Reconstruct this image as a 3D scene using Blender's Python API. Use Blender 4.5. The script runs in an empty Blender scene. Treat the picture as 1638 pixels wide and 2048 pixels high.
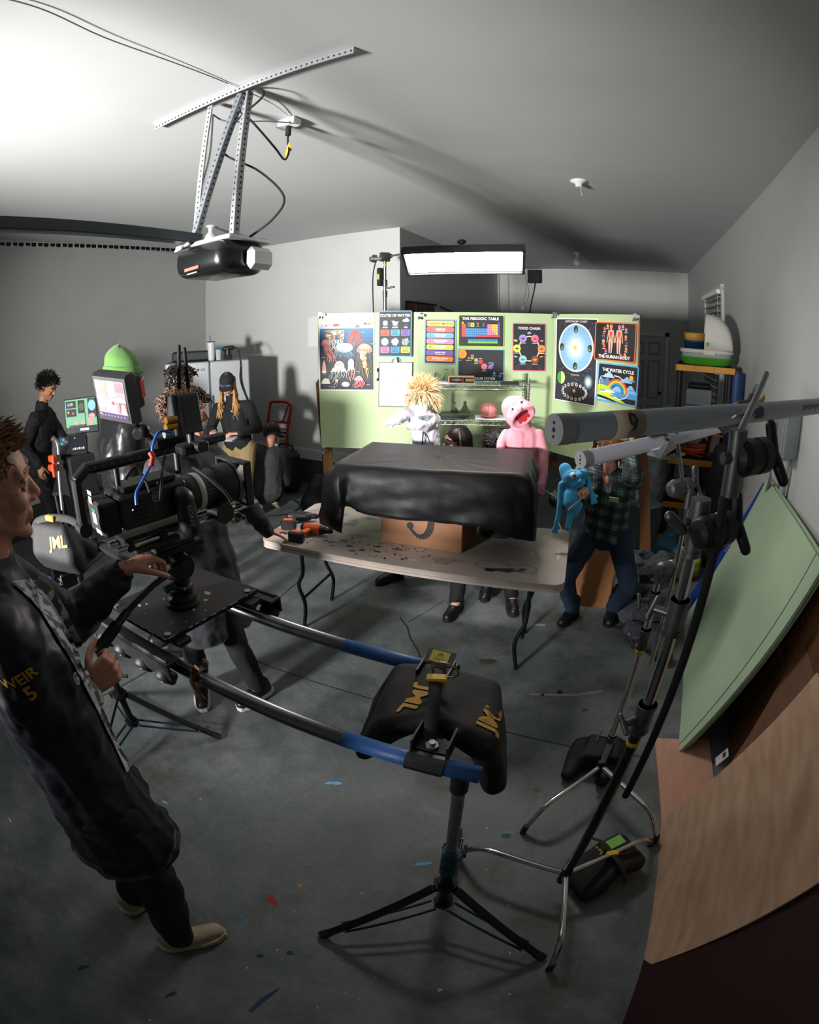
import bpy, bmesh, math, random
from mathutils import Vector as V, Matrix, Euler, noise
random.seed(7)
PI = math.pi
S = bpy.context.scene
COL = S.collection

# ---------------------------------------------------------------- camera (a 15 mm class fisheye held up at 2 m)
CAMZ = 2.0
cd = bpy.data.cameras.new('camera'); cd.type = 'PANO'; cd.panorama_type = 'FISHEYE_EQUISOLID'
cd.sensor_fit = 'AUTO'; cd.sensor_width = 36.0; cd.fisheye_lens = 989.0 * 36 / 2048; cd.fisheye_fov = math.radians(230)
cd.shift_y = -0.1; cd.clip_start = 0.02
cam = bpy.data.objects.new('camera', cd); COL.objects.link(cam); S.camera = cam
YAW, PIT, ROL = (math.radians(a) for a in (25.304, -9.226, -0.258))
CR = Matrix.Rotation(YAW, 3, 'Z') @ Matrix.Rotation(PI / 2 + PIT, 3, 'X') @ Matrix.Rotation(ROL, 3, 'Z')
cam.location = (0, 0, CAMZ); cam.rotation_euler = CR.to_euler()

# ---------------------------------------------------------------- exposure, sky, lamps
S.view_settings.view_transform = 'Standard'; S.view_settings.look = 'None'
S.view_settings.exposure = 0.0; S.view_settings.gamma = 1.0; S.view_settings.use_curve_mapping = False
S.cycles.max_bounces = 8; S.cycles.diffuse_bounces = 5
W = bpy.data.worlds.new('world'); S.world = W; W.use_nodes = True
W.node_tree.nodes['Background'].inputs[0].default_value = (0.30, 0.55, 0.70, 1)
W.node_tree.nodes['Background'].inputs[1].default_value = 0.12
def area_lamp(name, loc, target, sx, sy, power, colr, spread=180):
    d = bpy.data.lights.new(name, 'AREA'); d.shape = 'RECTANGLE'; d.size = sx; d.size_y = sy; d.energy = power; d.color = colr
    d.spread = math.radians(spread)
    o = bpy.data.objects.new(name, d); COL.objects.link(o); o.location = loc
    o.rotation_euler = (V(target) - V(loc)).to_track_quat('-Z', 'Y').to_euler(); return o
area_lamp('work_light', (-2.35, -1.9, 1.75), (-2.2, 4.5, 2.25), 0.45, 0.45, 160, (1.0, 0.965, 0.94), 85)

# ---------------------------------------------------------------- pixel of the photograph -> ray, used to read positions off known planes
def ray(px, py):
    x, y = px - 819.0, -(py - 819.2); r = math.hypot(x, y)
    th = 2 * math.asin(r / 1978.0); s = math.sin(th) / max(r, 1e-9)
    return CR @ V((x * s, y * s, -math.cos(th)))
C0 = V((0, 0, CAMZ))
def atz(px, py, z): d = ray(px, py); return C0 + d * ((z - CAMZ) / d.z)
def aty(px, py, y): d = ray(px, py); return C0 + d * (y / d.y)
def atx(px, py, x): d = ray(px, py); return C0 + d * (x / d.x)
def atd(px, py, t): return C0 + ray(px, py) * t
def atpl(px, py, p, n): d = ray(px, py); n = V(n); return C0 + d * ((V(p) - C0).dot(n) / d.dot(n))

# ---------------------------------------------------------------- materials
def lin(c): return tuple((x / 12.92 if x <= 0.04045 else ((x + 0.055) / 1.055) ** 2.4) for x in c)
def hx(h): return lin(tuple(int(h[i:i + 2], 16) / 255 for i in (0, 2, 4)))
_mats = {}
def mat(name, h, rough=0.6, metal=0.0, nz=0.0, ns=8.0, bump=0.0, bs=60.0, emit=0.0, coat=0.0, h2=None, stretch=None, trans=0.0, alpha=1.0, sheen=0.0):
    if name in _mats: return _mats[name]
    m = bpy.data.materials.new(name); m.use_nodes = True; _mats[name] = m
    nt = m.node_tree; b = nt.nodes['Principled BSDF']
    c = hx(h) if isinstance(h, str) else h
    b.inputs['Base Color'].default_value = (*c, 1); b.inputs['Roughness'].default_value = rough; b.inputs['Metallic'].default_value = metal
    m.diffuse_color = (*c, 1)
    if coat: b.inputs['Coat Weight'].default_value = coat
    if trans: b.inputs['Transmission Weight'].default_value = trans
    if sheen: b.inputs['Sheen Weight'].default_value = sheen
    if alpha < 1: b.inputs['Alpha'].default_value = alpha
    if emit:
        b.inputs['Emission Color'].default_value = (*c, 1); b.inputs['Emission Strength'].default_value = emit
    if nz or bump:
        tc = nt.nodes.new('ShaderNodeTexCoord'); mp = nt.nodes.new('ShaderNodeMapping')
        nt.links.new(tc.outputs['Object'], mp.inputs[0])
        if stretch: mp.inputs['Scale'].default_value = stretch
    if nz:
        n = nt.nodes.new('ShaderNodeTexNoise'); n.inputs['Scale'].default_value = ns; n.inputs['Detail'].default_value = 6
        r = nt.nodes.new('ShaderNodeValToRGB'); c2 = hx(h2) if h2 else tuple(x * (1 - nz) for x in c)
        r.color_ramp.elements[0].position = 0.3; r.color_ramp.elements[1].position = 0.7
        r.color_ramp.elements[0].color = (*c2, 1); r.color_ramp.elements[1].color = (*c, 1)
        nt.links.new(mp.outputs[0], n.inputs[0]); nt.links.new(n.outputs[0], r.inputs[0]); nt.links.new(r.outputs[0], b.inputs['Base Color'])
    if bump:
        n2 = nt.nodes.new('ShaderNodeTexNoise'); n2.inputs['Scale'].default_value = bs; n2.inputs['Detail'].default_value = 4
        bp = nt.nodes.new('ShaderNodeBump'); bp.inputs['Strength'].default_value = bump; bp.inputs['Distance'].default_value = 0.01
        nt.links.new(mp.outputs[0], n2.inputs[0]); nt.links.new(n2.outputs[0], bp.inputs['Height']); nt.links.new(bp.outputs[0], b.inputs['Normal'])
    return m
def ink(h, emit=0.0): return mat('ink_' + h + ('_lit' if emit else ''), h, 0.55, emit=emit)
BLK = mat('black_plastic', '15171a', 0.45); MBLK = mat('matte_black', '101214', 0.8); ANO = mat('black_anodised', '141619', 0.4, 0.3)
CHR = mat('chrome', 'd0d2d4', 0.16, 1.0); STL = mat('steel', '9fa3a6', 0.38, 1.0, nz=0.25, ns=30); ALU = mat('aluminium', '8f9294', 0.42, 0.9, nz=0.35, ns=14)
CAST = mat('cast_metal', '6e7174', 0.45, 0.85, nz=0.4, ns=25); DKM = mat('dark_metal', '2a2b2d', 0.42, 0.8, nz=0.3, ns=20)
WHT = mat('white_plastic', 'dcdedd', 0.45); SKIN = mat('skin', 'c08a72', 0.55, nz=0.18, ns=18, bump=0.05, bs=300); GLASSM = mat('clear_glass', 'f4f8f8', 0.03, trans=1.0)
YTAPE = mat('yellow_tape', 'c9a227', 0.6); WOOD = mat('pine_wood', 'b07f4e', 0.6, nz=0.35, ns=6, stretch=(1, 1, 0.12), bump=0.1)
GOLD = mat('gold_thread', 'b5852c', 0.6)

# ---------------------------------------------------------------- mesh builder: shapes in world coordinates, one mesh per part
def frame(z, x=None):
    z = V(z).normalized(); x = V(x) if x is not None else (V((1, 0, 0)) if abs(z.x) < 0.9 else V((0, 1, 0)))
    x = (x - z * x.dot(z)).normalized(); return x, z.cross(x), z
class F:      # local frame: origin and axes
    def __init__(s, o, x=(1, 0, 0), y=(0, 1, 0), z=(0, 0, 1)): s.o, s.x, s.y, s.z = V(o), V(x), V(y), V(z)
    def __call__(s, a, b=0, c=0): return s.o + s.x * a + s.y * b + s.z * c
    def d(s, a, b=0, c=0): return s.x * a + s.y * b + s.z * c
    def at(s, a, b=0, c=0): return F(s(a, b, c), s.x, s.y, s.z)
    def rot(s, ang, ax='z'):
        q = Matrix.Rotation(ang, 3, {'x': s.x, 'y': s.y, 'z': s.z}[ax]); return F(s.o, q @ s.x, q @ s.y, q @ s.z)
def yawF(o, deg): a = math.radians(deg); return F(o, (math.cos(a), math.sin(a), 0), (-math.sin(a), math.cos(a), 0))
class MB:
    def __init__(s): s.v, s.f, s.m, s.sm = [], [], [], []
    def add(s, vs, fs, m, smooth=False):
        k = len(s.v); s.v += [V(p) for p in vs]; s.f += [tuple(i + k for i in f) for f in fs]; s.m += [m] * len(fs); s.sm += [smooth] * len(fs); return s
    def box(s, c, d, m, fr=None, bev=0.0):
        fr = fr or F((0, 0, 0)); o = V(c) if fr.o.length == 0 else fr(*c); hx_, hy, hz = d[0] / 2, d[1] / 2, d[2] / 2
        if not bev:
            vs = [o + fr.d(x * hx_, y * hy, z * hz) for x in (-1, 1) for y in (-1, 1) for z in (-1, 1)]
            return s.add(vs, [(0, 1, 3, 2), (4, 6, 7, 5), (0, 4, 5, 1), (2, 3, 7, 6), (0, 2, 6, 4), (1, 5, 7, 3)], m)
        b = min(bev, hx_ * .9, hy * .9, hz * .9); vs, idx = [], {}
        for x in (-1, 1):
            for y in (-1, 1):
                for z in (-1, 1):
                    for a in range(3):
                        q = [x * (hx_ - b), y * (hy - b), z * (hz - b)]; q[a] = (x * hx_, y * hy, z * hz)[a]
                        idx[x, y, z, a] = len(vs); vs.append(o + fr.d(*q))
        fs = []
        for a in range(3):
            o1, o2 = (a + 1) % 3, (a + 2) % 3
            for sg in (-1, 1):
                q = []
                for p, r in ((-1, -1), (1, -1), (1, 1), (-1, 1)):
                    k = [0, 0, 0]; k[a] = sg; k[o1] = p; k[o2] = r; q.append(idx[k[0], k[1], k[2], a])
                fs.append(tuple(q if sg > 0 else q[::-1]))
        for a in range(3):
            o1, o2 = (a + 1) % 3, (a + 2) % 3
            for p in (-1, 1):
                for r in (-1, 1):
                    q = []
                    for t, ax in ((-1, o1), (1, o1), (1, o2), (-1, o2)):
                        k = [0, 0, 0]; k[a] = t; k[o1] = p; k[o2] = r; q.append(idx[k[0], k[1], k[2], ax])
                    fs.append(tuple(q if p * r < 0 else q[::-1]))
        for x in (-1, 1):
            for y in (-1, 1):
                for z in (-1, 1):
                    q = [idx[x, y, z, a] for a in range(3)]; fs.append(tuple(q if x * y * z > 0 else q[::-1]))
        return s.add(vs, fs, m)
    def cyl(s, p0, p1, r0, m, r1=None, n=16, caps=True, x=None, smooth=True, sq=1.0):
        p0, p1 = V(p0), V(p1); r1 = r0 if r1 is None else r1; X, Y, Z = frame(p1 - p0, x)
        vs = [p + (X * math.cos(2 * PI * i / n) + Y * math.sin(2 * PI * i / n) * sq) * r for p, r in ((p0, r0), (p1, r1)) for i in range(n)]
        s.add(vs, [(i, (i + 1) % n, n + (i + 1) % n, n + i) for i in range(n)], m, smooth)
        if caps: s.add(vs, [tuple(range(n))[::-1], tuple(range(n, 2 * n))], m)
        return s
    def pipe(s, p0, p1, r, ri, m, n=20):      # open ended hollow tube
        p0, p1 = V(p0), V(p1); X, Y, Z = frame(p1 - p0); c = [(math.cos(2 * PI * i / n), math.sin(2 * PI * i / n)) for i in range(n)]
        vs = [p + (X * a + Y * b) * q for p, q in ((p0, r), (p1, r), (p1, ri), (p0, ri)) for a, b in c]
        return s.add(vs, [(k * n + i, k * n + (i + 1) % n, (k + 1) % 4 * n + (i + 1) % n, (k + 1) % 4 * n + i) for k in range(4) for i in range(n)], m, True)
    def tube(s, pts, r, m, n=8, caps=True, sq=1.0):
        pts = [V(p) for p in pts]; N = len(pts); rs = r if isinstance(r, (list, tuple)) else [r] * N
        vs = []; X = None
        for i, p in enumerate(pts):
            t = (pts[min(i + 1, N - 1)] - pts[max(i - 1, 0)])
            if t.length < 1e-9: t = V((0, 0, 1))
            X, Y, Z = frame(t, X); vs += [p + (X * math.cos(2 * PI * k / n) + Y * math.sin(2 * PI * k / n) * sq) * rs[i] for k in range(n)]
        fs = [(i * n + k, i * n + (k + 1) % n, (i + 1) * n + (k + 1) % n, (i + 1) * n + k) for i in range(N - 1) for k in range(n)]
        s.add(vs, fs, m, True)
        if caps: s.add(vs, [tuple(range(n))[::-1], tuple(range((N - 1) * n, N * n))], m)
        return s
    def ball(s, c, r, m, n=16, fr=None, top=1.0, bot=-1.0):
        r = (r, r, r) if not isinstance(r, (tuple, list)) else r; fr = fr or F((0, 0, 0)); c = V(c); R = max(6, n // 2)
        t0, t1 = math.asin(bot), math.asin(top); vs = []
        for j in range(R + 1):
            t = t0 + (t1 - t0) * j / R
            vs += [c + fr.d(r[0] * math.cos(t) * math.cos(2 * PI * i / n), r[1] * math.cos(t) * math.sin(2 * PI * i / n), r[2] * math.sin(t)) for i in range(n)]
        fs = [(j * n + i, j * n + (i + 1) % n, (j + 1) * n + (i + 1) % n, (j + 1) * n + i) for j in range(R) for i in range(n)]
        s.add(vs, fs, m, True); s.add(vs, [tuple(range(n))[::-1], tuple(range(R * n, R * n + n))], m, True); return s
    def cap(s, p0, r0, p1, r1, m=None, n=12, sq=1.0, x=None):      # tapered capsule
        p0, p1 = V(p0), V(p1); X, Y, Z = frame(p1 - p0 if (p1 - p0).length > 1e-6 else (0, 0, 1), x); vs = []
        for p, r, a0, a1 in ((p0, r0, -85, 0), (p1, r1, 0, 85)):
            for j in range(5):
                t = math.radians(a0 + (a1 - a0) * j / 4)
                vs += [p + Z * (r * math.sin(t)) + (X * math.cos(2 * PI * i / n) + Y * math.sin(2 * PI * i / n) * sq) * (r * math.cos(t)) for i in range(n)]
        fs = [(j * n + i, j * n + (i + 1) % n, (j + 1) * n + (i + 1) % n, (j + 1) * n + i) for j in range(9) for i in range(n)]
        s.add(vs, fs, m, True); s.add(vs, [tuple(range(n))[::-1], tuple(range(9 * n, 10 * n))], m, True); return s
    def lathe(s, prof, o, ax, m, n=24, caps=True):
        X, Y, Z = frame(ax); o = V(o)
        vs = [o + Z * h + (X * math.cos(2 * PI * i / n) + Y * math.sin(2 * PI * i / n)) * r for r, h in prof for i in range(n)]
        s.add(vs, [(j * n + i, j * n + (i + 1) % n, (j + 1) * n + (i + 1) % n, (j + 1) * n + i) for j in range(len(prof) - 1) for i in range(n)], m, True)
        if caps: s.add(vs, [tuple(range(n))[::-1], tuple(range((len(prof) - 1) * n, len(prof) * n))], m)
        return s
    def prism(s, poly, fr, h, m, h0=0.0, m2=None):      # polygon in the frame's x,y pushed along its z
        n = len(poly); a = sum(poly[i][0] * poly[(i + 1) % n][1] - poly[(i + 1) % n][0] * poly[i][1] for i in range(n))
        if a < 0: poly = poly[::-1]
        vs = [fr(x, y, h0) for x, y in poly] + [fr(x, y, h) for x, y in poly]
        s.add(vs, [(i, (i + 1) % n, n + (i + 1) % n, n + i) for i in range(n)] + [tuple(range(n))[::-1]], m)
        return s.add(vs, [tuple(range(n, 2 * n))], m2 or m)
    def flat(s, poly, fr, h, m): return s.add([fr(x, y, h) for x, y in poly], [tuple(range(len(poly)))], m)
    def grid(s, fn, nu, nv, m, smooth=True, closeu=False):
        vs = [fn(i / (nu if closeu else nu - 1), j / (nv - 1)) for j in range(nv) for i in range(nu)]
        U = nu if closeu else nu - 1
        return s.add(vs, [(j * nu + i, j * nu + (i + 1) % nu, (j + 1) * nu + (i + 1) % nu, (j + 1) * nu + i) for j in range(nv - 1) for i in range(U)], m, smooth)
    def text(s, t, fr, x, y, size, m, h=0.0006, align='C', bold=0.0, sx=1.0, shear=0.0):
        vs, fs = text_mesh(t, bold); w = max([p[0] for p in vs] or [0]); k = {'C': w / 2, 'L': 0, 'R': w}[align]
        return s.add([fr(x + ((p[0] - k) * sx + p[1] * shear) * size, y + p[1] * size, h) for p in vs], fs, m)
    def jitter(s, amp, sc):
        for i, p in enumerate(s.v): s.v[i] = p + noise.noise_vector(p * sc) * amp
        return s
    def fuse(s, vox, sm=2, m=None):      # union of the shapes as one closed surface
        me = bpy.data.meshes.new('t'); me.from_pydata([p[:] for p in s.v], [], s.f); o = bpy.data.objects.new('t', me); COL.objects.link(o)
        r = o.modifiers.new('r', 'REMESH'); r.mode = 'VOXEL'; r.voxel_size = vox
        if sm: q = o.modifiers.new('s', 'SMOOTH'); q.factor = 0.5; q.iterations = sm
        e = bpy.data.meshes.new_from_object(o.evaluated_get(bpy.context.evaluated_depsgraph_get()))
        t = MB(); t.add([v.co.copy() for v in e.vertices], [tuple(p.vertices) for p in e.polygons], m, True)
        bpy.data.objects.remove(o); bpy.data.meshes.remove(me); bpy.data.meshes.remove(e); return t
    def build(s, name, parent=None, loc=None, solid=0.0):
        me = bpy.data.meshes.new(name); o = bpy.data.objects.new(name, me); COL.objects.link(o)
        if parent is not None:
            o.parent = parent; q = parent
            while q.parent: q = q.parent
            L = q.location.copy()
        else: L = V(loc) if loc is not None else V((0, 0, 0)); o.location = L
        me.from_pydata([(p - L)[:] for p in s.v], [], s.f)
        ms = []
        for x in s.m:
            if x not in ms: ms.append(x)
        for x in ms: me.materials.append(x)
        me.polygons.foreach_set('material_index', [ms.index(x) for x in s.m]); me.polygons.foreach_set('use_smooth', s.sm); me.update()
        if solid: q = o.modifiers.new('thick', 'SOLIDIFY'); q.thickness = solid; q.offset = 0
        return o
    def center_bottom(s):
        xs, ys, zs = zip(*[p[:] for p in s.v]); return ((min(xs) + max(xs)) / 2, (min(ys) + max(ys)) / 2, min(zs))
    def thing(s, name, label, cat, group=None, kind=None, solid=0.0):      # a thing that is one mesh
        return tag(s.build(name, None, s.center_bottom(), solid), label, cat, group, kind)
_tx = {}
def text_mesh(t, bold=0.0):
    if (t, bold) in _tx: return _tx[t, bold]
    c = bpy.data.curves.new('t', 'FONT'); c.body = t; c.size = 1; c.offset = bold; c.resolution_u = 2
    o = bpy.data.objects.new('t', c); COL.objects.link(o)
    e = bpy.data.meshes.new_from_object(o.evaluated_get(bpy.context.evaluated_depsgraph_get()))
    r = [(v.co.x, v.co.y) for v in e.vertices], [tuple(p.vertices) for p in e.polygons]
    bpy.data.objects.remove(o); bpy.data.curves.remove(c); bpy.data.meshes.remove(e); _tx[t, bold] = r; return r
def tag(o, label, cat, group=None, kind=None):
    o['label'] = label; o['category'] = cat
    if group: o['group'] = group
    if kind: o['kind'] = kind
    return o
def thing(name, label, cat, loc, group=None, kind=None):
    o = bpy.data.objects.new(name, None); COL.objects.link(o); o.location = loc; o.empty_display_size = 0.1
    return tag(o, label, cat, group, kind)
def struct(o, label=None, cat=None):
    o['kind'] = 'structure'
    if label: o['label'] = label; o['category'] = cat
    return o
def dup(root, loc, label, rz=0.0, group=None):
    r = root.copy(); COL.objects.link(r); r.location = loc; r.rotation_euler = (0, 0, rz); r['label'] = label
    if group: r['group'] = group
    for ch in list(root.children):
        c = ch.copy(); COL.objects.link(c); c.parent = r
        for g in ch.children:
            d = g.copy(); COL.objects.link(d); d.parent = c
    return r
def bez(pts, n=12):      # smooth path through points
    pts = [V(p) for p in pts]; out = []
    for i in range(len(pts) - 1):
        a, b, c, d = pts[max(i - 1, 0)], pts[i], pts[i + 1], pts[min(i + 2, len(pts) - 1)]
        for k in range(n):
            t = k / n; out.append(0.5 * ((2 * b) + (c - a) * t + (2 * a - 5 * b + 4 * c - d) * t * t + (3 * b - a - 3 * c + d) * t ** 3))
    return out + [pts[-1]]
def rrect(x0, y0, x1, y1, r, n=4):
    out = []
    for cx, cy, a in ((x1 - r, y1 - r, 0), (x0 + r, y1 - r, 90), (x0 + r, y0 + r, 180), (x1 - r, y0 + r, 270)):
        out += [(cx + r * math.cos(math.radians(a + 90 * k / n)), cy + r * math.sin(math.radians(a + 90 * k / n))) for k in range(n + 1)]
    return out
def circ(cx, cy, rx, ry=None, n=20, a0=0, a1=360):
    ry = ry or rx; full = a1 - a0 >= 360
    return [(cx + rx * math.cos(math.radians(a0 + (a1 - a0) * k / (n if full else n - 1))), cy + ry * math.sin(math.radians(a0 + (a1 - a0) * k / (n if full else n - 1)))) for k in range(n)]
def rect(x0, y0, x1, y1): return [(x0, y0), (x1, y0), (x1, y1), (x0, y1)]
def stroke(pts, w):      # polyline drawn as a ribbon polygon list
    out = []
    for (a, b), (c, d) in zip(pts, pts[1:]):
        L = math.hypot(c - a, d - b) or 1; nx, ny = -(d - b) / L * w / 2, (c - a) / L * w / 2
        out.append([(a + nx, b + ny), (a - nx, b - ny), (c - nx, d - ny), (c + nx, d + ny)])
    return out
# ================================================================ the garage: floor, walls, ceiling
ZC = 3.2
PAINT = mat('wall_paint', 'babdbb', 0.75, nz=0.05, ns=3, bump=0.03, bs=120)
CEILM = mat('ceiling_paint', 'bfc2c2', 0.85, nz=0.04, ns=2, bump=0.02, bs=150)
STEM = mat('bare_concrete_curb', '43474a', 0.9, nz=0.3, ns=6)
TRIM = mat('trim_paint', 'c3c6c5', 0.5)
DOORM = mat('door_paint', 'a9aeb2', 0.5)
def floor_mat():
    m = bpy.data.materials.new('stained_concrete'); m.use_nodes = True; nt = m.node_tree; b = nt.nodes['Principled BSDF']; L = nt.links.new
    tc = nt.nodes.new('ShaderNodeTexCoord'); a = []
    for sc, det, lo, hi in ((0.9, 8, 0.35, 0.68), (4.5, 10, 0.38, 0.72), (38, 4, 0.4, 0.75)):
        n = nt.nodes.new('ShaderNodeTexNoise'); n.inputs['Scale'].default_value = sc; n.inputs['Detail'].default_value = det; n.inputs['Roughness'].default_value = 0.62
        r = nt.nodes.new('ShaderNodeMapRange'); r.inputs[1].default_value = lo; r.inputs[2].default_value = hi
        L(tc.outputs['Object'], n.inputs[0]); L(n.outputs[0], r.inputs[0]); a.append(r.outputs[0])
    def mix(f, c1, c2, kind='MIX'):
        x = nt.nodes.new('ShaderNodeMix'); x.data_type = 'RGBA'; x.blend_type = kind
        if hasattr(f, 'links') or hasattr(f, 'is_linked'): L(f, x.inputs[0])
        else: x.inputs[0].default_value = f
        for c, k in ((c1, 6), (c2, 7)):
            if isinstance(c, str): x.inputs[k].default_value = (*hx(c), 1)
            else: L(c, x.inputs[k])
        return x.outputs[2]
    c = mix(a[0], '424b4e', '5e686a'); c = mix(a[1], c, '727675')
    st = nt.nodes.new('ShaderNodeTexNoise'); st.inputs['Scale'].default_value = 1.7; st.inputs['Detail'].default_value = 9; st.inputs['Roughness'].default_value = 0.7
    mp = nt.nodes.new('ShaderNodeMapping'); mp.inputs['Location'].default_value = (3.1, 7.7, 0); L(tc.outputs['Object'], mp.inputs[0]); L(mp.outputs[0], st.inputs[0])
    r = nt.nodes.new('ShaderNodeMapRange'); r.inputs[1].default_value = 0.52; r.inputs[2].default_value = 0.72; L(st.outputs[0], r.inputs[0])
    c = mix(r.outputs[0], c, '3f362f'); m1 = nt.nodes.new('ShaderNodeMath'); m1.operation = 'MULTIPLY'; m1.inputs[1].default_value = 0.35; L(a[2], m1.inputs[0])
    c = mix(m1.outputs[0], c, '3c4041'); L(c, b.inputs['Base Color'])
    rr = nt.nodes.new('ShaderNodeMapRange'); rr.inputs[3].default_value = 0.5; rr.inputs[4].default_value = 0.8; L(a[1], rr.inputs[0]); L(rr.outputs[0], b.inputs['Roughness'])
    bp = nt.nodes.new('ShaderNodeBump'); bp.inputs['Strength'].default_value = 0.12; L(a[2], bp.inputs['Height']); L(bp.outputs[0], b.inputs['Normal'])
    return m
FLOORM = floor_mat(); JOINT = mat('dark_joint', '2b2420', 0.9)  # dark brown colour of the floor's joints and cracks
b = MB(); G0 = F((0, 0, 0))
b.add([(-6, -3.3, 0), (1.3, -3.3, 0), (1.3, 9.4, 0), (-6, 9.4, 0)], [(0, 1, 2, 3)], FLOORM)
def fl(px, py): p = atz(px, py, 0); return (p.x, p.y)
def crack(pts, w, m=JOINT, h=0.0008):
    for q in stroke([fl(*p) for p in pts], w): b.flat(q, G0, h, m)
crack([(205, 1392), (262, 1362), (330, 1322), (470, 1255), (560, 1195), (600, 1160)], 0.012)
crack([(470, 1305), (560, 1340), (700, 1385), (960, 1450), (1180, 1500), (1300, 1515)], 0.008)
crack([(800, 1235), (815, 1255), (820, 1275), (835, 1300), (845, 1325)], 0.012); crack([(815, 1245), (850, 1225), (890, 1200)], 0.006)
crack([(1060, 1388), (1150, 1390), (1205, 1382)], 0.02, mat('floor_scuff', '8a7f75', 0.8))
rs = random.Random(5)
def splat(px, py, r, h, n=9, st=1.0, ang=0.0):
    x, y = fl(px, py); k = [0.55 + rs.random() * 0.7 for _ in range(n)]; ca, sa = math.cos(ang), math.sin(ang); q = []
    for i in range(n):
        u, w = math.cos(2 * PI * i / n) * r * k[i] * st, math.sin(2 * PI * i / n) * r * k[i]; q.append((x + u * ca - w * sa, y + u * sa + w * ca))
    b.flat(q, G0, 0.001, mat('floor_paint_' + h, h, 0.6, nz=0.3, ns=30))
for px, py, r, h, st, an in ((668, 1567, .012, '6fb0d8', 3.2, .6), (845, 1728, .013, '4f9ccf', 3, .5), (412, 1352, .012, '2f6fa8', 3, .6), (545, 1800, .018, 'a01e1e', 1.8, -.2), (600, 1772, .01, 'c07a28', 1, 0),
    (478, 1850, .006, '3f7fb0', 12, 1.4), (880, 1980, .01, 'b8bcc0', 1, 0), (520, 2005, .012, '1d3a5c', 9, 1.5), (340, 1990, .008, '20262e', 4, 1.4), (165, 1935, .012, '1d2c3a', 3, 1.4), (580, 1905, .012, '16283a', 1.4, 0), (520, 1912, .012, '16283a', 1.2, 0),
    (1075, 1580, .015, '4a3d33', 1.2, 0), (20, 1640, .006, 'c4c8c8', 3, 0), (1020, 1665, .012, '3b84a8', 2.4, .4), (1010, 1672, .014, '16262e', 1.6, .3), (415, 1455, .014, '4a4038', 1.2, 0), (1135, 1342, .012, '3c74a0', 3, -.7), (1240, 1255, .03, '4a3f36', 1.8, .3), (1120, 1385, .018, '17191a', 1, 0), (1085, 1390, .013, '17191a', 1, 0),
    (330, 1605, .006, 'b0b6b6', 3, .2), (420, 1745, .005, 'b07838', 3, .2), (300, 2040, .004, 'c8cccc', 2, 0), (1010, 1490, .01, 'b9c0c4', 1, 0), (1170, 1420, .012, '5a3a30', 2, .2), (975, 1322, .03, '4c4038', 2, .2), (1080, 1250, .02, '9ca0a0', 2.4, .2), (880, 1030, .02, '8a8f90', 2, 0)):
    splat(px, py, r, h, 9, st, an)
for _ in range(70):
    splat(rs.uniform(40, 1240), rs.uniform(1360, 2040), rs.uniform(.0015, .004), rs.choice(['b9bdbd', 'a8acac', '1d2226', '8d7a60', 'c0c4c4']), 6, rs.choice([1, 1, 2.5]), rs.uniform(0, 3))
struct(b.build('floor'), 'dark grey stained concrete garage floor with paint spots', 'floor')
b = MB(); b.box((-2.35, 3.05, ZC + 0.05), (7.4, 12.8, 0.1), CEILM); struct(b.build('ceiling'), 'pale grey painted garage ceiling', 'ceiling')
def wall(name, p0, p1, label, h=ZC, stem=0.34, base=True, side=1):
    p0, p1 = V((*p0, 0)), V((*p1, 0)); d = (p1 - p0).normalized(); n = V((-d.y, d.x, 0)) * side      # n points into the room
    fr = F(p0, d, n); L = (p1 - p0).length; w = MB(); w.box((L / 2, -0.05, h / 2), (L, 0.1, h), PAINT, fr); struct(w.build(name), label, 'wall')
    if base:
        t = MB(); t.box((L / 2, 0.012, stem + 0.06), (L, 0.024, 0.12), TRIM, fr); t.box((L / 2, 0.009, stem + 0.127), (L, 0.018, 0.014), TRIM, fr)
        t.box((L / 2, 0.006, stem / 2), (L, 0.012, stem), STEM, fr); struct(t.build('baseboard_' + name.split('_')[1]), 'white baseboard above bare concrete curb of the %s wall' % name.split('_')[1], 'baseboard')
wall('wall_back', (-5.8, 5.05), (-2.5, 5.05), 'pale grey back wall behind the fridge and red hand truck', side=-1)
wall('wall_left', (-4.75, -3.2), (-5.8, 5.05), 'pale grey side wall behind the man in black', side=-1)
wall('wall_side', (-2.5, 5.15), (-2.5, 9.3), 'shadowed side wall of the rear bay with a dark banner', side=-1, base=False)
wall('wall_rear', (-2.5, 9.3), (1.2, 9.3), 'rear bay wall with the panelled door', side=-1, base=False)
wall('wall_right', (1.2, -3.2), (1.2, 9.3), 'grey right wall with electrical box and leaning boards', side=1, base=False)
wall('wall_front', (-5.0, -3.2), (1.2, -3.2), 'front garage wall behind the photographer', base=False)
# ---- six panel door in the rear wall
t = thing('door_1', 'grey six panel door in the rear bay wall', 'door', (0.48, 9.27, 0), kind='structure')
b = MB(); fr = F((0.05, 9.28, 0)); b.box((0.33, 0, 1.0), (0.72, 0.035, 2.0), DOORM, fr)
PAN = mat('door_recess', '878c91', 0.55)
for x0 in (0.06, 0.37):
    for z0, z1 in ((0.14, 0.74), (0.86, 1.56), (1.66, 1.9)):
        b.prism(rect(x0, z0, x0 + 0.24, z1), F((0.05, 9.262, 0), (1, 0, 0), (0, 0, 1), (0, -1, 0)), 0.004, PAN); b.prism(rect(x0 + .035, z0 + .035, x0 + 0.205, z1 - .035), F((0.05, 9.262, 0), (1, 0, 0), (0, 0, 1), (0, -1, 0)), 0.012, DOORM)
b.build('door_leaf', t)
b = MB()
for x in (-0.075, 0.735): b.box((x, 0, 1.04), (0.075, 0.05, 2.08), TRIM, fr)
b.box((0.33, 0, 2.045), (0.885, 0.05, 0.075), TRIM, fr); b.build('door_frame', t)
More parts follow.
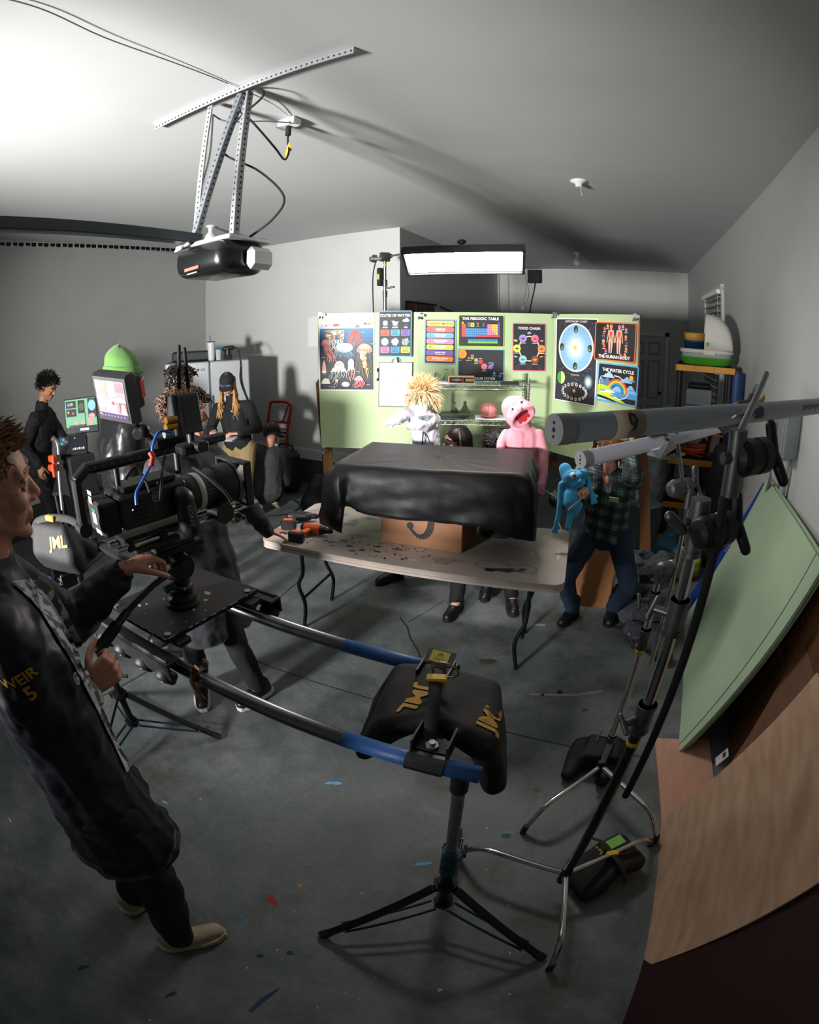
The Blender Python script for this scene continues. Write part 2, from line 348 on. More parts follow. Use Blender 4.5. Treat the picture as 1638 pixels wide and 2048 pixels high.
b = MB(); b.cyl((0.675, 9.26, 0.98), (0.675, 9.2, 0.98), 0.012, DKM); b.ball((0.675, 9.195, 0.98), 0.03, DKM); b.build('door_knob', t)
# ---- window with blinds in the right wall
t = thing('window_1', 'window with white slatted blinds high on the right wall', 'window', (1.19, 6.5, 1.1), kind='structure')
b = MB(); fr = F((1.2, 6.5, 0), (0, 1, 0), (-1, 0, 0), (0, 0, 1))
for x in (-0.66, 0.66): b.box((x, 0.015, 1.85), (0.07, 0.03, 1.55), TRIM, fr)
for z in (1.1, 2.62): b.box((0, 0.02, z), (1.39, 0.04, 0.07), TRIM, fr)
b.build('window_frame', t)
b = MB(); b.box((0, 0.004, 1.85), (1.25, 0.006, 1.46), mat('night_window', '3c4348', 0.15), fr); b.build('pane', t)
b = MB(); BL = mat('blind_slat', 'f2f0ec', 0.45)
for i in range(17):
    z = 1.2 + i * 0.082; b.box((0, 0.045, z), (1.2, 0.05, 0.004), BL, fr.at(0, 0, 0))
b.box((0, 0.045, 2.575), (1.22, 0.06, 0.05), BL, fr)
for x in (-0.5, 0.5): b.cyl(fr(x, 0.045, 1.18), fr(x, 0.045, 2.56), 0.002, BL, n=6)
b.build('blind', t)
# ---- ceiling bulbs
BULB = mat('frosted_bulb', 'dfe4e4', 0.25, coat=0.3)
t = thing('light_bulb', 'bare white globe bulb above the garage door opener', 'light bulb', (-4.03, 3.56, 3.2), 'bare ceiling bulbs')
b = MB(); b.lathe([(0.055, 0), (0.055, -0.012), (0.028, -0.02), (0.026, -0.06), (0.024, -0.062)], (-4.03, 3.56, 3.2), (0, 0, 1), WHT); b.build('lamp_holder', t)
b = MB(); b.lathe([(0.02, -0.05), (0.03, -0.075), (0.058, -0.11), (0.067, -0.145), (0.058, -0.18), (0.03, -0.205), (0.004, -0.212)], (-4.03, 3.56, 3.2), (0, 0, 1), BULB); b.build('bulb', t)
dup(t, (-0.728, 7.342, 3.2), 'bare globe bulb on the ceiling of the rear bay, right of the softbox')
t = thing('lamp_holder', 'empty white ceiling lamp holder with a short pull string', 'lamp holder', (-.337, 3.776, 3.2)); b = MB(); b.lathe([(.068, 0), (.066, -.01), (.03, -.024), (.026, -.05), (.02, -.052)], (-.337, 3.776, 3.2), (0, 0, 1), WHT); b.build('holder_base', t); b = MB(); b.cyl((-.325, 3.776, 3.15), (-.318, 3.776, 3.085), .0015, WHT, n=6); b.ball((-.318, 3.776, 3.083), .004, WHT, 8); b.build('pull_string', t)
# ---- garage door opener
GALV = mat('galvanised_steel', 'b9bcc0', 0.45, 0.6, nz=0.15, ns=40); HOLE = mat('punched_hole', '1c1e20', 0.9); RAILM = mat('rail_grey', '4a5156', 0.4, 0.6)
t = thing('garage_door_opener', 'black chain drive garage door opener hung from punched steel bars', 'door opener', (-1.72, 1.55, 2.27))
def angle_bar(b, p0, p1, wd, u, v, m=GALV):      # perforated L bar: one flange along u, the other along v
    p0, p1 = V(p0), V(p1); L = (p1 - p0).length; z = (p1 - p0) / L; u = (V(u) - z * V(u).dot(z)).normalized(); v = (V(v) - z * V(v).dot(z) - u * V(v).dot(u)).normalized()
    b.box((0, wd / 2, L / 2), (0.003, wd, L), m, F(p0, v, u, z)); b.box((wd / 2, 0, L / 2), (wd, 0.003, L), m, F(p0, v, u, z))
    n = int(L / 0.027)
    for i in range(n):
        s = (i + 0.6) * L / n
        for fr in (F(p0 + z * s + u * wd * .55, z, u, v), F(p0 + z * s + v * wd * .55, z, v, u)):
            for sg in (-1, 1): b.flat(circ(0, 0, 0.0055, n=8), fr, 0.0019 * sg, HOLE)
b = MB(); angle_bar(b, (-2.2, 1.455, 3.197), (-0.955, 1.51, 3.197), 0.034, (0, 0, -1), (0, 1, 0)); b.build('ceiling_bar', t)
b = MB(); angle_bar(b, (-1.80, 1.5, 3.17), (-1.815, 1.49, 2.44), 0.034, (1, 0, 0), (0, 1, 0)); b.build('hanger_strut', t)
b = MB(); angle_bar(b, (-1.535, 1.515, 3.17), (-1.55, 1.505, 2.40), 0.032, (-1, 0.2, 0), (0, 1, 0)); b.build('hanger_strut', t)
b = MB(); angle_bar(b, (-1.55, 1.49, 3.15), (-1.79, 1.475, 2.44), 0.032, (-1, 0, 0), (0, 1, 0), mat('galvanised_dark', '7f858b', 0.45, 0.6)); b.build('hanger_strut', t)
# motor housing: a rounded box, long axis x, nose toward the rail
HOUS = mat('opener_housing', '0f1113', 0.28, coat=0.3)
def rbox(c, d, r, m, seg=3):
    bm = bmesh.new(); bmesh.ops.create_cube(bm, size=1); bmesh.ops.scale(bm, vec=d, verts=bm.verts); bmesh.ops.bevel(bm, geom=list(bm.edges), offset=r, segments=seg, affect='EDGES', profile=0.5)
    q = MB(); bm.verts.index_update(); q.add([V(c) + x.co for x in bm.verts], [tuple(x.index for x in f.verts) for f in bm.faces], m, True); bm.free(); return q
b = rbox((-1.69, 1.56, 2.345), (0.36, 0.3, 0.155), 0.06, HOUS, 4)
b.box((-1.69, 1.57, 2.422), (0.38, 0.27, 0.02), GALV, bev=.004); b.build('motor_housing', t)
b = MB(); b.box((-1.492, 1.62, 2.335), (0.05, 0.16, 0.1), mat('lens_plastic', 'c9cbcb', 0.3), bev=0.025); b.build('lamp_lens', t)
b = MB(); fr = F((-1.72, 1.4095, 2.3), (1, 0, 0), (0, 0, 1), (0, -1, 0)); b.prism(stroke([(-.05, 0), (.05, 0.006)], .014)[0], fr, .001, mat('red_badge', 'c2564a', .5)); b.prism(stroke([(-.03, -0.02), (.04, -.016)], .005)[0], fr, .001, ink('9aa0a4')); b.build('badge', t)
b = MB(); b.tube(bez([(-1.86, 1.42, 2.405), (-1.8, 1.405, 2.408), (-1.74, 1.405, 2.425)], 5), .006, WHT); b.build('white_cable', t)
b = MB(); y0, y1 = -3.1, 1.5
b.box((-1.77, (y0 + y1) / 2, 2.455), (0.035, y1 - y0, 0.045), RAILM); b.box((-1.77, (y0 + y1) / 2, 2.43), (0.055, y1 - y0, 0.006), mat('rail_dark', '14171a', .4)); b.build('rail', t)
b = MB()
for i in range(110):
    y = 1.35 - i * 0.028; zz = 2.395 - 0.012 * math.sin(i / 55 * PI); a = F((-1.79, y, zz))
    b.box((0, 0, 0), ((0.012, 0.02, 0.012), (0.004, 0.02, 0.014))[i % 2], MBLK, a)
b.build('drive_chain', t)
b = MB(); P = [(-1.52, 1.56, 2.42), (-1.40, 1.6, 2.5), (-1.36, 1.62, 2.6), (-1.5, 1.6, 2.75), (-1.66, 1.53, 2.86), (-1.66, 1.5, 2.95), (-1.56, 1.52, 3.04), (-1.47, 1.55, 3.12), (-1.49, 1.55, 3.175), (-1.56, 1.52, 3.17), (-1.6, 1.51, 3.1), (-1.52, 1.55, 3.0), (-1.5, 1.7, 2.9), (-1.56, 1.85, 2.89), (-1.6, 1.93, 2.97), (-1.645, 1.97, 3.05), (-1.655, 1.98, 3.12)]
b.tube(bez(P, 8), 0.0055, MBLK); b.build('power_cord', t)
b = MB(); b.cyl((-1.655, 1.98, 3.10), (-1.655, 1.98, 3.16), 0.016, MBLK); b.build('plug', t)
b = MB(); b.add([(-1.62, 1.95, 3.04), (-1.6, 1.955, 2.99), (-1.62, 1.94, 2.93), (-1.64, 1.945, 2.97)], [(0, 1, 2, 3)], mat('yellow_tag', 'd9a520', .5)); b.build('warning_tag', t, solid=.0015)
b = MB(); b.tube(bez([(-1.79, 1.53, 3.13), (-1.74, 1.6, 3.09), (-1.66, 1.8, 3.13), (-1.6, 1.98, 3.16)], 8), .004, mat('blue_grey_wire', '5f6f80', .5)); b.tube(bez([(-1.785, 1.53, 3.12), (-1.775, 1.53, 2.9), (-1.8, 1.51, 2.7), (-1.805, 1.505, 2.62)], 8), .005, WHT); b.tube([(-1.795, 1.51, 2.75), (-1.805, 1.505, 2.62)], .006, mat('blue_wire', '3d6c9c', .5)); b.build('signal_wire', t)
b = MB(); b.box((-1.66, 1.98, 3.178), (0.13, 0.075, 0.044), WHT, bev=.006); b.thing('outlet_box', 'white outlet box on the ceiling behind the opener', 'outlet')
b = MB(); b.tube(bez([(-1.5, -0.3, 3.193), (-1.5, 0.3, 3.185), (-1.57, .756, 3.18), (-1.58, 1.42, 3.193)], 10), 0.003, mat('thin_grey_wire', '6d7275', .6))
b.tube(bez([(-1.58, 1.42, 3.193), (-1.56, 1.7, 3.18), (-1.62, 1.95, 3.193)], 8), .003, WHT); b.thing('ceiling_wire', 'thin grey wire running along the ceiling to the opener', 'wire')
# ================================================================ the puppet set: three green panels with posters
GREEN = mat('green_painted_board', 'adc396', 0.6, nz=0.04, ns=5, bump=0.02, bs=200); FOAM = mat('foam_edge', 'd3a184', 0.8); CLAMPM = mat('clamp_metal', 'c7cbd0', 0.25, 1.0)
PA, PB, PC, PD = V((-2.6, 3.6, 0)), V((-1.748, 3.897, 0)), V((-0.646, 4.28, 0)), V((0.092, 3.763, 0))
ZB, ZT = 0.945, 2.155
def pframe(a, b): x = (b - a).normalized(); return F(a, x, (0, 0, 1), V((x.y, -x.x, 0)))      # x along, y up, z toward the viewer
FL_, FC_, FR_ = pframe(PA, PB), pframe(PB, PC), pframe(PC, PD)
def panel(fr, w, lab):
    b = MB(); b.box((w / 2, (ZB + ZT) / 2, -0.0125), (w - 0.003, ZT - ZB, 0.025), GREEN, fr)
    for x in (-.0, w): b.box((x + (.001 if x == 0 else -.001), (ZB + ZT) / 2, -.0125), (.003, ZT - ZB - .002, .022), FOAM, fr)
    return tag(b.build('set_flat', None, fr(w / 2, ZB, 0)), lab, 'set flat', 'green set flats')
panel(FL_, (PB - PA).length, 'pale green set panel carrying the jellyfish poster'); panel(FC_, (PC - PB).length, 'pale green set panel carrying the periodic table poster'); panel(FR_, (PD - PC).length, 'pale green set panel carrying the astronomy chart')
def onp(fr, px, py, off=0.0): return atpl(px, py, fr(0, 0, off), fr.z)
class Sheet:      # a print: board in a frame with unit width, drawn as flat shapes
    def __init__(s, fr, tl, tr, br, bl, base, edge=None, ew=0.03, off=0.004, rad=0.04):
        q = [onp(fr, *p, off) for p in (tl, tr, br, bl)]; o = q[3]; ex = ((q[2] - q[3]) + (q[1] - q[0])) / 2; ey = ((q[0] - q[3]) + (q[1] - q[2])) / 2
        s.w = ex.length; s.A = ey.length / s.w; s.fr = F(o, ex, ey.normalized() * s.w, fr.z); s.b = MB(); s.k = 0
        A = s.A; t = 0.003
        if edge: s.b.prism(rrect(0, 0, 1, A, rad), s.fr, t, ink(edge)); s.poly(rrect(ew, ew, 1 - ew, A - ew, rad * .7), base)
        else: s.b.prism(rect(0, 0, 1, A), s.fr, t * .3, ink(base))
        s.lay = 0.0036
    def poly(s, p, c, h=None): s.k += 1; s.b.flat(p, s.fr, h or (0.0032 + s.k * 0.000012), ink(c))
    def rect(s, x0, y0, x1, y1, c): s.poly(rect(x0, y0, x1, y1), c)
    def circ(s, x, y, r, c, ry=None, n=18): s.poly(circ(x, y, r, ry, n), c)
    def line(s, pts, w, c):
        for q in stroke(pts, w): s.poly(q, c)
    def text(s, t, x, y, size, c, bold=0.02, align='C', sx=1.0): s.k += 1; s.b.text(t, s.fr, x, y, size, ink(c), 0.0032 + s.k * 0.000012, align, bold, sx)
    def done(s, name, label, cat='poster'): return tag(s.b.build(name, None, s.fr(0.5, 0, 0)), label, cat, 'posters on the green set')
def mixh(a, b, t): return ''.join('%02x' % round(int(a[i:i + 2], 16) * (1 - t) + int(b[i:i + 2], 16) * t) for i in (0, 2, 4))
rp = random.Random(11)
# --- jellyfish print
s = Sheet(FL_, (637.5, 625), (749, 625), (749, 779), (639, 781), 'ece9e2'); A = s.A
s.rect(.02, A * .905, .98, A * .93, 'b9cfa0'); s.rect(.02, A * .805, .98, A * .9, 'cdd8e2')
N = 14
for i in range(N): t = i / (N - 1); s.rect(.02, A * (.802 - (i + 1) * .786 / N), .98, A * (.803 - i * .786 / N), mixh('2f6f9d', '131c26', min(1, t * 1.7)))
s.poly(circ(.32, A * .835, .065, .045, 12, 0, 180), 'd9562e'); s.rect(.23, A * .831, .41, A * .836, 'd98a4a')
for x, y, r, c in ((.14, .845, .02, 'c9744a'), (.06, .848, .008, 'a8683c'), (.20, .857, .01, 'c07040'), (.62, .85, .018, '7fa0c0'), (.70, .845, .016, '4a5a66'), (.84, .86, .022, '3a4048'), (.90, .855, .024, 'b8703a'), (.95, .87, .012, '35506a')): s.circ(x, A * y, r, c)
s.poly(circ(.70, A * .812, .055, .03, 12, 0, 180), '55685c'); s.text('THE SEA NETTLES', .5, A * .945, .022, 'c6bdb4', 0)
def tent(x0, y0, n, L, sp, c, w, wav=.02, dx=0.0):
    for i in range(n):
        f = (i + .5) / n - .5; pts = []; ph = rp.random() * 6; l = L * (0.7 + rp.random() * .4)
        for k in range(8): t = k / 7; pts.append((x0 + f * sp * (1 + t * .6) + dx * t + math.sin(t * 7 + ph) * wav * t, y0 - l * t))
        s.line(pts, w, c)
def bell(x, y, rx, ry, c, c2, ribs=5): s.poly(circ(x, y, rx, ry, 16, 0, 180), c); s.poly(circ(x, y + ry * .1, rx * .72, ry * .72, 14, 0, 180), c2); s.poly(circ(x, y, rx, ry * .22, 16), c)
tent(.30, A * .66, 13, .2, .26, 'e8e2d4', .012, .03); s.poly(circ(.30, A * .78, .17, .05, 16, 180, 360), 'e3b878')
for _ in range(90): s.circ(.30 + rp.uniform(-.16, .16), A * rp.uniform(.665, .765), rp.uniform(.008, .02), rp.choice(['e9ddc6', 'd9a765', 'c98a4d', 'f0ead8', 'b5743f']), n=6)
tent(.65, A * .745, 12, .26, .2, 'd2503a', .014, .04); s.circ(.65, A * .755, .06, 'c23a28', .035)
bell(.12, A * .6, .075, .09, 'd67a70', 'e6a096'); tent(.13, A * .6, 9, .3, .12, 'cf6f68', .012, .03, .12)
s.circ(.47, A * .555, .155, 'a9bcc6', .085); s.circ(.48, A * .57, .135, 'ccd9de', .06); s.circ(.47, A * .565, .09, 'b4c6cf', .035); tent(.45, A * .52, 22, .13, .27, '7f9bb0', .006, .01)
tent(.82, A * .5, 12, .45, .22, '8f8a68', .004, .02); bell(.83, A * .51, .135, .13, 'e8a07e', 'f1d8cc')
for i in range(9): a = -.11 + i * .0275; s.poly(circ(.83 + a, A * .52, .009, .055, 8), 'c8563c')
for k in range(40): t = k / 39; s.circ(.80 + .10 * math.sin(t * 2.4) * t + rp.uniform(-.03, .03), A * .5 - t * .52, .035 * (1.05 - t), rp.choice(['e0a56c', 'd88f58', 'f0cba0', 'c67a48']), n=7)
s.poly([(.06, A * .245), (.14, A * .245), (.125, A * .36), (.10, A * .40), (.075, A * .36)], 'dd9a82'); s.circ(.10, A * .245, .045, 'e8c4b2', .02)
tent(.37, A * .3, 10, .24, .2, 'b9c2c4', .006, .03, -.06); bell(.38, A * .31, .09, .1, 'e6d8cc', 'df9a86'); tent(.37, A * .3, 14, .08, .2, 'f0e6d8', .014, .01)
s.poly(circ(.59, A * .35, .055, .09, 16), 'd9d8d2'); tent(.59, A * .31, 5, .3, .12, 'd99a8c', .011, .03); tent(.59, A * .31, 3, .07, .1, 'e8e6e0', .022, .01)
s.poly(circ(.13, A * .09, .08, .1, 14, 0, 180), 'c9c8b4'); s.circ(.33, A * .13, .03, 'b5a890', .03); tent(.33, A * .12, 3, .14, .05, '8d8270', .012, .02, -.06)
s.circ(.49, A * .085, .075, 'b5bcbc', .045); s.circ(.49, A * .085, .05, 'd0d6d4', .025); bell(.73, A * .14, .07, .07, 'd7d2ce', 'cf7f82', 4); tent(.74, A * .14, 12, .13, .14, 'c45f66', .014, .03)
for x, y in ((.1, .77), (.78, .745), (.93, .6), (.29, .5), (.06, .43), (.07, .215), (.68, .245), (.18, .05), (.62, .05), (.86, .08)): s.rect(x, A * y, x + .07, A * y + .008, '9fb2bd')
s.done('jellyfish_poster', 'tall print of jellyfish on deep blue at the left of the set')
# --- states of matter
s = Sheet(FL_, (757.5, 622), (824, 621), (822.5, 714), (757, 713.5), '1d2126', '4a96c9', .03, off=.03); A = s.A
s.text('STATES OF MATTER', .5, A * .87, .105, 'f4f4f2', .02, sx=.98)
s.poly([(.13, A * .77), (.2, A * .79), (.27, A * .77), (.27, A * .69), (.2, A * .67), (.13, A * .69)], '9cc4e4'); s.line([(.13, A * .77), (.2, A * .74), (.27, A * .77)], .008, '6f9cc4'); s.line([(.2, A * .74), (.2, A * .67)], .008, '6f9cc4')
s.poly([(.38, A * .77), (.45, A * .785), (.52, A * .76), (.62, A * .76), (.56, A * .72), (.58, A * .68), (.48, A * .67), (.42, A * .69), (.43, A * .735)], '9cc4e4')
for dx, dy, r in ((0, 0, .055), (-.06, -.01, .04), (.06, -.005, .045), (.02, .03, .045)): s.circ(.82 + dx, A * .79 + dy, r, '9cc4e4')
s.poly([(.80, A * .70), (.84, A * .70), (.82, A * .68)], '9cc4e4')
for x, t in ((.2, 'SOLID'), (.5, 'LIQUID'), (.82, 'GAS')): s.text(t, x, A * .625, .055, 'f0f0ee', .03)
for y0, cs in ((.455, ('e85c42', '4d9fd0', '7e62b4')), (.085, ('e8709a', '2c86c4', 'cdd63c'))):
    for i, c in enumerate(cs):
        x0 = .06 + i * .31; s.poly(rrect(x0, A * y0, x0 + .27, A * (y0 + .135), .025), c)
        for k in range(4): s.rect(x0 + .04, A * (y0 + .02 + k * .03), x0 + .23 - .03 * (k % 2), A * (y0 + .033 + k * .03), mixh(c, '15181c', .6))
s.circ(.19, A * .325, .115, '8fbfe2')
for cx, n, r in ((.5, 46, .02), (.82, 26, .022)):
    for i in range(n): a = i * 2.4; q = .11 * math.sqrt((i + .5) / n); s.circ(cx + q * math.cos(a), A * .325 + q * math.sin(a), r * rp.uniform(.6, 1), '8fbfe2' if i % 2 else 'd6e6f2', n=6)
s.done('states_of_matter_poster', 'blue-edged chart reading STATES OF MATTER')
# --- scientific method
s = Sheet(FC_, (848.8, 637.6), (913, 639.3), (910.5, 729), (848, 727.4), '20242a', '6ea6d6', .035); A = s.A
s.poly(rrect(.07, A * .84, .93, A * .965, .05), 'f0c068'); s.text('SCIENTIFIC METHOD', .5, A * .88, .088, '33261c', .012, sx=1.02)
for i, (t, c) in enumerate((('PURPOSE', 'ea6464'), ('RESEARCH', '62a8da'), ('HYPOTHESIS', 'ea86a8'), ('EXPERIMENT', 'c8d048'), ('ANALYSIS', '7a60b0'), ('CONCLUSION', 'f08a42'))):
    y = A * (.71 - i * .13); s.poly(rrect(.07, y, .92, y + A * .115, .05), c); s.text(str(i + 1), .18, y + A * .03, .12, mixh(c, '301820', .55), .01); s.text(t, .5, y + A * .05, .075, 'fbf6f0', .025); s.rect(.36, y + A * .025, .64, y + A * .033, 'f6e8e0')
s.done('scientific_method_poster', 'chart of six coloured bars reading SCIENTIFIC METHOD')
# --- periodic table
s = Sheet(FC_, (916.3, 629), (1008.7, 630.4), (1007.4, 694), (916.3, 693.2), '22262b', '9cc43c', .018, rad=.03); A = s.A
s.text('THE PERIODIC TABLE', .48, A * .84, .083, 'f4f4f2', .02)
cw, ch = .0462, A * .067
def cell(c, r, col): x = .075 + c * cw; y = A * .715 - r * ch; s.rect(x, y, x + cw * .9, y + ch * .9, col)
for r in range(7):
    for c in range(18):
        if (c == 0 and r >= 0): cell(c, r, 'f0a04a' if r == 0 else 'e8503c')
        elif c == 1 and r >= 1: cell(c, r, 'e8503c')
        elif 2 <= c <= 11 and r >= 3: cell(c, r, ('3f8fd0' if r < 6 else '3f8fd0') if c < 7 or r < 6 else 'e04848')
        elif c >= 12 and r >= 1:
            col = '5a50b0' if c == 17 else ('f0c04a' if c - 12 >= r - 1 and c > 13 else 'e886a8')
            if r == 6: col = 'e04848'
            cell(c, r, col)
        elif c == 17 and r == 0: cell(c, r, '5a50b0')
for c in range(3, 17): cell(c, 8, '2f86c8'); cell(c, 9, '8cc24a')
s.rect(.265, A * .62, .345, A * .75, 'c2cc48'); s.text('8', .305, A * .655, .06, '3a4020', .01)
for i in range(5):
    s.rect(.20, A * (.745 - i * .03), .25, A * (.752 - i * .03), 'c8c8c8'); s.rect(.40, A * (.745 - i * .03), .445, A * (.757 - i * .03), ('e8503c', 'f0a04a', 'e886a8', '3f8fd0', 'f0c04a')[i]); s.rect(.52, A * (.745 - i * .03), .57, A * (.752 - i * .03), '9a9a9a')
for x in (.09, .43, .62, .88): s.line([(x - .03, A * .08), (x - .008, A * .16), (x + .008, A * .16), (x + .03, A * .08), (x - .03, A * .08)], .004, '5c6268')
s.done('periodic_table_poster', 'green-edged chart reading THE PERIODIC TABLE')
# --- solar system
s = Sheet(FC_, (915.2, 698.3), (1008.7, 699), (1007, 763), (915, 762), '22262b', '62aada', .016, rad=.03); A = s.A
s.poly([(.02, A * .97), (.02, A * .74)] + circ(.09, A * .85, .1, None, 14, -120, 75) + [(.12, A * .975)], 'ee9a30')
for x, y, r, c, t in ((.235, .72, .022, 'd98a6a', 'MERCURY'), (.31, .73, .034, 'ee9a30', 'VENUS'), (.395, .66, .042, '8cbc8c', 'EARTH'), (.49, .61, .05, 'd23c34', 'MARS'), (.57, .46, .066, 'ea7f92', 'JUPITER'), (.71, .46, .058, '7a62b0', 'SATURN'), (.79, .25, .03, '6aa8dc', 'URANUS'), (.91, .17, .034, '3f8fd4', 'NEPTUNE')):
    s.circ(x, A * y, r, c); s.text(t, x + (.06 if x > .8 else 0), A * y + (r + .012 if t in ('VENUS', 'MARS', 'SATURN', 'NEPTUNE') else -r - .035), .026, 'e8e8e6', .02)
s.line([(.645, A * .39), (.78, A * .55)], .01, 'd8d4e8'); s.line([(.79, A * .32), (.79, A * .18)], .006, 'a8c8e8'); s.text('SUN', .05, A * .64, .026, 'e8e8e6', .02); s.text('THE SOLAR SYSTEM', .5, A * .05, .07, 'f4f4f2', .02)
s.line([(.72, A * .9), (.85, A * .88), (.97, A * .72)], .004, '4a5056'); s.done('solar_system_poster', 'dark chart of the planets in a diagonal row, its foot behind the wire shelf')
# --- food chain
s = Sheet(FC_, (1024.6, 646.2), (1091.6, 647), (1090.7, 743.6), (1024.6, 741.9), '202429', 'e86a86', .028); A = s.A
s.text('FOOD CHAIN', .5, A * .865, .105, 'f4f4f2', .02)
s.line([(.5 + .30 * math.cos(a * .0628), A * .47 + .36 * math.sin(a * .0628)) for a in range(101)], .03, 'f0d89a')
for x, y, c, c2 in ((.31, .68, 'a08cc8', '54407c'), (.67, .68, 'e8708c', 'b83c58'), (.13, .47, 'd8dc50', '2f7a34'), (.87, .47, 'f09050', 'c83c24'), (.31, .245, '8cc4dc', '3f8f5a'), (.67, .245, '8a4630', 'e8a040')):
    s.circ(x, A * y, .115, c); s.poly([(x - .07, A * y - .02), (x - .01, A * y + .03), (x + .07, A * y + .01), (x + .02, A * y - .04)], c2); s.rect(x - .09, A * y - .145, x + .09, A * y - .13, 'e0e0de')
for x, y, c, a in ((.5, .79, 'b8a4d8', 0), (.87, .63, 'f06a80', -1.1), (.87, .3, 'f0803c', -2.2), (.09, .3, '8cc4e8', 2), (.1, .63, 'f0d860', 1)): s.poly([(x + math.cos(a + q) * .07, A * y + math.sin(a + q) * .03 + (.02 if i == 1 else 0)) for i, q in enumerate((0, 1.6, 3.14, 4.5))], c)
for x in (.15, .5, .84): s.line([(x + .06 * math.cos(k * .8), A * .085 + .05 * math.sin(k * .8)) for k in range(9)], .006, '666c70')
s.done('food_chain_poster', 'pink-edged chart reading FOOD CHAIN with a ring of six discs')
# --- astronomy chart
s = Sheet(FR_, (1111.8, 638), (1196.7, 637.3), (1189.4, 815.5), (1108, 798.9), 'eae6e0'); A = s.A
s.rect(.025, .02, .975, A - .02, '2a2c36')
for _ in range(110): s.circ(rp.uniform(.04, .96), rp.uniform(.04, A - .04), rp.uniform(.002, .006), 'd8d8e0', n=6)
s.text('ASTRONOMY CHART', .5, A * .95, .055, 'd8d4cc', .01); cy = A * .655; RX, RY = .415, A * .285
s.circ(.5, cy, RX, 'ece6de', RY, 48); s.circ(.5, cy, RX * .93, '86b4d8', RY * .94, 48)
for k in range(5): s.circ(.49, cy, RX * (.62 - k * .1), mixh('94bede', 'd8e6ee', k / 4), RY * (.62 - k * .1), 32)
for k in range(28):
    a = k * 2 * PI / 28; r = .52 if k % 2 else .68; s.poly([(.49 + RX * r * math.cos(a), cy + RY * r * math.sin(a)), (.49 + .04 * math.cos(a - .12), cy + .04 * math.sin(a - .12)), (.49 + .04 * math.cos(a + .12), cy + .04 * math.sin(a + .12))], 'e2ecf2')
s.circ(.49, cy, .055, 'f2dca0'); s.circ(.49, cy, .03, 'eeb648')
for k in range(36): a = k * 2 * PI / 36; s.circ(.5 + RX * .84 * math.cos(a), cy + RY * .84 * math.sin(a), rp.uniform(.004, .01), '3f7cae', n=6)
for x, y in ((.5, cy + RY * .76), (.5, cy - RY * .76), (.5 - RX * .8, cy), (.5 + RX * .8, cy)):
    s.circ(x, y, .05, '1f2a24', .065); s.circ(x + .012 * (-1 if x > .5 else 1), y - .01, .03, '4d6e3c', .04); s.circ(x, y - .03, .014, 'a8c4b4', .014)
s.circ(.17, A * .285, .095, 'e6d68a', .115); s.poly(circ(.17, A * .285, .095, .115, 14, 90, 270), '4a9c40'); s.text('THE SEASONS', .5, A * .325, .034, 'cfccc4', .01)
for k in range(6): s.circ(.82, A * .27, .105 - k * .015, mixh('3c5a78', 'f2e6c8', k / 5), .125 - k * .018)
for k in range(18): a = k * 2 * PI / 18; s.circ(.5 + .29 * math.cos(a), A * .135 + .13 * math.sin(a), .03, 'd8d4cc'); s.circ(.5 + .29 * math.cos(a) + .012 * math.cos(a), A * .135 + .13 * math.sin(a), .02 * abs(math.sin(a / 2)) + .003, '5a564e')
s.circ(.5, A * .145, .032, 'e8a850'); s.text('FIG. 1', .5, A * .235, .024, 'cfccc4', .01)
s.done('astronomy_poster', 'tall chart with a big blue disc reading ASTRONOMY CHART')
# --- human body
s = Sheet(FR_, (1191.9, 643), (1274, 646.3), (1270, 726.4), (1188, 718.7), '16181c', 'ec6a34', .022, off=.01); A = s.A
s.text('THE HUMAN BODY', .5, A * .07, .088, 'f4f4f2', .02)
for x in (.4, .6):
    P = 'e0aa9a'; y0 = A * .2; s.circ(x, A * .875, .032, P, .042); s.rect(x - .014, A * .80, x + .014, A * .85, P)
    s.poly([(x - .065, A * .80), (x + .065, A * .80), (x + .045, A * .6), (x + .055, A * .5), (x - .055, A * .5), (x - .045, A * .6)], P)
    for d in (-1, 1): s.poly([(x + d * .065, A * .80), (x + d * .09, A * .6), (x + d * .1, A * .47), (x + d * .083, A * .47), (x + d * .06, A * .65)], P); s.poly([(x + d * .055, A * .5), (x + d * .045, A * .33), (x + d * .035, y0), (x + d * .01, y0), (x + d * .006, A * .5)], P)
    s.circ(x, A * .885, .024, 'e8744a', .024); s.circ(x, A * .71, .034, 'd8483c', .045); s.circ(x, A * .595, .03, 'f08c3c', .045); s.circ(x - .015, A * .645, .018, '7a2a24', .012)
s.poly(circ(.4, A * .87, .045, .06, 12, 20, 160), 'e07840')
for x, y, c in ((.31, .9, 'f09a3c'), (.24, .83, 'e0503c'), (.22, .71, 'a83a30'), (.22, .6, '2c3038'), (.22, .5, 'f0a848'), (.24, .385, 'e0503c'), (.29, .255, 'e0485c'), (.68, .9, 'b884c8'), (.76, .82, 'e86a78'), (.76, .64, 'f08a40'), (.78, .49, '7a2430'), (.78, .34, 'f0803c'), (.76, .19, 'ee8a40'), (.66, .17, 'e86048')):
    s.circ(x, A * y, .028, c, .034); s.circ(x + .014, A * y - .012, .018, mixh(c, 'ffffff', .15), .02); s.rect(x - .035, A * y - .06, x + .035, A * y - .048, 'd8d8d4')
s.done('human_body_poster', 'orange-edged chart reading THE HUMAN BODY with two figures')
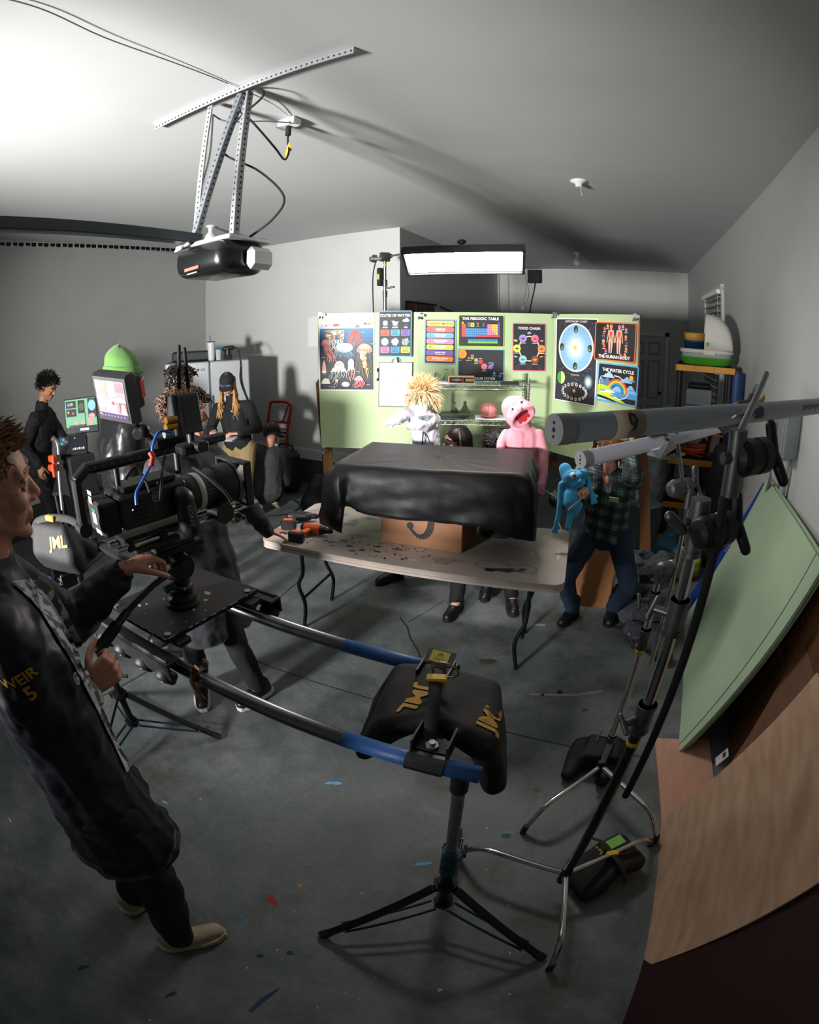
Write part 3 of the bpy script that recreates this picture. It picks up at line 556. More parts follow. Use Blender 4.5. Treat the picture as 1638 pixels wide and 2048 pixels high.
# --- water cycle
s = Sheet(FR_, (1198.3, 725), (1278.5, 733.5), (1273.3, 815.5), (1192.6, 799.5), '14171b', '58a4dc', .025, off=.006); A = s.A
s.rect(.025, .12, .975, A * .34, '4a98d0'); s.rect(.025, A * .3, .975, A * .34, '7ab8e2'); s.text('THE WATER CYCLE', .5, A * .79, .088, 'f4f4f2', .02)
for x, h, w, c in ((.12, .6, .17, '6a86a4'), (.25, .62, .2, '58749a'), (.53, .48, .14, '8cb8dc'), (.84, .5, .17, '8cb4d8')): s.poly([(max(.025, x - w), A * .34), (x - .02, A * h), (x + .02, A * h), (min(.975, x + w), A * .34)], c)
for k, c in enumerate(('e8402c', 'f08030', 'f0d040', '6ab848', '2f90d0', '2c4f98')):
    a = circ(.5, A * .27, .27 - k * .024, .27 - k * .024, 20, 0, 180); q = circ(.5, A * .27, .25 - k * .024, .25 - k * .024, 20, 0, 180)
    for i in range(19): s.poly([a[i], a[i + 1], q[i + 1], q[i]], c)
s.poly([(.025, A * .42), (.15, A * .44), (.3, A * .40), (.42, A * .30), (.3, A * .22), (.025, A * .2)], 'b4cc34'); s.poly([(.025, A * .22), (.35, A * .26), (.55, A * .14), (.75, .03), (.3, A * .05), (.025, A * .12)], 'c8d840')
s.poly([(.08, A * .27), (.3, A * .31), (.45, A * .29), (.47, A * .26), (.28, A * .25), (.1, A * .23)], 'd8ecf6'); s.poly([(.025, A * .16), (.2, A * .14), (.5, A * .06), (.62, .03), (.4, .03), (.025, A * .1)], '14171b'); s.poly([(.025, A * .1), (.4, .03), (.025, .03)], 'a8d0ec')
for cx, cy, c in ((.28, .7, '9cc4e4'), (.72, .62, '8cb4d8')):
    for dx, dy, r in ((0, 0, .05), (-.07, -.015, .035), (.07, -.012, .04), (.02, .03, .04)): s.circ(cx + dx, A * cy + dy, r, c)
    s.rect(cx - .15, A * cy - .05, cx + .15, A * cy - .02, c)
s.circ(.84, A * .69, .05, 'f0a838')
for pts in ([(.1, A * .66), (.05, A * .5), (.07, A * .36)], [(.42, A * .7), (.56, A * .68), (.64, A * .6)], [(.8, A * .3), (.72, A * .16), (.58, A * .12), (.44, A * .16)]): s.line(pts, .016, 'f0f4f4')
for _ in range(40): s.circ(rp.uniform(.12, .42), A * rp.uniform(.52, .64), .004, '7a8088', n=5)
for x, y in ((.08, .27), (.36, .16), (.8, .37), (.8, .6)): s.rect(x, A * y, x + .13, A * y + .028, '4f9ad0')
s.done('water_cycle_poster', 'blue-edged chart reading THE WATER CYCLE with a rainbow')
# --- whiteboard
t = thing('whiteboard', 'white dry-erase clipboard with handwriting hanging on the green panel', 'whiteboard', onp(FL_, 790, 813, .02))
s = Sheet(FL_, (759, 723.3), (825.5, 724.2), (824, 813.5), (757, 813), 'eceef4', '23262c', .022, off=.012, rad=.01); A = s.A
def hand(tx, x, y, z, sh=.18): s.k += 1; s.b.text(tx, s.fr, x, y, z, ink('33373f'), .0032 + s.k * .000012, 'L', -.022, .95, sh)
hand('The', .15, A * .76, .2); hand('Theory', .13, A * .60, .19, .25); hand('of', .45, A * .44, .19, .25); hand('S', .66, A * .44, .19); hand('Obedience', .13, A * .26, .17, .2)
for i in range(5): s.line([(.2 + i * .07, A * (.235 - i * .012)), (.8 - i * .01, A * (.25 - i * .022))], .005, '6a6e78')
s.line([(.3, A * .57), (.6, A * .66)], .006, '6a6e78'); s.line([(.08, A * .14), (.35, A * .05)], .006, '33363c'); s.line([(.1, A * .06), (.3, A * .15), (.38, A * .18)], .006, '33363c')
for x, y in ((.08, .14), (.35, .05), (.1, .06), (.3, .15)): s.circ(x, A * y, .012, '33363c')
s.poly([(.68, A * .93), (.72, A * .955), (.95, A * .87), (.93, A * .82), (.86, A * .82)], 'a9adb2'); s.b.build('board', t)
b = MB(); fr = s.fr; b.cyl(fr(-.035, A * .86, .012), fr(-.035, A * .58, .012), .007, MBLK); b.cyl(fr(-.035, A * .78, .012), fr(-.035, A * .64, .012), .0075, WHT); b.build('marker', t)
b = MB(); b.cyl(fr(.5, A * 1.03, .012), fr(.5, A * 1.03, .03), .014, CLAMPM); b.ball(fr(.5, A * 1.07, .02), .012, WHT)
for d in (-1, 1): b.tube(bez([fr(.5, A * 1.1, .02), fr(.5 + d * .09, A * 1.06, .01), fr(.5 + d * .13, A * 1.0, .005)], 5), .003, mat('green_wire_hook', '5d8c5c', .4))
b.build('hook', t)
# --- clamps on the panel tops
def clamp(px, py, fr, lab, zz=None):
    p = onp(fr, px, py, .02); t = thing('panel_clamp', lab, 'clamp', p, 'metal clamps on the panels'); f = F(p, fr.x, fr.z, (0, 0, 1))
    b = MB(); b.box((0, -.025, .01), (.035, .075, .01), CLAMPM, f, .002); b.box((0, .012, -.008), (.03, .008, .05), CLAMPM, f); b.box((.02, .016, -.004), (.05, .004, .022), CLAMPM, f); b.build('jaw', t)
    b = MB(); b.cyl(f(0, .01, -.02), f(0, .04, -.035), .012, mat('clamp_grip', '73797e', .5), r1=.009); b.build('grip', t)
clamp(641, 629, FL_, 'metal clamp on the top left corner of the jellyfish panel'); clamp(838, 630, FC_, 'metal clamp on the panel seam above the SCIENTIFIC METHOD chart'); clamp(1110, 628, FR_, 'metal clamp on the panel seam above the astronomy chart'); clamp(1272, 632, FR_, 'metal clamp on the top right corner of the set')
clamp(647, 899, FL_, 'metal clamp under the lower left corner of the green panels'); clamp(1097, 905, FR_, 'metal clamp under the panels beside the pink puppet')
# --- wooden supports behind the panels
def plank(name, pts, w, d, m, lab, x=None, cat='wood', grp=None):
    b = MB(); p0, p1 = V(pts[0]), V(pts[1]); z = (p1 - p0); L = z.length; X, Y, Z = frame(z, x); b.box((0, 0, L / 2), (w, d, L), m, F(p0, X, Y, Z), .002); return b.thing(name, lab, cat, grp)
WOODD = mat('brown_wood', '7a4a26', 0.6, nz=0.45, ns=5, stretch=(1, 1, .12)); g = FL_
plank('wooden_post', (g(.045, 0, -.05), g(.045, 2.1, -.05)), .085, .038, WOOD, 'pine post standing behind the left edge of the green panels', g.x, 'post')
plank('wooden_brace', (g(-.08, .0, -.5), g(-.015, 1.55, -.055)), .04, .09, WOODD, 'brown wooden brace slanting behind the left panel', g.x, 'brace')
plank('wooden_post', (FR_(.8, 0, -.05), FR_(.8, 2.13, -.05)), .085, .038, WOOD, 'pine post behind the right edge of the green panels', FR_.x, 'post')
plank('wooden_rail', (FC_(.95, .86, -.05), FC_(1.25, .86, -.05)), .14, .04, WOODD, 'short brown timber under the panels beside the pink puppet', (0, 0, 1), 'timber')
plank('wooden_brace', ((0.17, 4.1, 1.15), (0.36, 3.45, 0.0)), .09, .04, WOODD, 'brown timber leg slanting behind the person in plaid', (1, 0, 0), 'brace')
plank('wooden_brace', ((0.10, 3.95, 1.3), (0.03, 3.35, 0.0)), .09, .03, WOOD, 'light timber leg just behind the elbow of the person in plaid', (1, 0, 0), 'brace')
b = MB(); b.prism([(-.24, 0), (.08, 0), (.05, .62), (-.2, .62)], F((.0, 3.32, 0), (1, .05, 0), (0, .12, 1), (0, -1, .12)), .012, mat('cardboard_brown', '8a5a34', .75, nz=.2, ns=4)); b.thing('cardboard_sheet', 'brown cardboard sheet standing behind the legs of the person in plaid', 'cardboard')
# --- chrome wire shelf in front of the centre panel
def onS(px, py, off): return atpl(px, py, FC_(0, 0, off), FC_.z)
def loc(fr, p): d = p - fr.o; return d.dot(fr.x), d.dot(fr.y), d.dot(fr.z)
xl, _, _ = loc(FC_, onS(868, 745, .06)); xr, zt, _ = loc(FC_, onS(1057, 757, .32)); _, z1, _ = loc(FC_, onS(1050, 772, .32)); _, z2, _ = loc(FC_, onS(1040, 843, .32))
t = thing('wire_shelf', 'chrome wire shelving unit in front of the green panel', 'shelf', FC_((xl + xr) / 2, 0, .18))
for x in (xl, xr):
    for o in (.04, .33):
        b = MB(); b.cyl(FC_(x, 0.0, o), FC_(x, zt + (.015 if o < .1 else 0), o), .0125, CHR, n=12)
        for k in range(int(zt / .025)): b.cyl(FC_(x, k * .025, o), FC_(x, k * .025 + .004, o), .0135, DKM, n=10, caps=False)
        b.build('post', t)
for zz in (z1, z2):
    b = MB()
    for o in (.04, .33):
        for dz in (0, -.032): b.cyl(FC_(xl, zz + dz, o), FC_(xr, zz + dz, o), .0032, CHR, n=6)
        n = 16
        for k in range(n):
            x0 = xl + (xr - xl) * k / n; x1 = xl + (xr - xl) * (k + .5) / n; x2 = xl + (xr - xl) * (k + 1) / n
            b.cyl(FC_(x0, zz - .032, o), FC_(x1, zz, o), .0022, CHR, n=5); b.cyl(FC_(x1, zz, o), FC_(x2, zz - .032, o), .0022, CHR, n=5)
    for k in range(37): x = xl + (xr - xl) * k / 36; b.cyl(FC_(x, zz + .002, .035), FC_(x, zz + .002, .335), .002, CHR, n=5)
    for x in (xl, xr):
        for dz in (0, -.032): b.cyl(FC_(x, zz + dz, .04), FC_(x, zz + dz, .33), .0032, CHR, n=6)
        for o in (.04, .33): b.cyl(FC_(x, zz - .036, o), FC_(x, zz + .006, o), .0165, CHR, n=12)
    b.build('shelf', t)
def shx(px, py, off): p = onS(px, py, off); return loc(FC_, p)[0]
f1, f2 = FC_.at(0, z1 + .005, 0), FC_.at(0, z2 + .005, 0)
def slab(fr, x0, x1, o0, o1, h0, h1, m, name, lab, cat, bev=.002): b = MB(); b.box(((x0 + x1) / 2, (h0 + h1) / 2, (o0 + o1) / 2), (x1 - x0, h1 - h0, o1 - o0), m, fr, bev); return b.thing(name, lab, cat)
slab(f1, shx(875, 760, .2), shx(950, 760, .2), .1, .3, 0, .004, mat('paper', 'e6e8ea', .7), 'paper_sheet', 'white paper lying on the top wire shelf under the boxed kit', 'paper')
t = thing('boxed_kit', 'flat black and tan boxed kit on the top wire shelf', 'box', f1(shx(922, 757, .25), .005, .25)); x0, x1 = shx(896, 757, .3), shx(949, 757, .3)
b = MB(); b.box(((x0 + x1) / 2, .032, .24), (x1 - x0, .054, .12), mat('tan_card', 'b99a74', .7), f1, .002); b.build('box_body', t)
b = MB(); ff = f1.at(x0, .005, .3005); b.flat(rect(.012, .008, x1 - x0 - .005, .05), ff, .0006, ink('1c1f22')); b.flat(rect((x1 - x0) * .55, .004, (x1 - x0) * .58, .052), ff, .0009, ink('c8482c')); b.flat(rect((x1 - x0) * .66, .018, (x1 - x0) * .97, .04), ff, .0009, ink('a89a4a')); b.flat([(.02, .03), (.08, .042), (.12, .028), (.07, .018)], ff, .0009, ink('8c9298')); b.build('box_label', t)
slab(f1, shx(1003, 764, .28), shx(1038, 764, .28), .2, .3, 0, .02, MBLK, 'notebook', 'thin black notebook on the top wire shelf at the right', 'notebook')
for px, py, fr, sc, lab in ((893, 748, f1.at(0, 0, -.075), 1.0, 'clear conical flask standing on the top wire shelf'), (909, 822, f2.at(0, .03, 0), .85, 'clear glass flask on the dark books of the lower wire shelf'), (913.5, 742, f1, .55, 'tiny clear vial beside the conical flask on the top shelf'), (855, 752, f1, .6, 'small glass jar at the left end of the top wire shelf')):
    q = MB(); q.lathe([(.001, .001), (.04, .001), (.043, .006), (.014, .07), (.013, .1), (.017, .105), (.0155, .105), (.0115, .099), (.0125, .071), (.04, .008), (.001, .004)] if sc > .7 else [(.001, .001), (.022, .001), (.022, .09), (.019, .09), (.019, .005), (.001, .005)], fr(shx(px, py, .17), 0, .17), (0, 0, 1), GLASSM, 18, False); q.v = [fr(shx(px, py, .17), 0, .17) + (v - fr(shx(px, py, .17), 0, .17)) * sc for v in q.v]
    q.thing('glass_flask' if sc > .7 else 'glass_vial', lab, 'glassware')
x0, x1 = shx(876, 835, .25), shx(935, 835, .25)
for k, (c, lab) in enumerate((('2c3a2e', 'dark green book at the bottom of the lower shelf pile'), ('2a3038', 'slate book in the middle of the lower shelf pile'), ('3e4638', 'olive magazine on top of the lower shelf pile'))):
    slab(f2, x0 + .012 * k, x1 + .02 * (k - 1), .1 + .01 * k, .29, .013 * k, .013 * k + .0125, mat('book_' + c, c, .5), 'book', lab, 'book')
slab(f2, shx(950, 840, .2), shx(1012, 840, .2), .08, .3, 0, .004, mat('paper', 'e6e8ea', .7), 'paper_sheet', 'white paper under the pink brain on the lower wire shelf', 'paper')
bc = f2(shx(977, 832, .2), .062, .2); b = MB(); BR = mat('brain_pink', 'd98a86', .55)
def brain(u, v):
    a, t = u * 2 * PI, (v - .5) * PI; d = V((math.cos(t) * math.cos(a), math.cos(t) * math.sin(a), math.sin(t))); n = noise.noise(d * 2.6 + V((4, 1, 0))); g = abs(math.sin(14 * n + 5 * d.z)) ** .6
    r = 1 + .075 * (g - .6) - (.1 * math.exp(-(d.x / .07) ** 2) if d.z > -.2 else 0); return bc + FC_.x * (d.x * .078 * r) + FC_.z * (d.y * .085 * r) + V((0, 0, d.z * .06 * r))
b.grid(brain, 96, 64, BR, True, True); b.thing('brain_model', 'pink toy brain on the lower wire shelf', 'brain model')
# ================================================================ softbox on its boom stand
t = thing('softbox_light', 'wide lit softbox panel hung out over the puppet set', 'studio light', (-1.1, 3.2, 2.5))
n0, n1 = aty(806, 507, 3.02), aty(1040, 502, 3.22); e0, e1 = atz(822, 545, n0.z - .115), atz(1047, 543, n1.z - .115)
X = (n1 - n0); ex = X.normalized(); ey = ((e0 + e1) / 2 - (n0 + n1) / 2); ey = (ey - ex * ey.dot(ex)); hgt = ey.length; ey.normalize(); en = ex.cross(ey)
if en.z > 0: en = -en
sf = F((n0 + n1 + e0 + e1) / 4, ex, ey, en); wd = X.length
b = MB(); b.flat(rect(-wd / 2, -hgt / 2, wd / 2, hgt / 2), sf, 0, mat('softbox_diffuser', (1.0, 0.93, 0.88), 0.6, emit=66)); b.build('diffuser', t)
b = MB(); FAB = mat('softbox_fabric', '17191e', .7)
for sx, sy, w, h in ((0, -1, wd + .05, .02), (0, 1, wd + .05, .02)): b.box((0, sy * (hgt / 2 + .012), -.012), (w, .012, .055), FAB, sf)
for sx in (-1, 1): b.box((sx * (wd / 2 + .015), 0, -.012), (.018, hgt + .04, .055), FAB, sf)
b.box((0, 0, -.042), (wd + .04, hgt + .03, .012), FAB, sf); b.box((0, .03, -.06), (wd * .8, hgt * .4, .03), BLK, sf); b.build('softbox_hood', t)
b = MB(); p = sf(wd / 2 + .02, hgt / 2, 0); b.tube(bez([p, p + V((.01, 0, -.12)), p + V((-.01, 0, -.24))], 5), .003, MBLK); b.tube(bez([p, p + V((.03, 0, -.14)), p + V((.02, 0, -.2)), p + V((-.01, 0, -.25))], 5), .003, MBLK); b.box(p + V((-.01, 0, -.26)), (.03, .02, .02), MBLK); b.build('dangling_cord', t)
b = MB(); b.tube([sf(-.02, -.02, -.1), sf(-.02, -.02, -.15)], .012, BLK); b.ball(sf(-.02, -.02, -.17), (.035, .02, .02), BLK); b.build('mount_knob', t)
sp = V((-2.16, 4.05, 0)); t = thing('boom_stand', 'chrome light stand behind the set holding the softbox arm', 'light stand', sp)
b = MB(); b.cyl(sp, sp + V((0, 0, 2.35)), .017, CHR); b.build('lower_tube', t)
b = MB(); b.cyl(sp + V((0, 0, 2.33)), sp + V((0, 0, 2.66)), .0135, STL); b.cyl(sp + V((0, 0, 2.31)), sp + V((0, 0, 2.37)), .022, CAST); b.cyl(sp + V((0, 0, 2.41)), sp + V((0, 0, 2.47)), .022, CAST); b.cyl(sp + V((0, 0, 2.6)), sp + V((0, 0, 2.625)), .0145, YTAPE); b.build('riser', t)
b = MB(); b.cyl(sp + V((.02, 0, 2.395)), sp + V((.06, 0, 2.395)), .008, CAST); b.box(sp + V((.075, 0, 2.4)), (.05, .015, .02), CAST, None, .004); b.build('lock_knob', t)
b = MB(); b.box(sp + V((-.04, -.02, 2.5)), (.05, .05, .17), DKM, None, .008); b.box(sp + V((-.045, -.047, 2.5)), (.02, .002, .05), YTAPE); b.build('ballast_box', t)
hp = sp + V((0, 0, 2.69)); tip = sf(-.25, 0, -.12); ad = (tip - hp).normalized()
b = MB(); b.cyl(hp - V((.03, .03, 0)), hp + V((.03, .03, .0)), .045, CAST); b.box(hp + V((-.05, -.04, -.02)), (.09, .03, .03), CAST, F((0, 0, 0)).rot(.4), .005); b.build('grip_head', t)
b = MB(); b.cyl(hp - ad * .36, tip, .0095, STL); b.cyl(hp + ad * .06, hp + ad * .2, .02, MBLK); b.cyl(hp - ad * .42 - V((0, .03, 0)), hp - ad * .36 + V((0, .03, 0)), .04, CAST); b.box(hp - ad * .46, (.07, .04, .05), CAST, None, .008); b.build('boom_arm', t)
b = MB(); b.tube(bez([hp + V((-.06, -.05, -.02)), hp + V((-.1, -.05, -.2)), hp + V((-.09, -.05, -.6)), hp + V((-.06, -.03, -1.1))], 8), .006, MBLK); b.build('power_cable', t)
for k in range(3): a = k * 2.09 + .4; q = MB(); q.tube([sp + V((0, 0, .35)), sp + V((.2 * math.cos(a), .2 * math.sin(a), .3)), sp + V((.45 * math.cos(a), .45 * math.sin(a), .02))], .012, CHR); q.build('leg', t)
# --- wall items behind the set
t = thing('wall_speaker', 'small square black speaker on the rear bay wall with a dangling cable', 'speaker', (-1.75, 9.24, 2.92)); b = MB(); b.box((-1.75, 9.22, 3.045), (.25, .14, .25), MBLK, None, .01); b.build('cabinet', t)
b = MB(); b.tube(bez([(-1.75, 9.25, 2.92), (-1.78, 9.26, 2.75), (-1.84, 9.27, 2.5), (-1.9, 9.27, 2.1)], 6), .008, MBLK); b.build('cable', t)
for px, lab in ((968, 'steel chain hanging in the rear bay, the left one of two'), (998, 'steel chain hanging in the rear bay, nearer the speaker')):
    b = MB(); p = aty(px, 545, 8.6); n = 34
    for k in range(n): c = V((p.x, p.y, 3.2 - k * .035)); b.tube([c + V((.011 * math.cos(a * PI / 4), 0, .02 * math.sin(a * PI / 4))) if k % 2 else c + V((0, .011 * math.cos(a * PI / 4), .02 * math.sin(a * PI / 4))) for a in range(9)], .004, STL, 5, False)
    b.thing('hanging_chain', lab, 'chain')
b = MB(); RDM = mat('rack_red', '5a2e28', .6); fr = F((-2.49, 5.2, 2.1), (0, 1, 0), (0, 0, 1), (1, 0, 0))
for k in range(3): b.box((.12 + k * .3, .12, 0), (.24, .2, .016), RDM, fr, .003)
b.box((.45, .235, 0), (.95, .02, .018), MBLK, fr); b.box((-.03, .12, 0), (.03, .25, .018), MBLK, fr)
tag(b.build('wall_rack', None, (-2.49, 5.65, 2.1)), 'dark red wall rack on the shadowed side wall above the panels', 'rack')
b = MB(); fr = F((-2.49, 6.3, 2.2), (0, 1, 0), (0, 0, 1), (1, 0, 0)); b.tube(bez([(-2.485, 6.25, 2.32), (-2.485, 6.7, 2.27), (-2.485, 7.3, 2.25)], 6), .01, MBLK); b.thing('wall_cable', 'cable trailing from the red banner along the side wall', 'cable')
b = MB(); w0 = aty(617, 633, 5.03); w1 = aty(640, 694, 5.03); b.box(((w0.x + w1.x) / 2 + .06, 5.035, (w0.z + w1.z) / 2), (.32, .015, abs(w0.z - w1.z)), mat('white_plate', 'c9cccb', .5), None, .004); b.thing('wall_panel', 'white access panel on the back wall behind the jellyfish poster', 'access panel')
# ================================================================ folding table and what is on it
u = V((math.cos(.1045), math.sin(.1045), 0)); v = V((-u.y, u.x, 0)); TF = F(V((-0.2, 2.26, 0)) - u * 1.83, u, v)      # origin front left corner, x along the front
TBL = mat('table_plastic', 'b5a9a0', .5, nz=.12, ns=9, bump=.02, bs=80); t = thing('folding_table', 'paint-spattered folding plastic table holding the draped box', 'table', TF(.915, .38, 0))
b = MB(); rr = rrect(0, 0, 1.83, .76, .06, 6); b.prism(rr, TF, .74, TBL, .722); b.prism(rrect(.006, .006, 1.824, .754, .055, 6), TF, .722, TBL, .706); b.prism(rrect(.0, .0, 1.83, .76, .06, 6), TF, .706, TBL, .69)
rt = random.Random(3)
def blot(x, y, r, c, st=1.0, an=0.0, n=9):
    k = [.5 + rt.random() * .7 for _ in range(n)]; ca, sa = math.cos(an), math.sin(an); q = []
    for i in range(n): p, w = math.cos(2 * PI * i / n) * r * k[i] * st, math.sin(2 * PI * i / n) * r * k[i]; q.append((min(1.8, max(.02, x + p * ca - w * sa)), min(.74, max(.02, y + p * sa + w * ca))))
    b.flat(q, TF, .7404 + rt.random() * .0004, mat('table_paint_' + c, c, .55, nz=.35, ns=40))
for x, y, r, c, st, an in ((.42, .46, .03, '5c8fbf', 2.5, .5), (.36, .38, .02, '3f7cb8', 2, .8), (.5, .6, .025, '7fa8cc', 2, .3), (.55, .3, .035, '9aa878', 2, 0), (.62, .42, .03, 'a8b088', 1.6, .3), (.42, .52, .022, 'b89a6a', 1.4, .2), (.3, .6, .02, '6f98c0', 2.4, .7), (.5, .2, .02, '4a6a90', 1.6, .2), (.56, .14, .02, '35507a', 1.2, 0), (.44, .16, .02, '5578a0', 1.5, .4), (.66, .12, .015, '2c2f36', 1.3, 0), (.6, .09, .018, '7a5a48', 1.6, .2), (.75, .13, .012, '30343a', 2, .1), (.92, .09, .013, '20242a', 1.2, 0), (1.02, .16, .014, 'd08a3c', 1.2, 0), (.98, .1, .02, 'd8d4cc', 1.6, 0), (1.15, .15, .05, 'a09a92', 2, .1), (1.62, .36, .016, 'e0dcd4', 1.2, 1), (1.55, .5, .008, '26221f', 1, 0), (.85, .2, .02, '8a6a58', 2, .1), (.72, .2, .012, '2a2c30', 2.5, .1), (1.5, .12, .03, '4a4a4c', 2.6, .15), (1.42, .1, .02, '2a2c30', 2.5, .1), (1.58, .13, .025, '5a5a5a', 1.5, .4)): blot(x, y, r, c, st, an)
for _ in range(90): blot(rt.uniform(.3, 1.1), rt.uniform(.06, .26), rt.uniform(.003, .008), rt.choice(['23262c', '35507a', '5a4438', '8a8a88', '3a4a66', '7a5244']), rt.choice([1, 1.5, 2.2]), rt.uniform(0, 3), 6)
for q in stroke([(1.42 + .1 * math.cos(a * .5), .16 + .05 * math.sin(a * .5)) for a in range(9)] + [(1.6 + .07 * math.cos(a * .5 - 1), .15 + .05 * math.sin(a * .5 - 1)) for a in range(8)], .004): b.flat(q, TF, .7409, ink('55555a'))
b.flat(rrect(1.77, .3, 1.785, .42, .007), TF, .7406, ink('cfc8c0')); b.build('tabletop', t)
LEG = mat('table_leg_black', '17191b', .3, .5)
for x0, sx in ((.15, -1), (1.62, 1)):
    for y0, y1 in ((.18, .21), (.6, .57)):
        q = MB(); q.tube(bez([TF(x0 + .02, y1, .69), TF(x0 + .02, y1, .45), TF(x0 + .015 * sx, (y0 + y1) / 2, .34), TF(x0 + .03 * sx * -1, y0, .2), TF(x0 - .05 * 0, y0, 0.0)], 6), .0135, LEG, 10); q.build('leg', t)
    q = MB(); q.cyl(TF(x0 + .01, .195, .24), TF(x0 + .01, .585, .24), .01, LEG, n=10); q.build('leg_crossbar', t); q = MB(); q.cyl(TF(x0 + .02, .1, .68), TF(x0 + .02, .66, .68), .013, LEG, n=10); q.cyl(TF(x0 + .02, .39, .66), TF(x0 - .45 * sx, .39, .685), .008, LEG, n=8); q.build('leg_brace', t)
# --- cardboard box with a numeral
CARD = mat('cardboard', '8c6244', .75, nz=.12, ns=10); c0, c1, c2 = (atz(*p, .741) for p in ((762.4, 1082.5), (922.8, 1107.4), (957.6, 1062)))
ex = (c1 - c0).normalized(); ey = V((-ex.y, ex.x, 0)); bw, bd = (c1 - c0).length, (c2 - c1).length; BF = F(c0, ex, ey)
t = thing('cardboard_box', 'brown cardboard box with a black numeral under the black cloth', 'box', BF(bw / 2, bd / 2, 0)); b = MB(); b.box((bw / 2, bd / 2, .25), (bw, bd, .5), CARD, BF, .004); b.build('carton', t)
b = MB(); ff = F(BF(0, -.0006, 0), ex, (0, 0, 1), -ey); th = []
for k in range(15):      # the hooked foot of a tall bold numeral
    a = math.radians(75 - k * 14.5); w = .012 + .032 * max(0, math.sin((k + 1) / 16 * PI)) ** 1.2; th.append((.255 + .062 * math.cos(a) * 1.05, .195 + .105 * math.sin(a) - .02, w))
for (x0, y0, w0), (x1, y1, w1) in zip(th, th[1:]):
    L = math.hypot(x1 - x0, y1 - y0); nx, ny = -(y1 - y0) / L, (x1 - x0) / L; b.flat([(x0 + nx * w0 / 2, y0 + ny * w0 / 2), (x0 - nx * w0 / 2, y0 - ny * w0 / 2), (x1 - nx * w1 / 2, y1 - ny * w1 / 2), (x1 + nx * w1 / 2, y1 + ny * w1 / 2)], ff, 0, ink('14110f'))
b.flat(circ(.19, .135, .022), ff, .0002, ink('14110f')); b.flat(stroke([(.19, .118), (.225, .08)], .018)[0], ff, .0001, ink('14110f')); b.build('printed_numeral', t)
# --- black cloth
CLOTH = mat('black_satin_cloth', '0b0c0f', .48, bump=.06, bs=25, sheen=.05); ZC_ = 1.27; CLOTH.node_tree.nodes['Principled BSDF'].inputs['Specular IOR Level'].default_value = .22
kf = [atz(*p, ZC_) for p in ((668, 928.6), (1056.5, 948.8), (1063.8, 899.3), (745, 884))]; mid = sum(kf, V()) / 4; nf = V((kf[1].y - kf[0].y, -(kf[1].x - kf[0].x), 0)).normalized()
def hang(px, py, off): return atpl(px, py, kf[0] + nf * off, nf)
ring_t, ring_b = [], []      # matching rings: cloth edge on the box top, hem below
N = 36; hem = [(683, 1066), (690, 1014), (700, 1018), (725, 1028), (762, 1035), (810, 1040), (858, 1044), (910, 1049), (959, 1053), (1000, 1066), (1035, 1079), (1066, 1083)]; hb = bez([V((p[0], p[1], 0)) for p in hem], 6)
for i in range(N + 1):
    s_ = i / N; q = hb[int(round(s_ * (len(hb) - 1)))]; ring_t.append(kf[0].lerp(kf[1], s_)); ring_b.append(hang(q.x, q.y, .05 + .05 * math.exp(-(s_ / .05) ** 2) + .05 * math.exp(-((1 - s_) / .05) ** 2)))
for i in range(1, 11): s_ = i / 10; ring_t.append(kf[1].lerp(kf[2], s_)); ring_b.append(ring_t[-1] + V((.05 + .02 * math.sin(i * 1.7), -.0, 0)) + V((0, 0, -.40 + .03 * math.sin(i * .9) + (.0 if i > 1 else -.02))))
for i in range(1, 25): s_ = i / 24; ring_t.append(kf[2].lerp(kf[3], s_)); ring_b.append(ring_t[-1] - nf * (.05 + .02 * math.sin(i * 1.3)) + V((0, 0, -.38)))
for i in range(1, 10):
    s_ = i / 10; ring_t.append(kf[3].lerp(kf[0], s_)); o = V((-.07 - .08 * s_, -.03 * s_, -.36 - .04 * s_)); ring_b.append(ring_t[-1] + o)
n = len(ring_t); b = MB(); K = 14; J = 12; vs = []
for j in range(J + 1):      # top
    t_ = j / J; vs += [mid.lerp(p, t_) + V((0, 0, .0035 * noise.noise(p * 9 + V((0, 0, t_ * 3))) * (1 - abs(t_ - .5)))) for p in ring_t]
for k in range(1, K + 1):      # skirt
    t_ = k / K
    for i in range(n):
        p, q = ring_t[i], ring_b[i]; out = (q - p); out.z = 0; w = p.lerp(q, t_); bulge = math.sin(min(1, t_ * 3) * PI / 2) * (1 - t_) * .6; w += out * bulge
        a = p * 11; w += (out.normalized() if out.length > 1e-5 else nf) * (.016 * noise.noise(V((a.x * .7 + t_ * 2.2, a.y * .7, t_ * 3.4))) + .012 * noise.noise(V((a.x * 2.1 - t_ * 3, a.y * 2.1, t_ * 5)))) * (.25 + t_); vs.append(w)
R = J + K; fs = [(j * n + i, j * n + (i + 1) % n, (j + 1) * n + (i + 1) % n, (j + 1) * n + i) for j in range(R) for i in range(n)]
b.add(vs, fs, CLOTH, True); b.thing('black_cloth', 'black satin cloth draped over the box on the folding table', 'cloth', solid=.002)
b = MB(); hc = atz(1000, 1062, .742); b.lathe([(.001, .002), (.13, .004), (.135, .01), (.085, .016), (.08, .07), (.06, .1), (.001, .105)], hc, (0, 0, 1), MBLK, 28); b.thing('black_hat', 'round black hat on the table right of the cardboard box', 'hat')
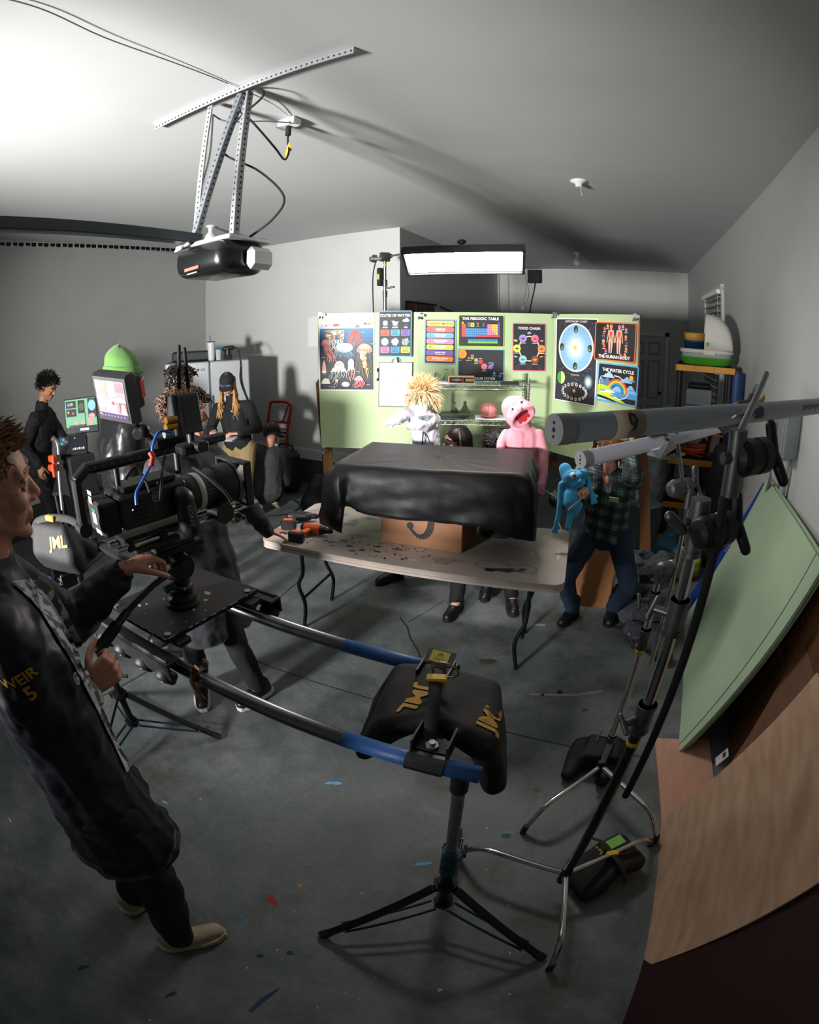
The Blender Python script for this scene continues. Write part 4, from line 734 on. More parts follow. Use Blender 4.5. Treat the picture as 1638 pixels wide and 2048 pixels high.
# --- two cordless drills
ORA = mat('tool_orange', 'd9521c', .45)
def drill(name, lab, o, yaw, ora, long):
    t = thing(name, lab, 'power drill', o); f = yawF(o, yaw)      # lying on its side: x along the chuck, y toward the grip
    z = .036; b = MB(); b.cyl(f(-.06, 0, z), f(.05, 0, z), .033, ora, n=18); b.cyl(f(.05, 0, z), f(.08, 0, z), .033, BLK, r1=.024, n=18); b.ball(f(-.06, 0, z), .033, BLK); b.build('motor_body', t)
    b = MB(); b.cyl(f(.08, 0, z), f(.115, 0, z), .019, BLK, n=14); b.cyl(f(.115, 0, z), f(.135, 0, z), .019, MBLK, r1=.008, n=14); b.cyl(f(.13, 0, z), f(.13 + long, 0, z), .0035, STL, n=8); b.build('chuck', t)
    b = MB(); b.cap(f(-.02, -.02, z), .021, f(-.05, -.115, z), .02, ora if ora is ORA else BLK, sq=.8); b.build('grip', t)
    b = MB(); b.box((-.05, -.145, z), (.1, .05, .066), BLK, f, .008); b.box((-.05, -.145, z + .034), (.06, .03, .003), ORA, f); b.build('battery', t)
    b = MB(); b.box((.002, -.045, z), (.012, .025, .02), MBLK, f, .004); b.build('trigger', t)
drill('cordless_drill', 'orange and black cordless drill nearer the table front edge', atz(628, 1068, .741), 10, ORA, .03)
drill('cordless_drill', 'mostly black cordless drill lying behind the orange one', atz(600, 1042, .741), 28, BLK, .0)
b = MB(); b.box((0, 0, .006), (.06, .012, .012), mat('tan_stick', 'c9a27c', .6), yawF(atz(575, 1083, .741), 60)); b.thing('wooden_shim', 'small wooden shim under the hand at the table corner', 'shim')
# ================================================================ people
LIP = mat('lips', 'a5625a', .5, nz=.1, ns=30); EYEW = mat('eye_white', 'd8d4cc', .25, coat=.4); IRIS = mat('iris', '3a3a34', .25)
def azv(a, el=0.0): a, el = math.radians(a), math.radians(el); return V((math.cos(a) * math.cos(el), math.sin(a) * math.cos(el), math.sin(el)))
def headF(c, az, pitch=0.0, roll=0.0):      # x right, y forward, z up
    y = azv(az, pitch); x = y.cross(V((0, 0, 1))).normalized(); z = x.cross(y)
    f = F(c, x, y, z); return f.rot(math.radians(roll), 'y') if roll else f
def ik(a, t, l1, l2, hint):
    a, t = V(a), V(t); d = t - a; L = min(d.length, (l1 + l2) * .999); u = d.normalized(); k = (l1 * l1 - l2 * l2 + L * L) / (2 * L); h = math.sqrt(max(0, l1 * l1 - k * k)); w = V(hint); w = (w - u * w.dot(u)).normalized(); return a + u * k + w * h
def add_head(b, h, s=1.0, fem=False):
    def E(c, r): b.ball(h(*[x * s for x in c]), tuple(x * s for x in r), None, 16, h)
    E((0, -.012, .038), (.074, .094, .08)); E((0, .028, -.022), (.058, .064, .083)); E((0, .02, .03), (.066, .072, .07))
    for d in (-1, 1): b.cap(h(d * .044 * s, -.005 * s, -.05 * s), .025 * s, h(d * .01 * s, .066 * s, -.088 * s), .016 * s); E((d * .041, .06, -.018), (.024, .026, .024)); E((d * .077, -.012, -.006), (.009, .02, .032)); E((d * .011, .097, -.023), (.0085, .009, .008)); b.cap(h(d * .05 * s, .068 * s, .036 * s), .012 * s, h(d * .012 * s, .085 * s, .034 * s), .011 * s)
    E((0, .071, -.092), (.021, .017, .017)); b.cap(h(0, .086 * s, .02 * s), .0085 * s, h(0, .107 * s, -.014 * s), .0118 * s)
    b.cap(h(-.018 * s, .086 * s, -.05 * s), .008 * s, h(.018 * s, .086 * s, -.05 * s), .008 * s); b.cap(h(-.015 * s, .084 * s, -.063 * s), .0088 * s, h(.015 * s, .084 * s, -.063 * s), .0088 * s)
def add_hand(b, w, d, n, right, curl=(20, 25, 20), s=1.0, th=35, spread=4):
    w, d, n = V(w), V(d).normalized(), V(n); n = (n - d * n.dot(d)).normalized(); t = d.cross(n) * (1 if right else -1)
    offs = (.031, .0105, -.0105, -.030); L = (.072, .08, .074, .058); tips = []
    for i in range(4):
        k = w + d * ((.088, .092, .087, .078)[i] * s) + t * offs[i] * s; b.cap(w + t * offs[i] * .62 * s + d * .012 * s, .015 * s, k, .0118 * s)
        p, ang, a0 = k, 0.0, math.radians(spread * (1.5 - i)); dd = (d * math.cos(a0) + t * math.sin(a0))
        for j in range(3):
            ang += math.radians(curl[j] if not isinstance(curl[0], (list, tuple)) else curl[i][j]); q = p + (dd * math.cos(ang) + n * math.sin(ang)) * (L[i] * (.45, .31, .24)[j] * s); b.cap(p, (.0092, .0084, .0076)[j] * s, q, (.0084, .0076, .0066)[j] * s); p = q
        tips.append(p)
    p = w + d * .022 * s + t * .02 * s; dd = (d * .62 + t * .68 + n * .35).normalized(); ang = math.radians(th)
    for j, l in enumerate((.044, .034, .028)):
        q = p + dd * l * s; b.cap(p, (.0145, .0108, .0095)[j] * s, q, (.0112, .0095, .0078)[j] * s); p = q; dd = (dd * math.cos(ang) + (d * .55 - t * .35 + n * .5).normalized() * math.sin(ang)).normalized()
def paint(b, fn):      # material by place
    for i, f in enumerate(b.f):
        c = sum((b.v[k] for k in f), V()) / len(f); m = fn(c)
        if m: b.m[i] = m
def locks(b, h, n, keep, flow, ln, m, rad=.009, sc=1.0, curl=0.0, seed=1, steps=5, shell=(.08, .1, .088), cy=-.012, cz=.036):
    r = random.Random(seed); ga = PI * (3 - math.sqrt(5))
    for i in range(n):
        z = 1 - 2 * (i + .5) / n; q = math.sqrt(max(0, 1 - z * z)); a = i * ga; d = V((q * math.cos(a), q * math.sin(a), z))
        if not keep(d): continue
        p = h(d.x * shell[0] * sc, (d.y * shell[1] + cy) * sc, (d.z * shell[2] + cz) * sc); nn = h.d(*d); L = (ln(d) if callable(ln) else ln) * r.uniform(.75, 1.2); fl = V(flow(d)); fl = h.d(*fl) if fl.length else nn
        pts = [p - nn * .006]; dr = (nn * .5 + fl + V((r.uniform(-.3, .3), r.uniform(-.3, .3), r.uniform(-.3, .3)))).normalized(); ph = r.uniform(0, 6); X, Y, Z = frame(dr)
        for k in range(1, steps + 1):
            t = k / steps; w = p + dr * (L * t * .5) + fl.normalized() * (L * t * t * .55)
            if curl: w += (X * math.cos(ph + t * 9) + Y * math.sin(ph + t * 9)) * curl * t
            pts.append(w)
        b.tube(pts, [rad * (1.0, 1.1, .95, .75, .5, .12)[min(k, 5)] if steps == 5 else rad * (1 - .85 * (k / steps) ** 2) for k in range(steps + 1)], m, 5)
def hair_cap(b, h, m, sc=1.0, lo=-.25, fr=.35):      # a close shell over the scalp
    def fn(u, v):
        a = u * 2 * PI; front = max(0, math.sin(a)); l0 = lo + (fr - lo) * front ** 1.5; t = math.asin(max(-1, min(1, l0))) + (PI / 2 - math.asin(max(-1, min(1, l0)))) * v
        d = V((math.cos(t) * math.cos(a), math.cos(t) * math.sin(a), math.sin(t))); r = 1 + .03 * noise.noise(d * 6); return h(d.x * .081 * sc * r, (d.y * .102 * r - .013) * sc, (d.z * .09 * r + .036) * sc)
    b.grid(fn, 36, 14, m, True, True)
def shoe(root, ank, az, m, ms, s=1.0, mat2=None, boot=False, toe_up=0):
    f = F((ank[0], ank[1], ank[2] - .075 * s), azv(az), V((0, 0, 1)).cross(azv(az)))
    if toe_up: f = f.rot(math.radians(-toe_up), 'y')
    b = MB(); b.cap(f(-.045 * s, 0, .05 * s), .042 * s, f(.06 * s, 0, .048 * s), .043 * s); b.cap(f(.06 * s, 0, .045 * s), .042 * s, f(.15 * s, .004, .034 * s), .036 * s); b.cap(f(-.045 * s, 0, .05 * s), .04 * s, f(-.03 * s, 0, (.15 if boot else .095) * s), .045 * s)
    b = b.fuse(.008, 2, m); zmin = .014 * s
    for i, p in enumerate(b.v):
        z = (p - f.o).dot(f.z)
        if z < zmin: b.v[i] = p + f.z * (zmin - z)
    o = b.build('shoe' if not boot else 'boot', root)
    q = MB(); ol = [(-.09, -.028), (-.06, -.042), (.0, -.04), (.07, -.05), (.13, -.046), (.175, -.026), (.188, 0), (.178, .028), (.13, .046), (.07, .048), (.0, .038), (-.06, .04), (-.09, .026), (-.098, 0)]
    q.prism([(x * s, y * s) for x, y in ol], f, (.02 if boot else .03) * s, ms, 0.0); q.build('sole', o)
    if not boot:
        q = MB()
        for k in range(4): x = .02 + k * .022; q.tube([f(x * s, -.022 * s, (.083 - k * .006) * s), f((x + .006) * s, 0, (.094 - k * .006) * s), f(x * s, .022 * s, (.083 - k * .006) * s)], .003 * s, mat2 or m, 5)
        q.build('laces', o)
    return o
def decal(b, target, fr, off=.002):      # lay flat shapes of b on a surface below them
    from mathutils.bvhtree import BVHTree
    bv = BVHTree.FromPolygons([p[:] for p in target.v], target.f)
    for i, p in enumerate(b.v):
        h = bv.ray_cast(p + fr.z * .15, -fr.z, .4)
        if h[0] is not None: b.v[i] = h[0] + fr.z * off
    return b
def person(label, pel, az, neck, head, feet, hands, s=1.0, top=None, bottom=None, shoes=None, hair=None, top_len=.02, sleeve=1.0, hint=((0, 0, -1), (0, 0, -1)), knee=None, vox=.006, flare=0.0, bulk=1.0, collar=None, skin=SKIN, group=None, fold=.012, leg_bulk=1.0, hem_bend=0.0, name='person', top_name='jacket', tilt=0, sh_drop=0.0, eyes=True):
    pel, neck = V(pel), V(neck); fw = azv(az); rt = fw.cross(V((0, 0, 1))); up = (neck - pel).normalized(); rt = (rt - up * rt.dot(up)).normalized(); rt = (rt * math.cos(math.radians(tilt)) + up * math.sin(math.radians(tilt)))
    gz = min(pel.z, min([f[0][2] for f in feet if f] or [pel.z])); root = thing(name, label, 'person', (pel.x, pel.y, 0), group)
    hc, haz, hp, hr = head; h = headF(hc, haz, hp, hr); shW, hipW = .185 * s, .095 * s
    sh = [neck - up * (.065 + sh_drop) * s + rt * shW * d for d in (1, -1)]; hip = [pel + rt * hipW * d - up * .03 for d in (1, -1)]
    B = MB(); add_head(B, h, s); B.cap(h(0, -.018 * s, -.065 * s), .053 * s, neck - up * .02, .058 * s)
    chest = pel.lerp(neck, .7); B.cap(pel, .13 * s, chest, .135 * s, sq=.7, x=rt); B.cap(sh[0], .05 * s, sh[1], .05 * s)
    T = MB(); bk = bulk; q4 = lambda p, o: p + rt * o * s
    for d in (-1, 1):
        T.cap(q4(pel, d * .055 * bk), .118 * s * bk, q4(pel.lerp(neck, .35), d * .048 * bk), .113 * s * bk); T.cap(q4(pel.lerp(neck, .35), d * .048 * bk), .113 * s * bk, q4(chest, d * .065 * bk), .118 * s * bk)
        T.cap(q4(chest, d * .06 * bk) - up * .01, .115 * s * bk, q4(neck - up * .075 * s, d * .09), .07 * s * bk)
    T.cap(sh[0] - rt * .02 * s, .07 * s * bk, sh[1] + rt * .02 * s, .07 * s * bk); T.cap(chest, .13 * s * bk, neck - up * .03 * s, .075 * s, sq=.8, x=rt)
    dn = V((0, 0, -1)) if up.z > .6 else -up; hemz = None
    if top_len > .03:
        for d in (-1, 1): T.cap(q4(pel, d * .06 * bk), .12 * s * bk, q4(pel, d * (.06 * bk + flare * .5)) + dn * (top_len + .1) + fw * hem_bend, (.12 + flare * .6) * s * bk)
        hemz = pel + dn * top_len
    if collar: T.cap(neck - up * .04 * s, .085 * s, neck + up * collar * s, .068 * s)
    wr = []
    for i, hd in enumerate(hands):
        if hd is None: hd = dict(p=sh[i] + V((0, 0, -.52 * s)) + fw * .05, d=(fw.x * .3, fw.y * .3, -1), n=tuple(-rt * (1 if i == 0 else -1)), curl=(18, 22, 15))
        w = V(hd['p']); el = ik(sh[i], w, .29 * s, .25 * s, hint[i]); L = (w - sh[i]).length
        B.cap(sh[i], .045 * s, el, .038 * s); B.cap(el, .038 * s, w, .026 * s); add_hand(B, w, hd['d'], hd['n'], i == 0, hd.get('curl', (20, 25, 20)), s, hd.get('th', 30), hd.get('sp', 4))
        se = el.lerp(w, .93 * sleeve) if sleeve > 0 else el
        T.cap(sh[i], .073 * s * bk, el, .062 * s * bk); T.cap(el, .061 * s * bk, se, .046 * s * bk)
        wr.append((el, w))
    P = MB(); P.cap(hip[0], .115 * s, hip[1], .115 * s, sq=.95)
    P.cap(pel, .15 * s, pel - up * .05, .15 * s, sq=.75, x=rt)
    for i, ft in enumerate(feet):
        if ft is None: continue
        a = V(ft[0]); k = ik(hip[i], a, .43 * s, .42 * s, knee[i] if knee else fw); lb = leg_bulk
        B.cap(hip[i], .07 * s, k, .05 * s); B.cap(k, .05 * s, a, .038 * s); B.cap(a, .036 * s, a + azv(ft[1]) * .1 * s - V((0, 0, .035 * s)), .03 * s)
        P.cap(hip[i], .098 * s * lb, k, .072 * s * lb); P.cap(k, .071 * s * lb, a + (k - a).normalized() * .03, .06 * s * lb)
        if shoes: shoe(root, a, ft[1], shoes[0], shoes[1], s, shoes[2] if len(shoes) > 2 else None, len(shoes) > 3, ft[2] if len(ft) > 2 else 0)
    B = B.fuse(vox, 5 if vox < .005 else 3, skin); lc = h(0, .09 * s, -.056 * s)
    def lipm(c):
        q = c - lc
        if q.length < .03 * s and abs(q.dot(h.x)) < .021 * s and abs(q.dot(h.z)) < .0115 * s and q.dot(h.y) > -.006 * s: return LIP
    paint(B, lipm); B.build('body', root)
    if eyes:
        for d in (-1, 1):
            e = MB(); ec = h(d * .031 * s, .0762 * s, .0125 * s); e.ball(ec, .0118 * s, EYEW, 12, h); e.ball(ec + h.d(0, .0062 * s, -.0015), .0066 * s, IRIS, 10, h); o = e.build('eye', root)
            if hair:
                e = MB(); e.cap(h(d * .048 * s, .079 * s, .038 * s), .004 * s, h(d * .017 * s, .092 * s, .04 * s), .0048 * s, hair, 8); e.build('eyebrow', root)
            e = MB(); e.cap(h(d * .044 * s, .079 * s, .0195 * s), .0065 * s, h(d * .02 * s, .085 * s, .0205 * s), .0062 * s, skin, 8); e.build('eyelid', root); e = MB(); e.cap(h(d * .042 * s, .078 * s, .0035 * s), .0045 * s, h(d * .021 * s, .083 * s, .0035 * s), .0045 * s, skin, 8); e.build('eyelid', root)
    if bottom: P = P.fuse(.012, 3, bottom); P.jitter(fold * .7, 14); P.build('trousers', root)
    out = None
    if top:
        out = T.fuse(.011 if vox > .005 else .008, 3, top)
        if hemz is not None:
            for i, p in enumerate(out.v):
                k = (p - hemz).dot(dn)
                if k > 0 and (p - pel).length < top_len + .5 and min((p - w_[1]).length for w_ in wr) > .12: out.v[i] = p - dn * k * .97
        out.jitter(fold, 12); out.jitter(fold * .45, 30); out.build(top_name, root)
    return dict(root=root, h=h, top=out, sh=sh, wr=wr, fw=fw, rt=rt, up=up, s=s, pel=pel, neck=neck)
def hairpart(P, m, fn, name='hair'): b = MB(); fn(b, P['h'], P['s']); return b.build(name, P['root'])
NAVY = mat('navy_nylon', '08101c', .5, nz=.2, ns=12, bump=.12, bs=40); BLACKF = mat('black_fabric', '090a0c', .85, bump=.08, bs=90); LEATH = mat('black_leather', '0e0f11', .4, bump=.1, bs=35); TWEED = mat('grey_wool', '26292e', .9, nz=.4, ns=160, bump=.15, bs=220)
KHAKI = mat('khaki_cloth', '8b7a52', .85, nz=.12, ns=20); DENIM = mat('dark_denim', '10263e', .85, nz=.2, ns=120); DTROU = mat('black_trousers', '06070a', .85)
SHOEB = mat('black_shoe', '0f1113', .45); SOLEW = mat('white_sole', 'd6d4ce', .6); SOLEB = mat('black_sole', '0c0d0e', .7); BEIGE = mat('beige_knit', 'a59682', .75, nz=.25, ns=90, bump=.1, bs=200); GUM = mat('cream_sole', 'b4a68c', .6)
HBR = mat('hair_light_brown', '7a5230', .55, nz=.45, ns=60); HDK = mat('hair_dark', '17120f', .45, nz=.3, ns=60); HCU = mat('hair_curly_brown', '4a3120', .5, nz=.5, ns=50); HBL = mat('hair_blonde', 'c08d50', .5, nz=.4, ns=60, stretch=(1, 1, .2)); SKIN2 = mat('skin_olive', 'a87657', .55, nz=.15, ns=18); SKIN3 = mat('skin_fair', 'cf9c88', .55, nz=.12, ns=18)
short = lambda d: d.z > -.2 - .5 * min(0, d.y) * -1 if d.y > 0 else d.z > -.55
def front_keep(d): return d.z > (.42 if d.y > .45 else (.05 if d.y > .1 else -.5))
# ---- camera operator at the left edge
hs = 1.03; H0 = atd(0, 958, 1.13); hc = V((-1.045, .235, 1.735))
g1 = V((-1.10, .405, 1.20)); P1 = atd(195, 1322, 1.40); P2 = atd(292, 1112, 1.46)
pr = (atd(330, 1130, 1.47) - atd(205, 1290, 1.38)).normalized()
OP = person('person in a navy jacket gripping the pan handle of the cinema camera', (-.985, .165, .96), 74, (-1.055, .19, 1.555), (hc, 75, -5, 0), [((-.90, -.01, .085), 66), ((-1.155, .01, .085), 84)],
    [dict(p=P1 + V((.035, -.065, -.035)), d=(.25, .85, .42), n=(-.8, .35, -.2), curl=(58, 72, 45), th=28, sp=2), dict(p=P2 + V((-.0, -.085, -.012)), d=(.12, .98, .1), n=(.2, 0, -1), curl=(42, 55, 40), th=30, sp=2)],
    s=hs, top=NAVY, bottom=DTROU, shoes=(BEIGE, GUM, mat('beige_lace', 'b8aa94', .7)), hair=HBR, top_len=.16, hint=((.25, -.75, -.75), (-.5, -.2, -.9)), vox=.0042, sleeve=.87, bulk=1.12, collar=.02, fold=.011, leg_bulk=1.1, flare=.05)
def opH(b, h, s):
    hair_cap(b, h, HBR, s * .965, -.3, .62)
    locks(b, h, 900, lambda d: d.z > (.5 if d.y > .55 else (.12 if d.y > .25 else (-.12 if d.y > -.1 else -.6))), lambda d: (-d.x * .2, .9 if d.z > .35 else -.35, (.25 if d.y > .2 else -.1) if d.z > .4 else -.9), lambda d: .026 + .026 * max(0, d.z) ** 2, HBR, .0042, s, .003, 3, shell=(.077, .098, .086))
hairpart(OP, HBR, opH)
b = MB(); h = OP['h']; s = OP['s']      # camouflage shirt front seen in the open jacket
CAMO = mat('camouflage_shirt', '9a9c9c', .8, nz=1, ns=32, h2='3a3f42'); _e = [n for n in CAMO.node_tree.nodes if n.type == 'VALTORGB'][0].color_ramp.elements; _e[0].position = .47; _e[1].position = .53; pl, nk, fw, rt = OP['pel'], OP['neck'], OP['fw'], OP['rt']
from mathutils.bvhtree import BVHTree
bv = BVHTree.FromPolygons([p[:] for p in OP['top'].v], OP['top'].f)
def onjacket(px, py):
    hit = bv.ray_cast(C0, ray(px, py)); return (hit[0], hit[1]) if hit[0] is not None else (None, None)
nl = bez([V((20, 1168, 0)), V((70, 1215, 0)), V((120, 1290, 0)), V((165, 1370, 0)), V((205, 1450, 0)), V((250, 1545, 0))], 8); rows = []
for i, q in enumerate(nl):
    wd_ = 48 * (1 - i / len(nl)) + 10; row = []
    for k in range(7):
        p, n = onjacket(q.x + wd_ * k / 6, q.y - 14 * k / 6)
        row.append(p + n * .006 if p is not None else (row[-1] + (row[-1] - row[-2]) * .3 + fw * .001 if len(row) > 1 and row[-1] is not None and row[-2] is not None else None))
    if all(r is not None for r in row): rows.append(row)
for j in range(len(rows) - 1):
    for k in range(6): b.add([rows[j][k], rows[j][k + 1], rows[j + 1][k + 1], rows[j + 1][k]], [(0, 1, 2, 3)], CAMO, True)
b.build('shirt', OP['root'])
b = MB(); b.tube(bez([h(-.05, -.045, -.14), h(.0, .03, -.165), h(.055, -.04, -.14)], 8), .0015, GOLD); b.build('necklace', OP['root'])
el, w = OP['wr'][1]; f = F(w + (el - w).normalized() * .012, *frame(w - el)); b = MB(); b.cyl(f(0, 0, -.015), f(0, 0, .015), .033 * s, MBLK, n=24); X = (V((1, -.3, .6)) - f.z * V((1, -.3, .6)).dot(f.z)).normalized(); b.cyl(f.o + X * .026, f.o + X * .042, .019, BLK, n=20); b.build('wristwatch', OP['root'])
# lettering on the sleeve: a name over a number, and a round ball mark by the cuff
def mark(px, py, draw, name, lab, ang=0.0):
    p, n = onjacket(px, py)
    if p is None: return
    x = CR @ V((1, 0, 0)); x = (x - n * x.dot(n)).normalized(); fr = F(p, x, n.cross(x), n).rot(math.radians(ang)); b = MB(); draw(b, fr); decal(b, OP['top'], fr, .003); o = b.build(name, OP['root']); o['label'] = lab
mark(50, 1374, lambda b, f: (b.text('WEIR', f, 0, .012, .036, GOLD, 0, 'C', .02, 1.05), b.text('5', f, 0, -.035, .052, GOLD, 0, 'C', .03)), 'sleeve_lettering', 'gold letters on the sleeve')
mark(152, 1357, lambda b, f: [b.flat(q, f, 0, ink('b8bcc0')) for q in stroke(circ(0, 0, .0125, n=20) + [(.0125, 0)], .002) + stroke([(-.005, -.008), (-.002, .008)], .002) + stroke([(-.006, -.004), (.006, .007)], .002) + stroke([(.003, -.007), (.006, .006)], .002)], 'round_badge', 'pale round ball badge by the cuff')
# ---- man in a black jacket at the cart on the far left
BH = person('person with black hair and black jacket bending over the monitor cart', (-4.66, 1.66, .93), 45, (-4.60, 1.74, 1.44), ((-4.545, 1.80, 1.64), 35, -28, 0), [((-4.56, 1.62, .08), 30), ((-4.72, 1.85, .08), 50)], [dict(p=(-4.40, 1.56, .97), d=(.1, .05, -1), n=(-.7, .6, 0), curl=(22, 25, 18)), dict(p=(-4.40, 1.92, 1.02), d=(.9, .2, -.3), n=(0, 0, -1))], s=.98, top=BLACKF, bottom=DTROU, shoes=(SHOEB, SOLEB), hair=HDK, top_len=.06, hint=((-.6, -.6, -.2), (-.4, .5, -.6)), skin=SKIN2, collar=.045)
hairpart(BH, HDK, lambda b, h, s: (hair_cap(b, h, HDK, s * 1.03, -.35, .5), locks(b, h, 420, front_keep, lambda d: (d.x * .6, d.y * .4 + .2, d.z * .5), .055, HDK, .009, s, .012, 5)))
# ---- tall man in leather with the green beanie
lc = atd(249, 752, 2.93); BN = person('tall person in a black leather jacket and bright green beanie', lc + V((-.07, -.03, -.87)), 72, lc + V((-.05, -.02, -.23)), (lc, 60, -6, 0), [(lc + V((.02, -.1, -lc.z + .08)), 40), (lc + V((-.16, .06, -lc.z + .08)), 60)], [None, None], s=1.06, top=LEATH, bottom=DTROU, shoes=(SHOEB, SOLEB), hair=HDK, top_len=.08, fold=.009, bulk=1.22, collar=.05)
BEAN = mat('green_knit', '3f6828', .85, bump=.12, bs=140, sheen=.2)
def bean(b, h, s):
    def fn(u, v):
        a = u * 2 * PI; zz = -.02 + v * .155; t = max(0, (v - .38) / .62); r = math.cos(min(1, t) * PI / 2) ** .7 if t > 0 else 1; r = max(r, .02); w = 1 + .02 * noise.noise(V((math.cos(a) * 3, math.sin(a) * 3, v * 5))); return h(.088 * s * r * math.cos(a) * w, (.108 * r * math.sin(a) * w - .014 - .02 * t) * s, (zz + .028 + .01 * max(0, math.sin(a + PI))) * s)
    b.grid(fn, 40, 22, BEAN, True, True)
    def cuff(u, v): a = u * 2 * PI; c = v * 2 * PI; R = 1 + .055 * math.cos(c); return h(.09 * s * R * math.cos(a), (.11 * R * math.sin(a) - .014) * s, (.022 + .03 * math.sin(c)) * s + .01 * max(0, math.sin(a)) * s)
    b.grid(cuff, 40, 12, BEAN, True, True)
hairpart(BN, BEAN, bean, 'beanie'); hairpart(BN, HDK, lambda b, h, s: locks(b, h, 240, lambda d: d.y < -.2 and -.75 < d.z < -.1, lambda d: (0, -.2, -1), .04, HDK, .008, s, .006, 6))
def glasses(P, m=BLK):
    b = MB(); h, s = P['h'], P['s']
    for d in (-1, 1): b.tube([h((d * .032 + .022 * math.cos(a)) * s, .1 * s, (.012 + .018 * math.sin(a)) * s) for a in [k * PI / 8 for k in range(17)]], .0022, m, 6); b.tube([h(d * .054 * s, .1 * s, .02 * s), h(d * .078 * s, .05 * s, .018 * s), h(d * .079 * s, -.01 * s, .012 * s)], .002, m, 6)
    b.tube([h(-.01 * s, .103 * s, .016 * s), h(.01 * s, .103 * s, .016 * s)], .002, m, 6); b.build('glasses', P['root'])
glasses(BN)
b = MB(); tp = BN['top']; b = MB(); b.tube(bez([BN['sh'][0] + V((-.06, .02, .05)), BN['sh'][0] + V((.03, -.07, .0)), BN['sh'][0] + V((.06, -.05, -.12)), BN['sh'][0] + V((.0, .05, -.17))], 6), .004, LEATH); b.build('sleeve_seam', BN['root'])
# ---- person in the grey wool coat behind the camera
fA, fB = ((-2.004, 1.359), (-1.834, 1.178)), ((-1.653, 1.554), (-1.692, 1.224)); aA, aB = (math.degrees(math.atan2(q[1][1] - q[0][1], q[1][0] - q[0][0])) for q in (fA, fB))
CO = person('person with curly brown hair in a grey wool coat leaning a hand on the table', (-1.83, 1.42, .93), 0, (-1.87, 1.45, 1.45), ((-1.855, 1.465, 1.645), 38, -6, 0), [((-1.955, 1.305, .08), aA), ((-1.66, 1.50, .08), aB)], [None, dict(p=(-1.90, 2.03, .83), d=(.2, .95, -.22), n=(.1, -.2, -1), curl=(12, 15, 10), sp=9)], s=.99, top=TWEED, bottom=DTROU, shoes=(SHOEB, SOLEW, SOLEW), hair=HCU, top_len=.42, hint=((-.2, -.7, -.7), (.75, .1, -.35)), bulk=1.1, fold=.012, collar=.05, flare=.05, top_name='coat', knee=((.5, -.9, 0), (.3, -.9, 0)))
hairpart(CO, HCU, lambda b, h, s: (hair_cap(b, h, HCU, s * 1.06, -.45, .5), locks(b, h, 620, lambda d: d.z > (.4 if d.y > .5 else (-.1 if d.y > .1 else -.7)), lambda d: (d.x * .7, d.y * .6, -.2), .045, HCU, .0085, s, .016, 8)))
# ---- dark haired person further back
dc = atd(363, 764, 3.75); DH = person('person with dark wavy hair standing in front of the fridge', dc + V((-.02, .0, -.78)), 60, dc + V((-.02, 0, -.2)), (dc, 70, -10, 0), [(dc + V((.08, -.06, -dc.z + .08)), 60), (dc + V((-.08, .06, -dc.z + .08)), 60)], [None, None], s=.97, top=BLACKF, bottom=DTROU, shoes=(SHOEB, SOLEB), hair=HDK, skin=SKIN3)
hairpart(DH, HDK, lambda b, h, s: (hair_cap(b, h, HDK, s * 1.08, -.6, .45), locks(b, h, 380, lambda d: d.z > -.6 and not (d.y > .5 and d.z < .4), lambda d: (d.x * .5, d.y * .3, -.1 if d.z > .3 else -.8), .05, HDK, .012, s, .012, 9)))
# ---- woman with the cap writing on a clipboard
wc = atd(455, 768, 5.15); CW = person('person with long blond hair and black cap writing on a clipboard', wc + V((.02, .09, -.66)), -62, wc + V((-.0, .06, -.19)), (wc, -62, -32, 0), [(wc + V((-.08, .06, -wc.z + .08)), -62), (wc + V((.09, .12, -wc.z + .08)), -62)], [dict(p=wc + V((-.07, -.17, -.465)), d=(.55, -.75, -.1), n=(0, 0, -1), curl=(35, 45, 30)), dict(p=wc + V((.235, -.12, -.47)), d=(-.55, -.75, .05), n=(0, 0, -1), curl=(25, 35, 20))], s=.93, top=BLACKF, bottom=KHAKI, shoes=(SHOEB, SOLEB), hair=HBL, top_len=.02, hint=((-.8, .3, -.5), (.8, .5, -.5)), skin=SKIN3, collar=.06, fold=.007, top_name='turtleneck', leg_bulk=1.2)
def cwh(b, h, s):
    hair_cap(b, h, HBL, s * 1.02, -.6, .4); r = random.Random(4)
    for d in (-1, 1):
        for i in range(110):
            a = r.uniform(-.3, 1); x0 = h(d * .072 * s, (-.05 + a * .07) * s, (.0 + r.uniform(-.03, .02)) * s); L = r.uniform(.22, .34); ph = r.uniform(0, 6); pts = [x0 + V((0, 0, .03))]
            for k in range(9): t = k / 8; pts.append(x0 + V((0, 0, -L * t)) + h.d(d * (.03 * t * r.uniform(-.6, 1.2) + .012 * t + .018 * math.sin(ph + t * 7) * t), .04 * t + .012 * math.cos(ph + t * 6) * t, 0))
            b.tube(pts, [.008 * (1 - .6 * k / 9) for k in range(10)], HBL, 5)
hairpart(CW, HBL, cwh)
CAPM = mat('black_cap', '16181b', .85, bump=.05, bs=150)
def capf(b, h, s):
    def fn(u, v): a = u * 2 * PI; t = v * PI / 2; return h(.088 * s * math.cos(t) ** .8 * math.cos(a), (.108 * math.cos(t) ** .8 * math.sin(a) - .01) * s, (.028 + .1 * math.sin(t)) * s)
    b.grid(fn, 36, 12, CAPM, True, True); b.ball(h(0, -.01 * s, .129 * s), .007 * s, CAPM)
    def brim(u, v): a = PI * (.12 + .76 * u); k = v; return h(.086 * s * math.cos(a) * (1 + .05 * k), (.1 * math.sin(a) + .075 * k * math.sin(a) ** .7 - .01) * s, (.034 - .012 * k - .02 * abs(math.cos(a)) * k) * s)
    b.grid(brim, 20, 7, CAPM)
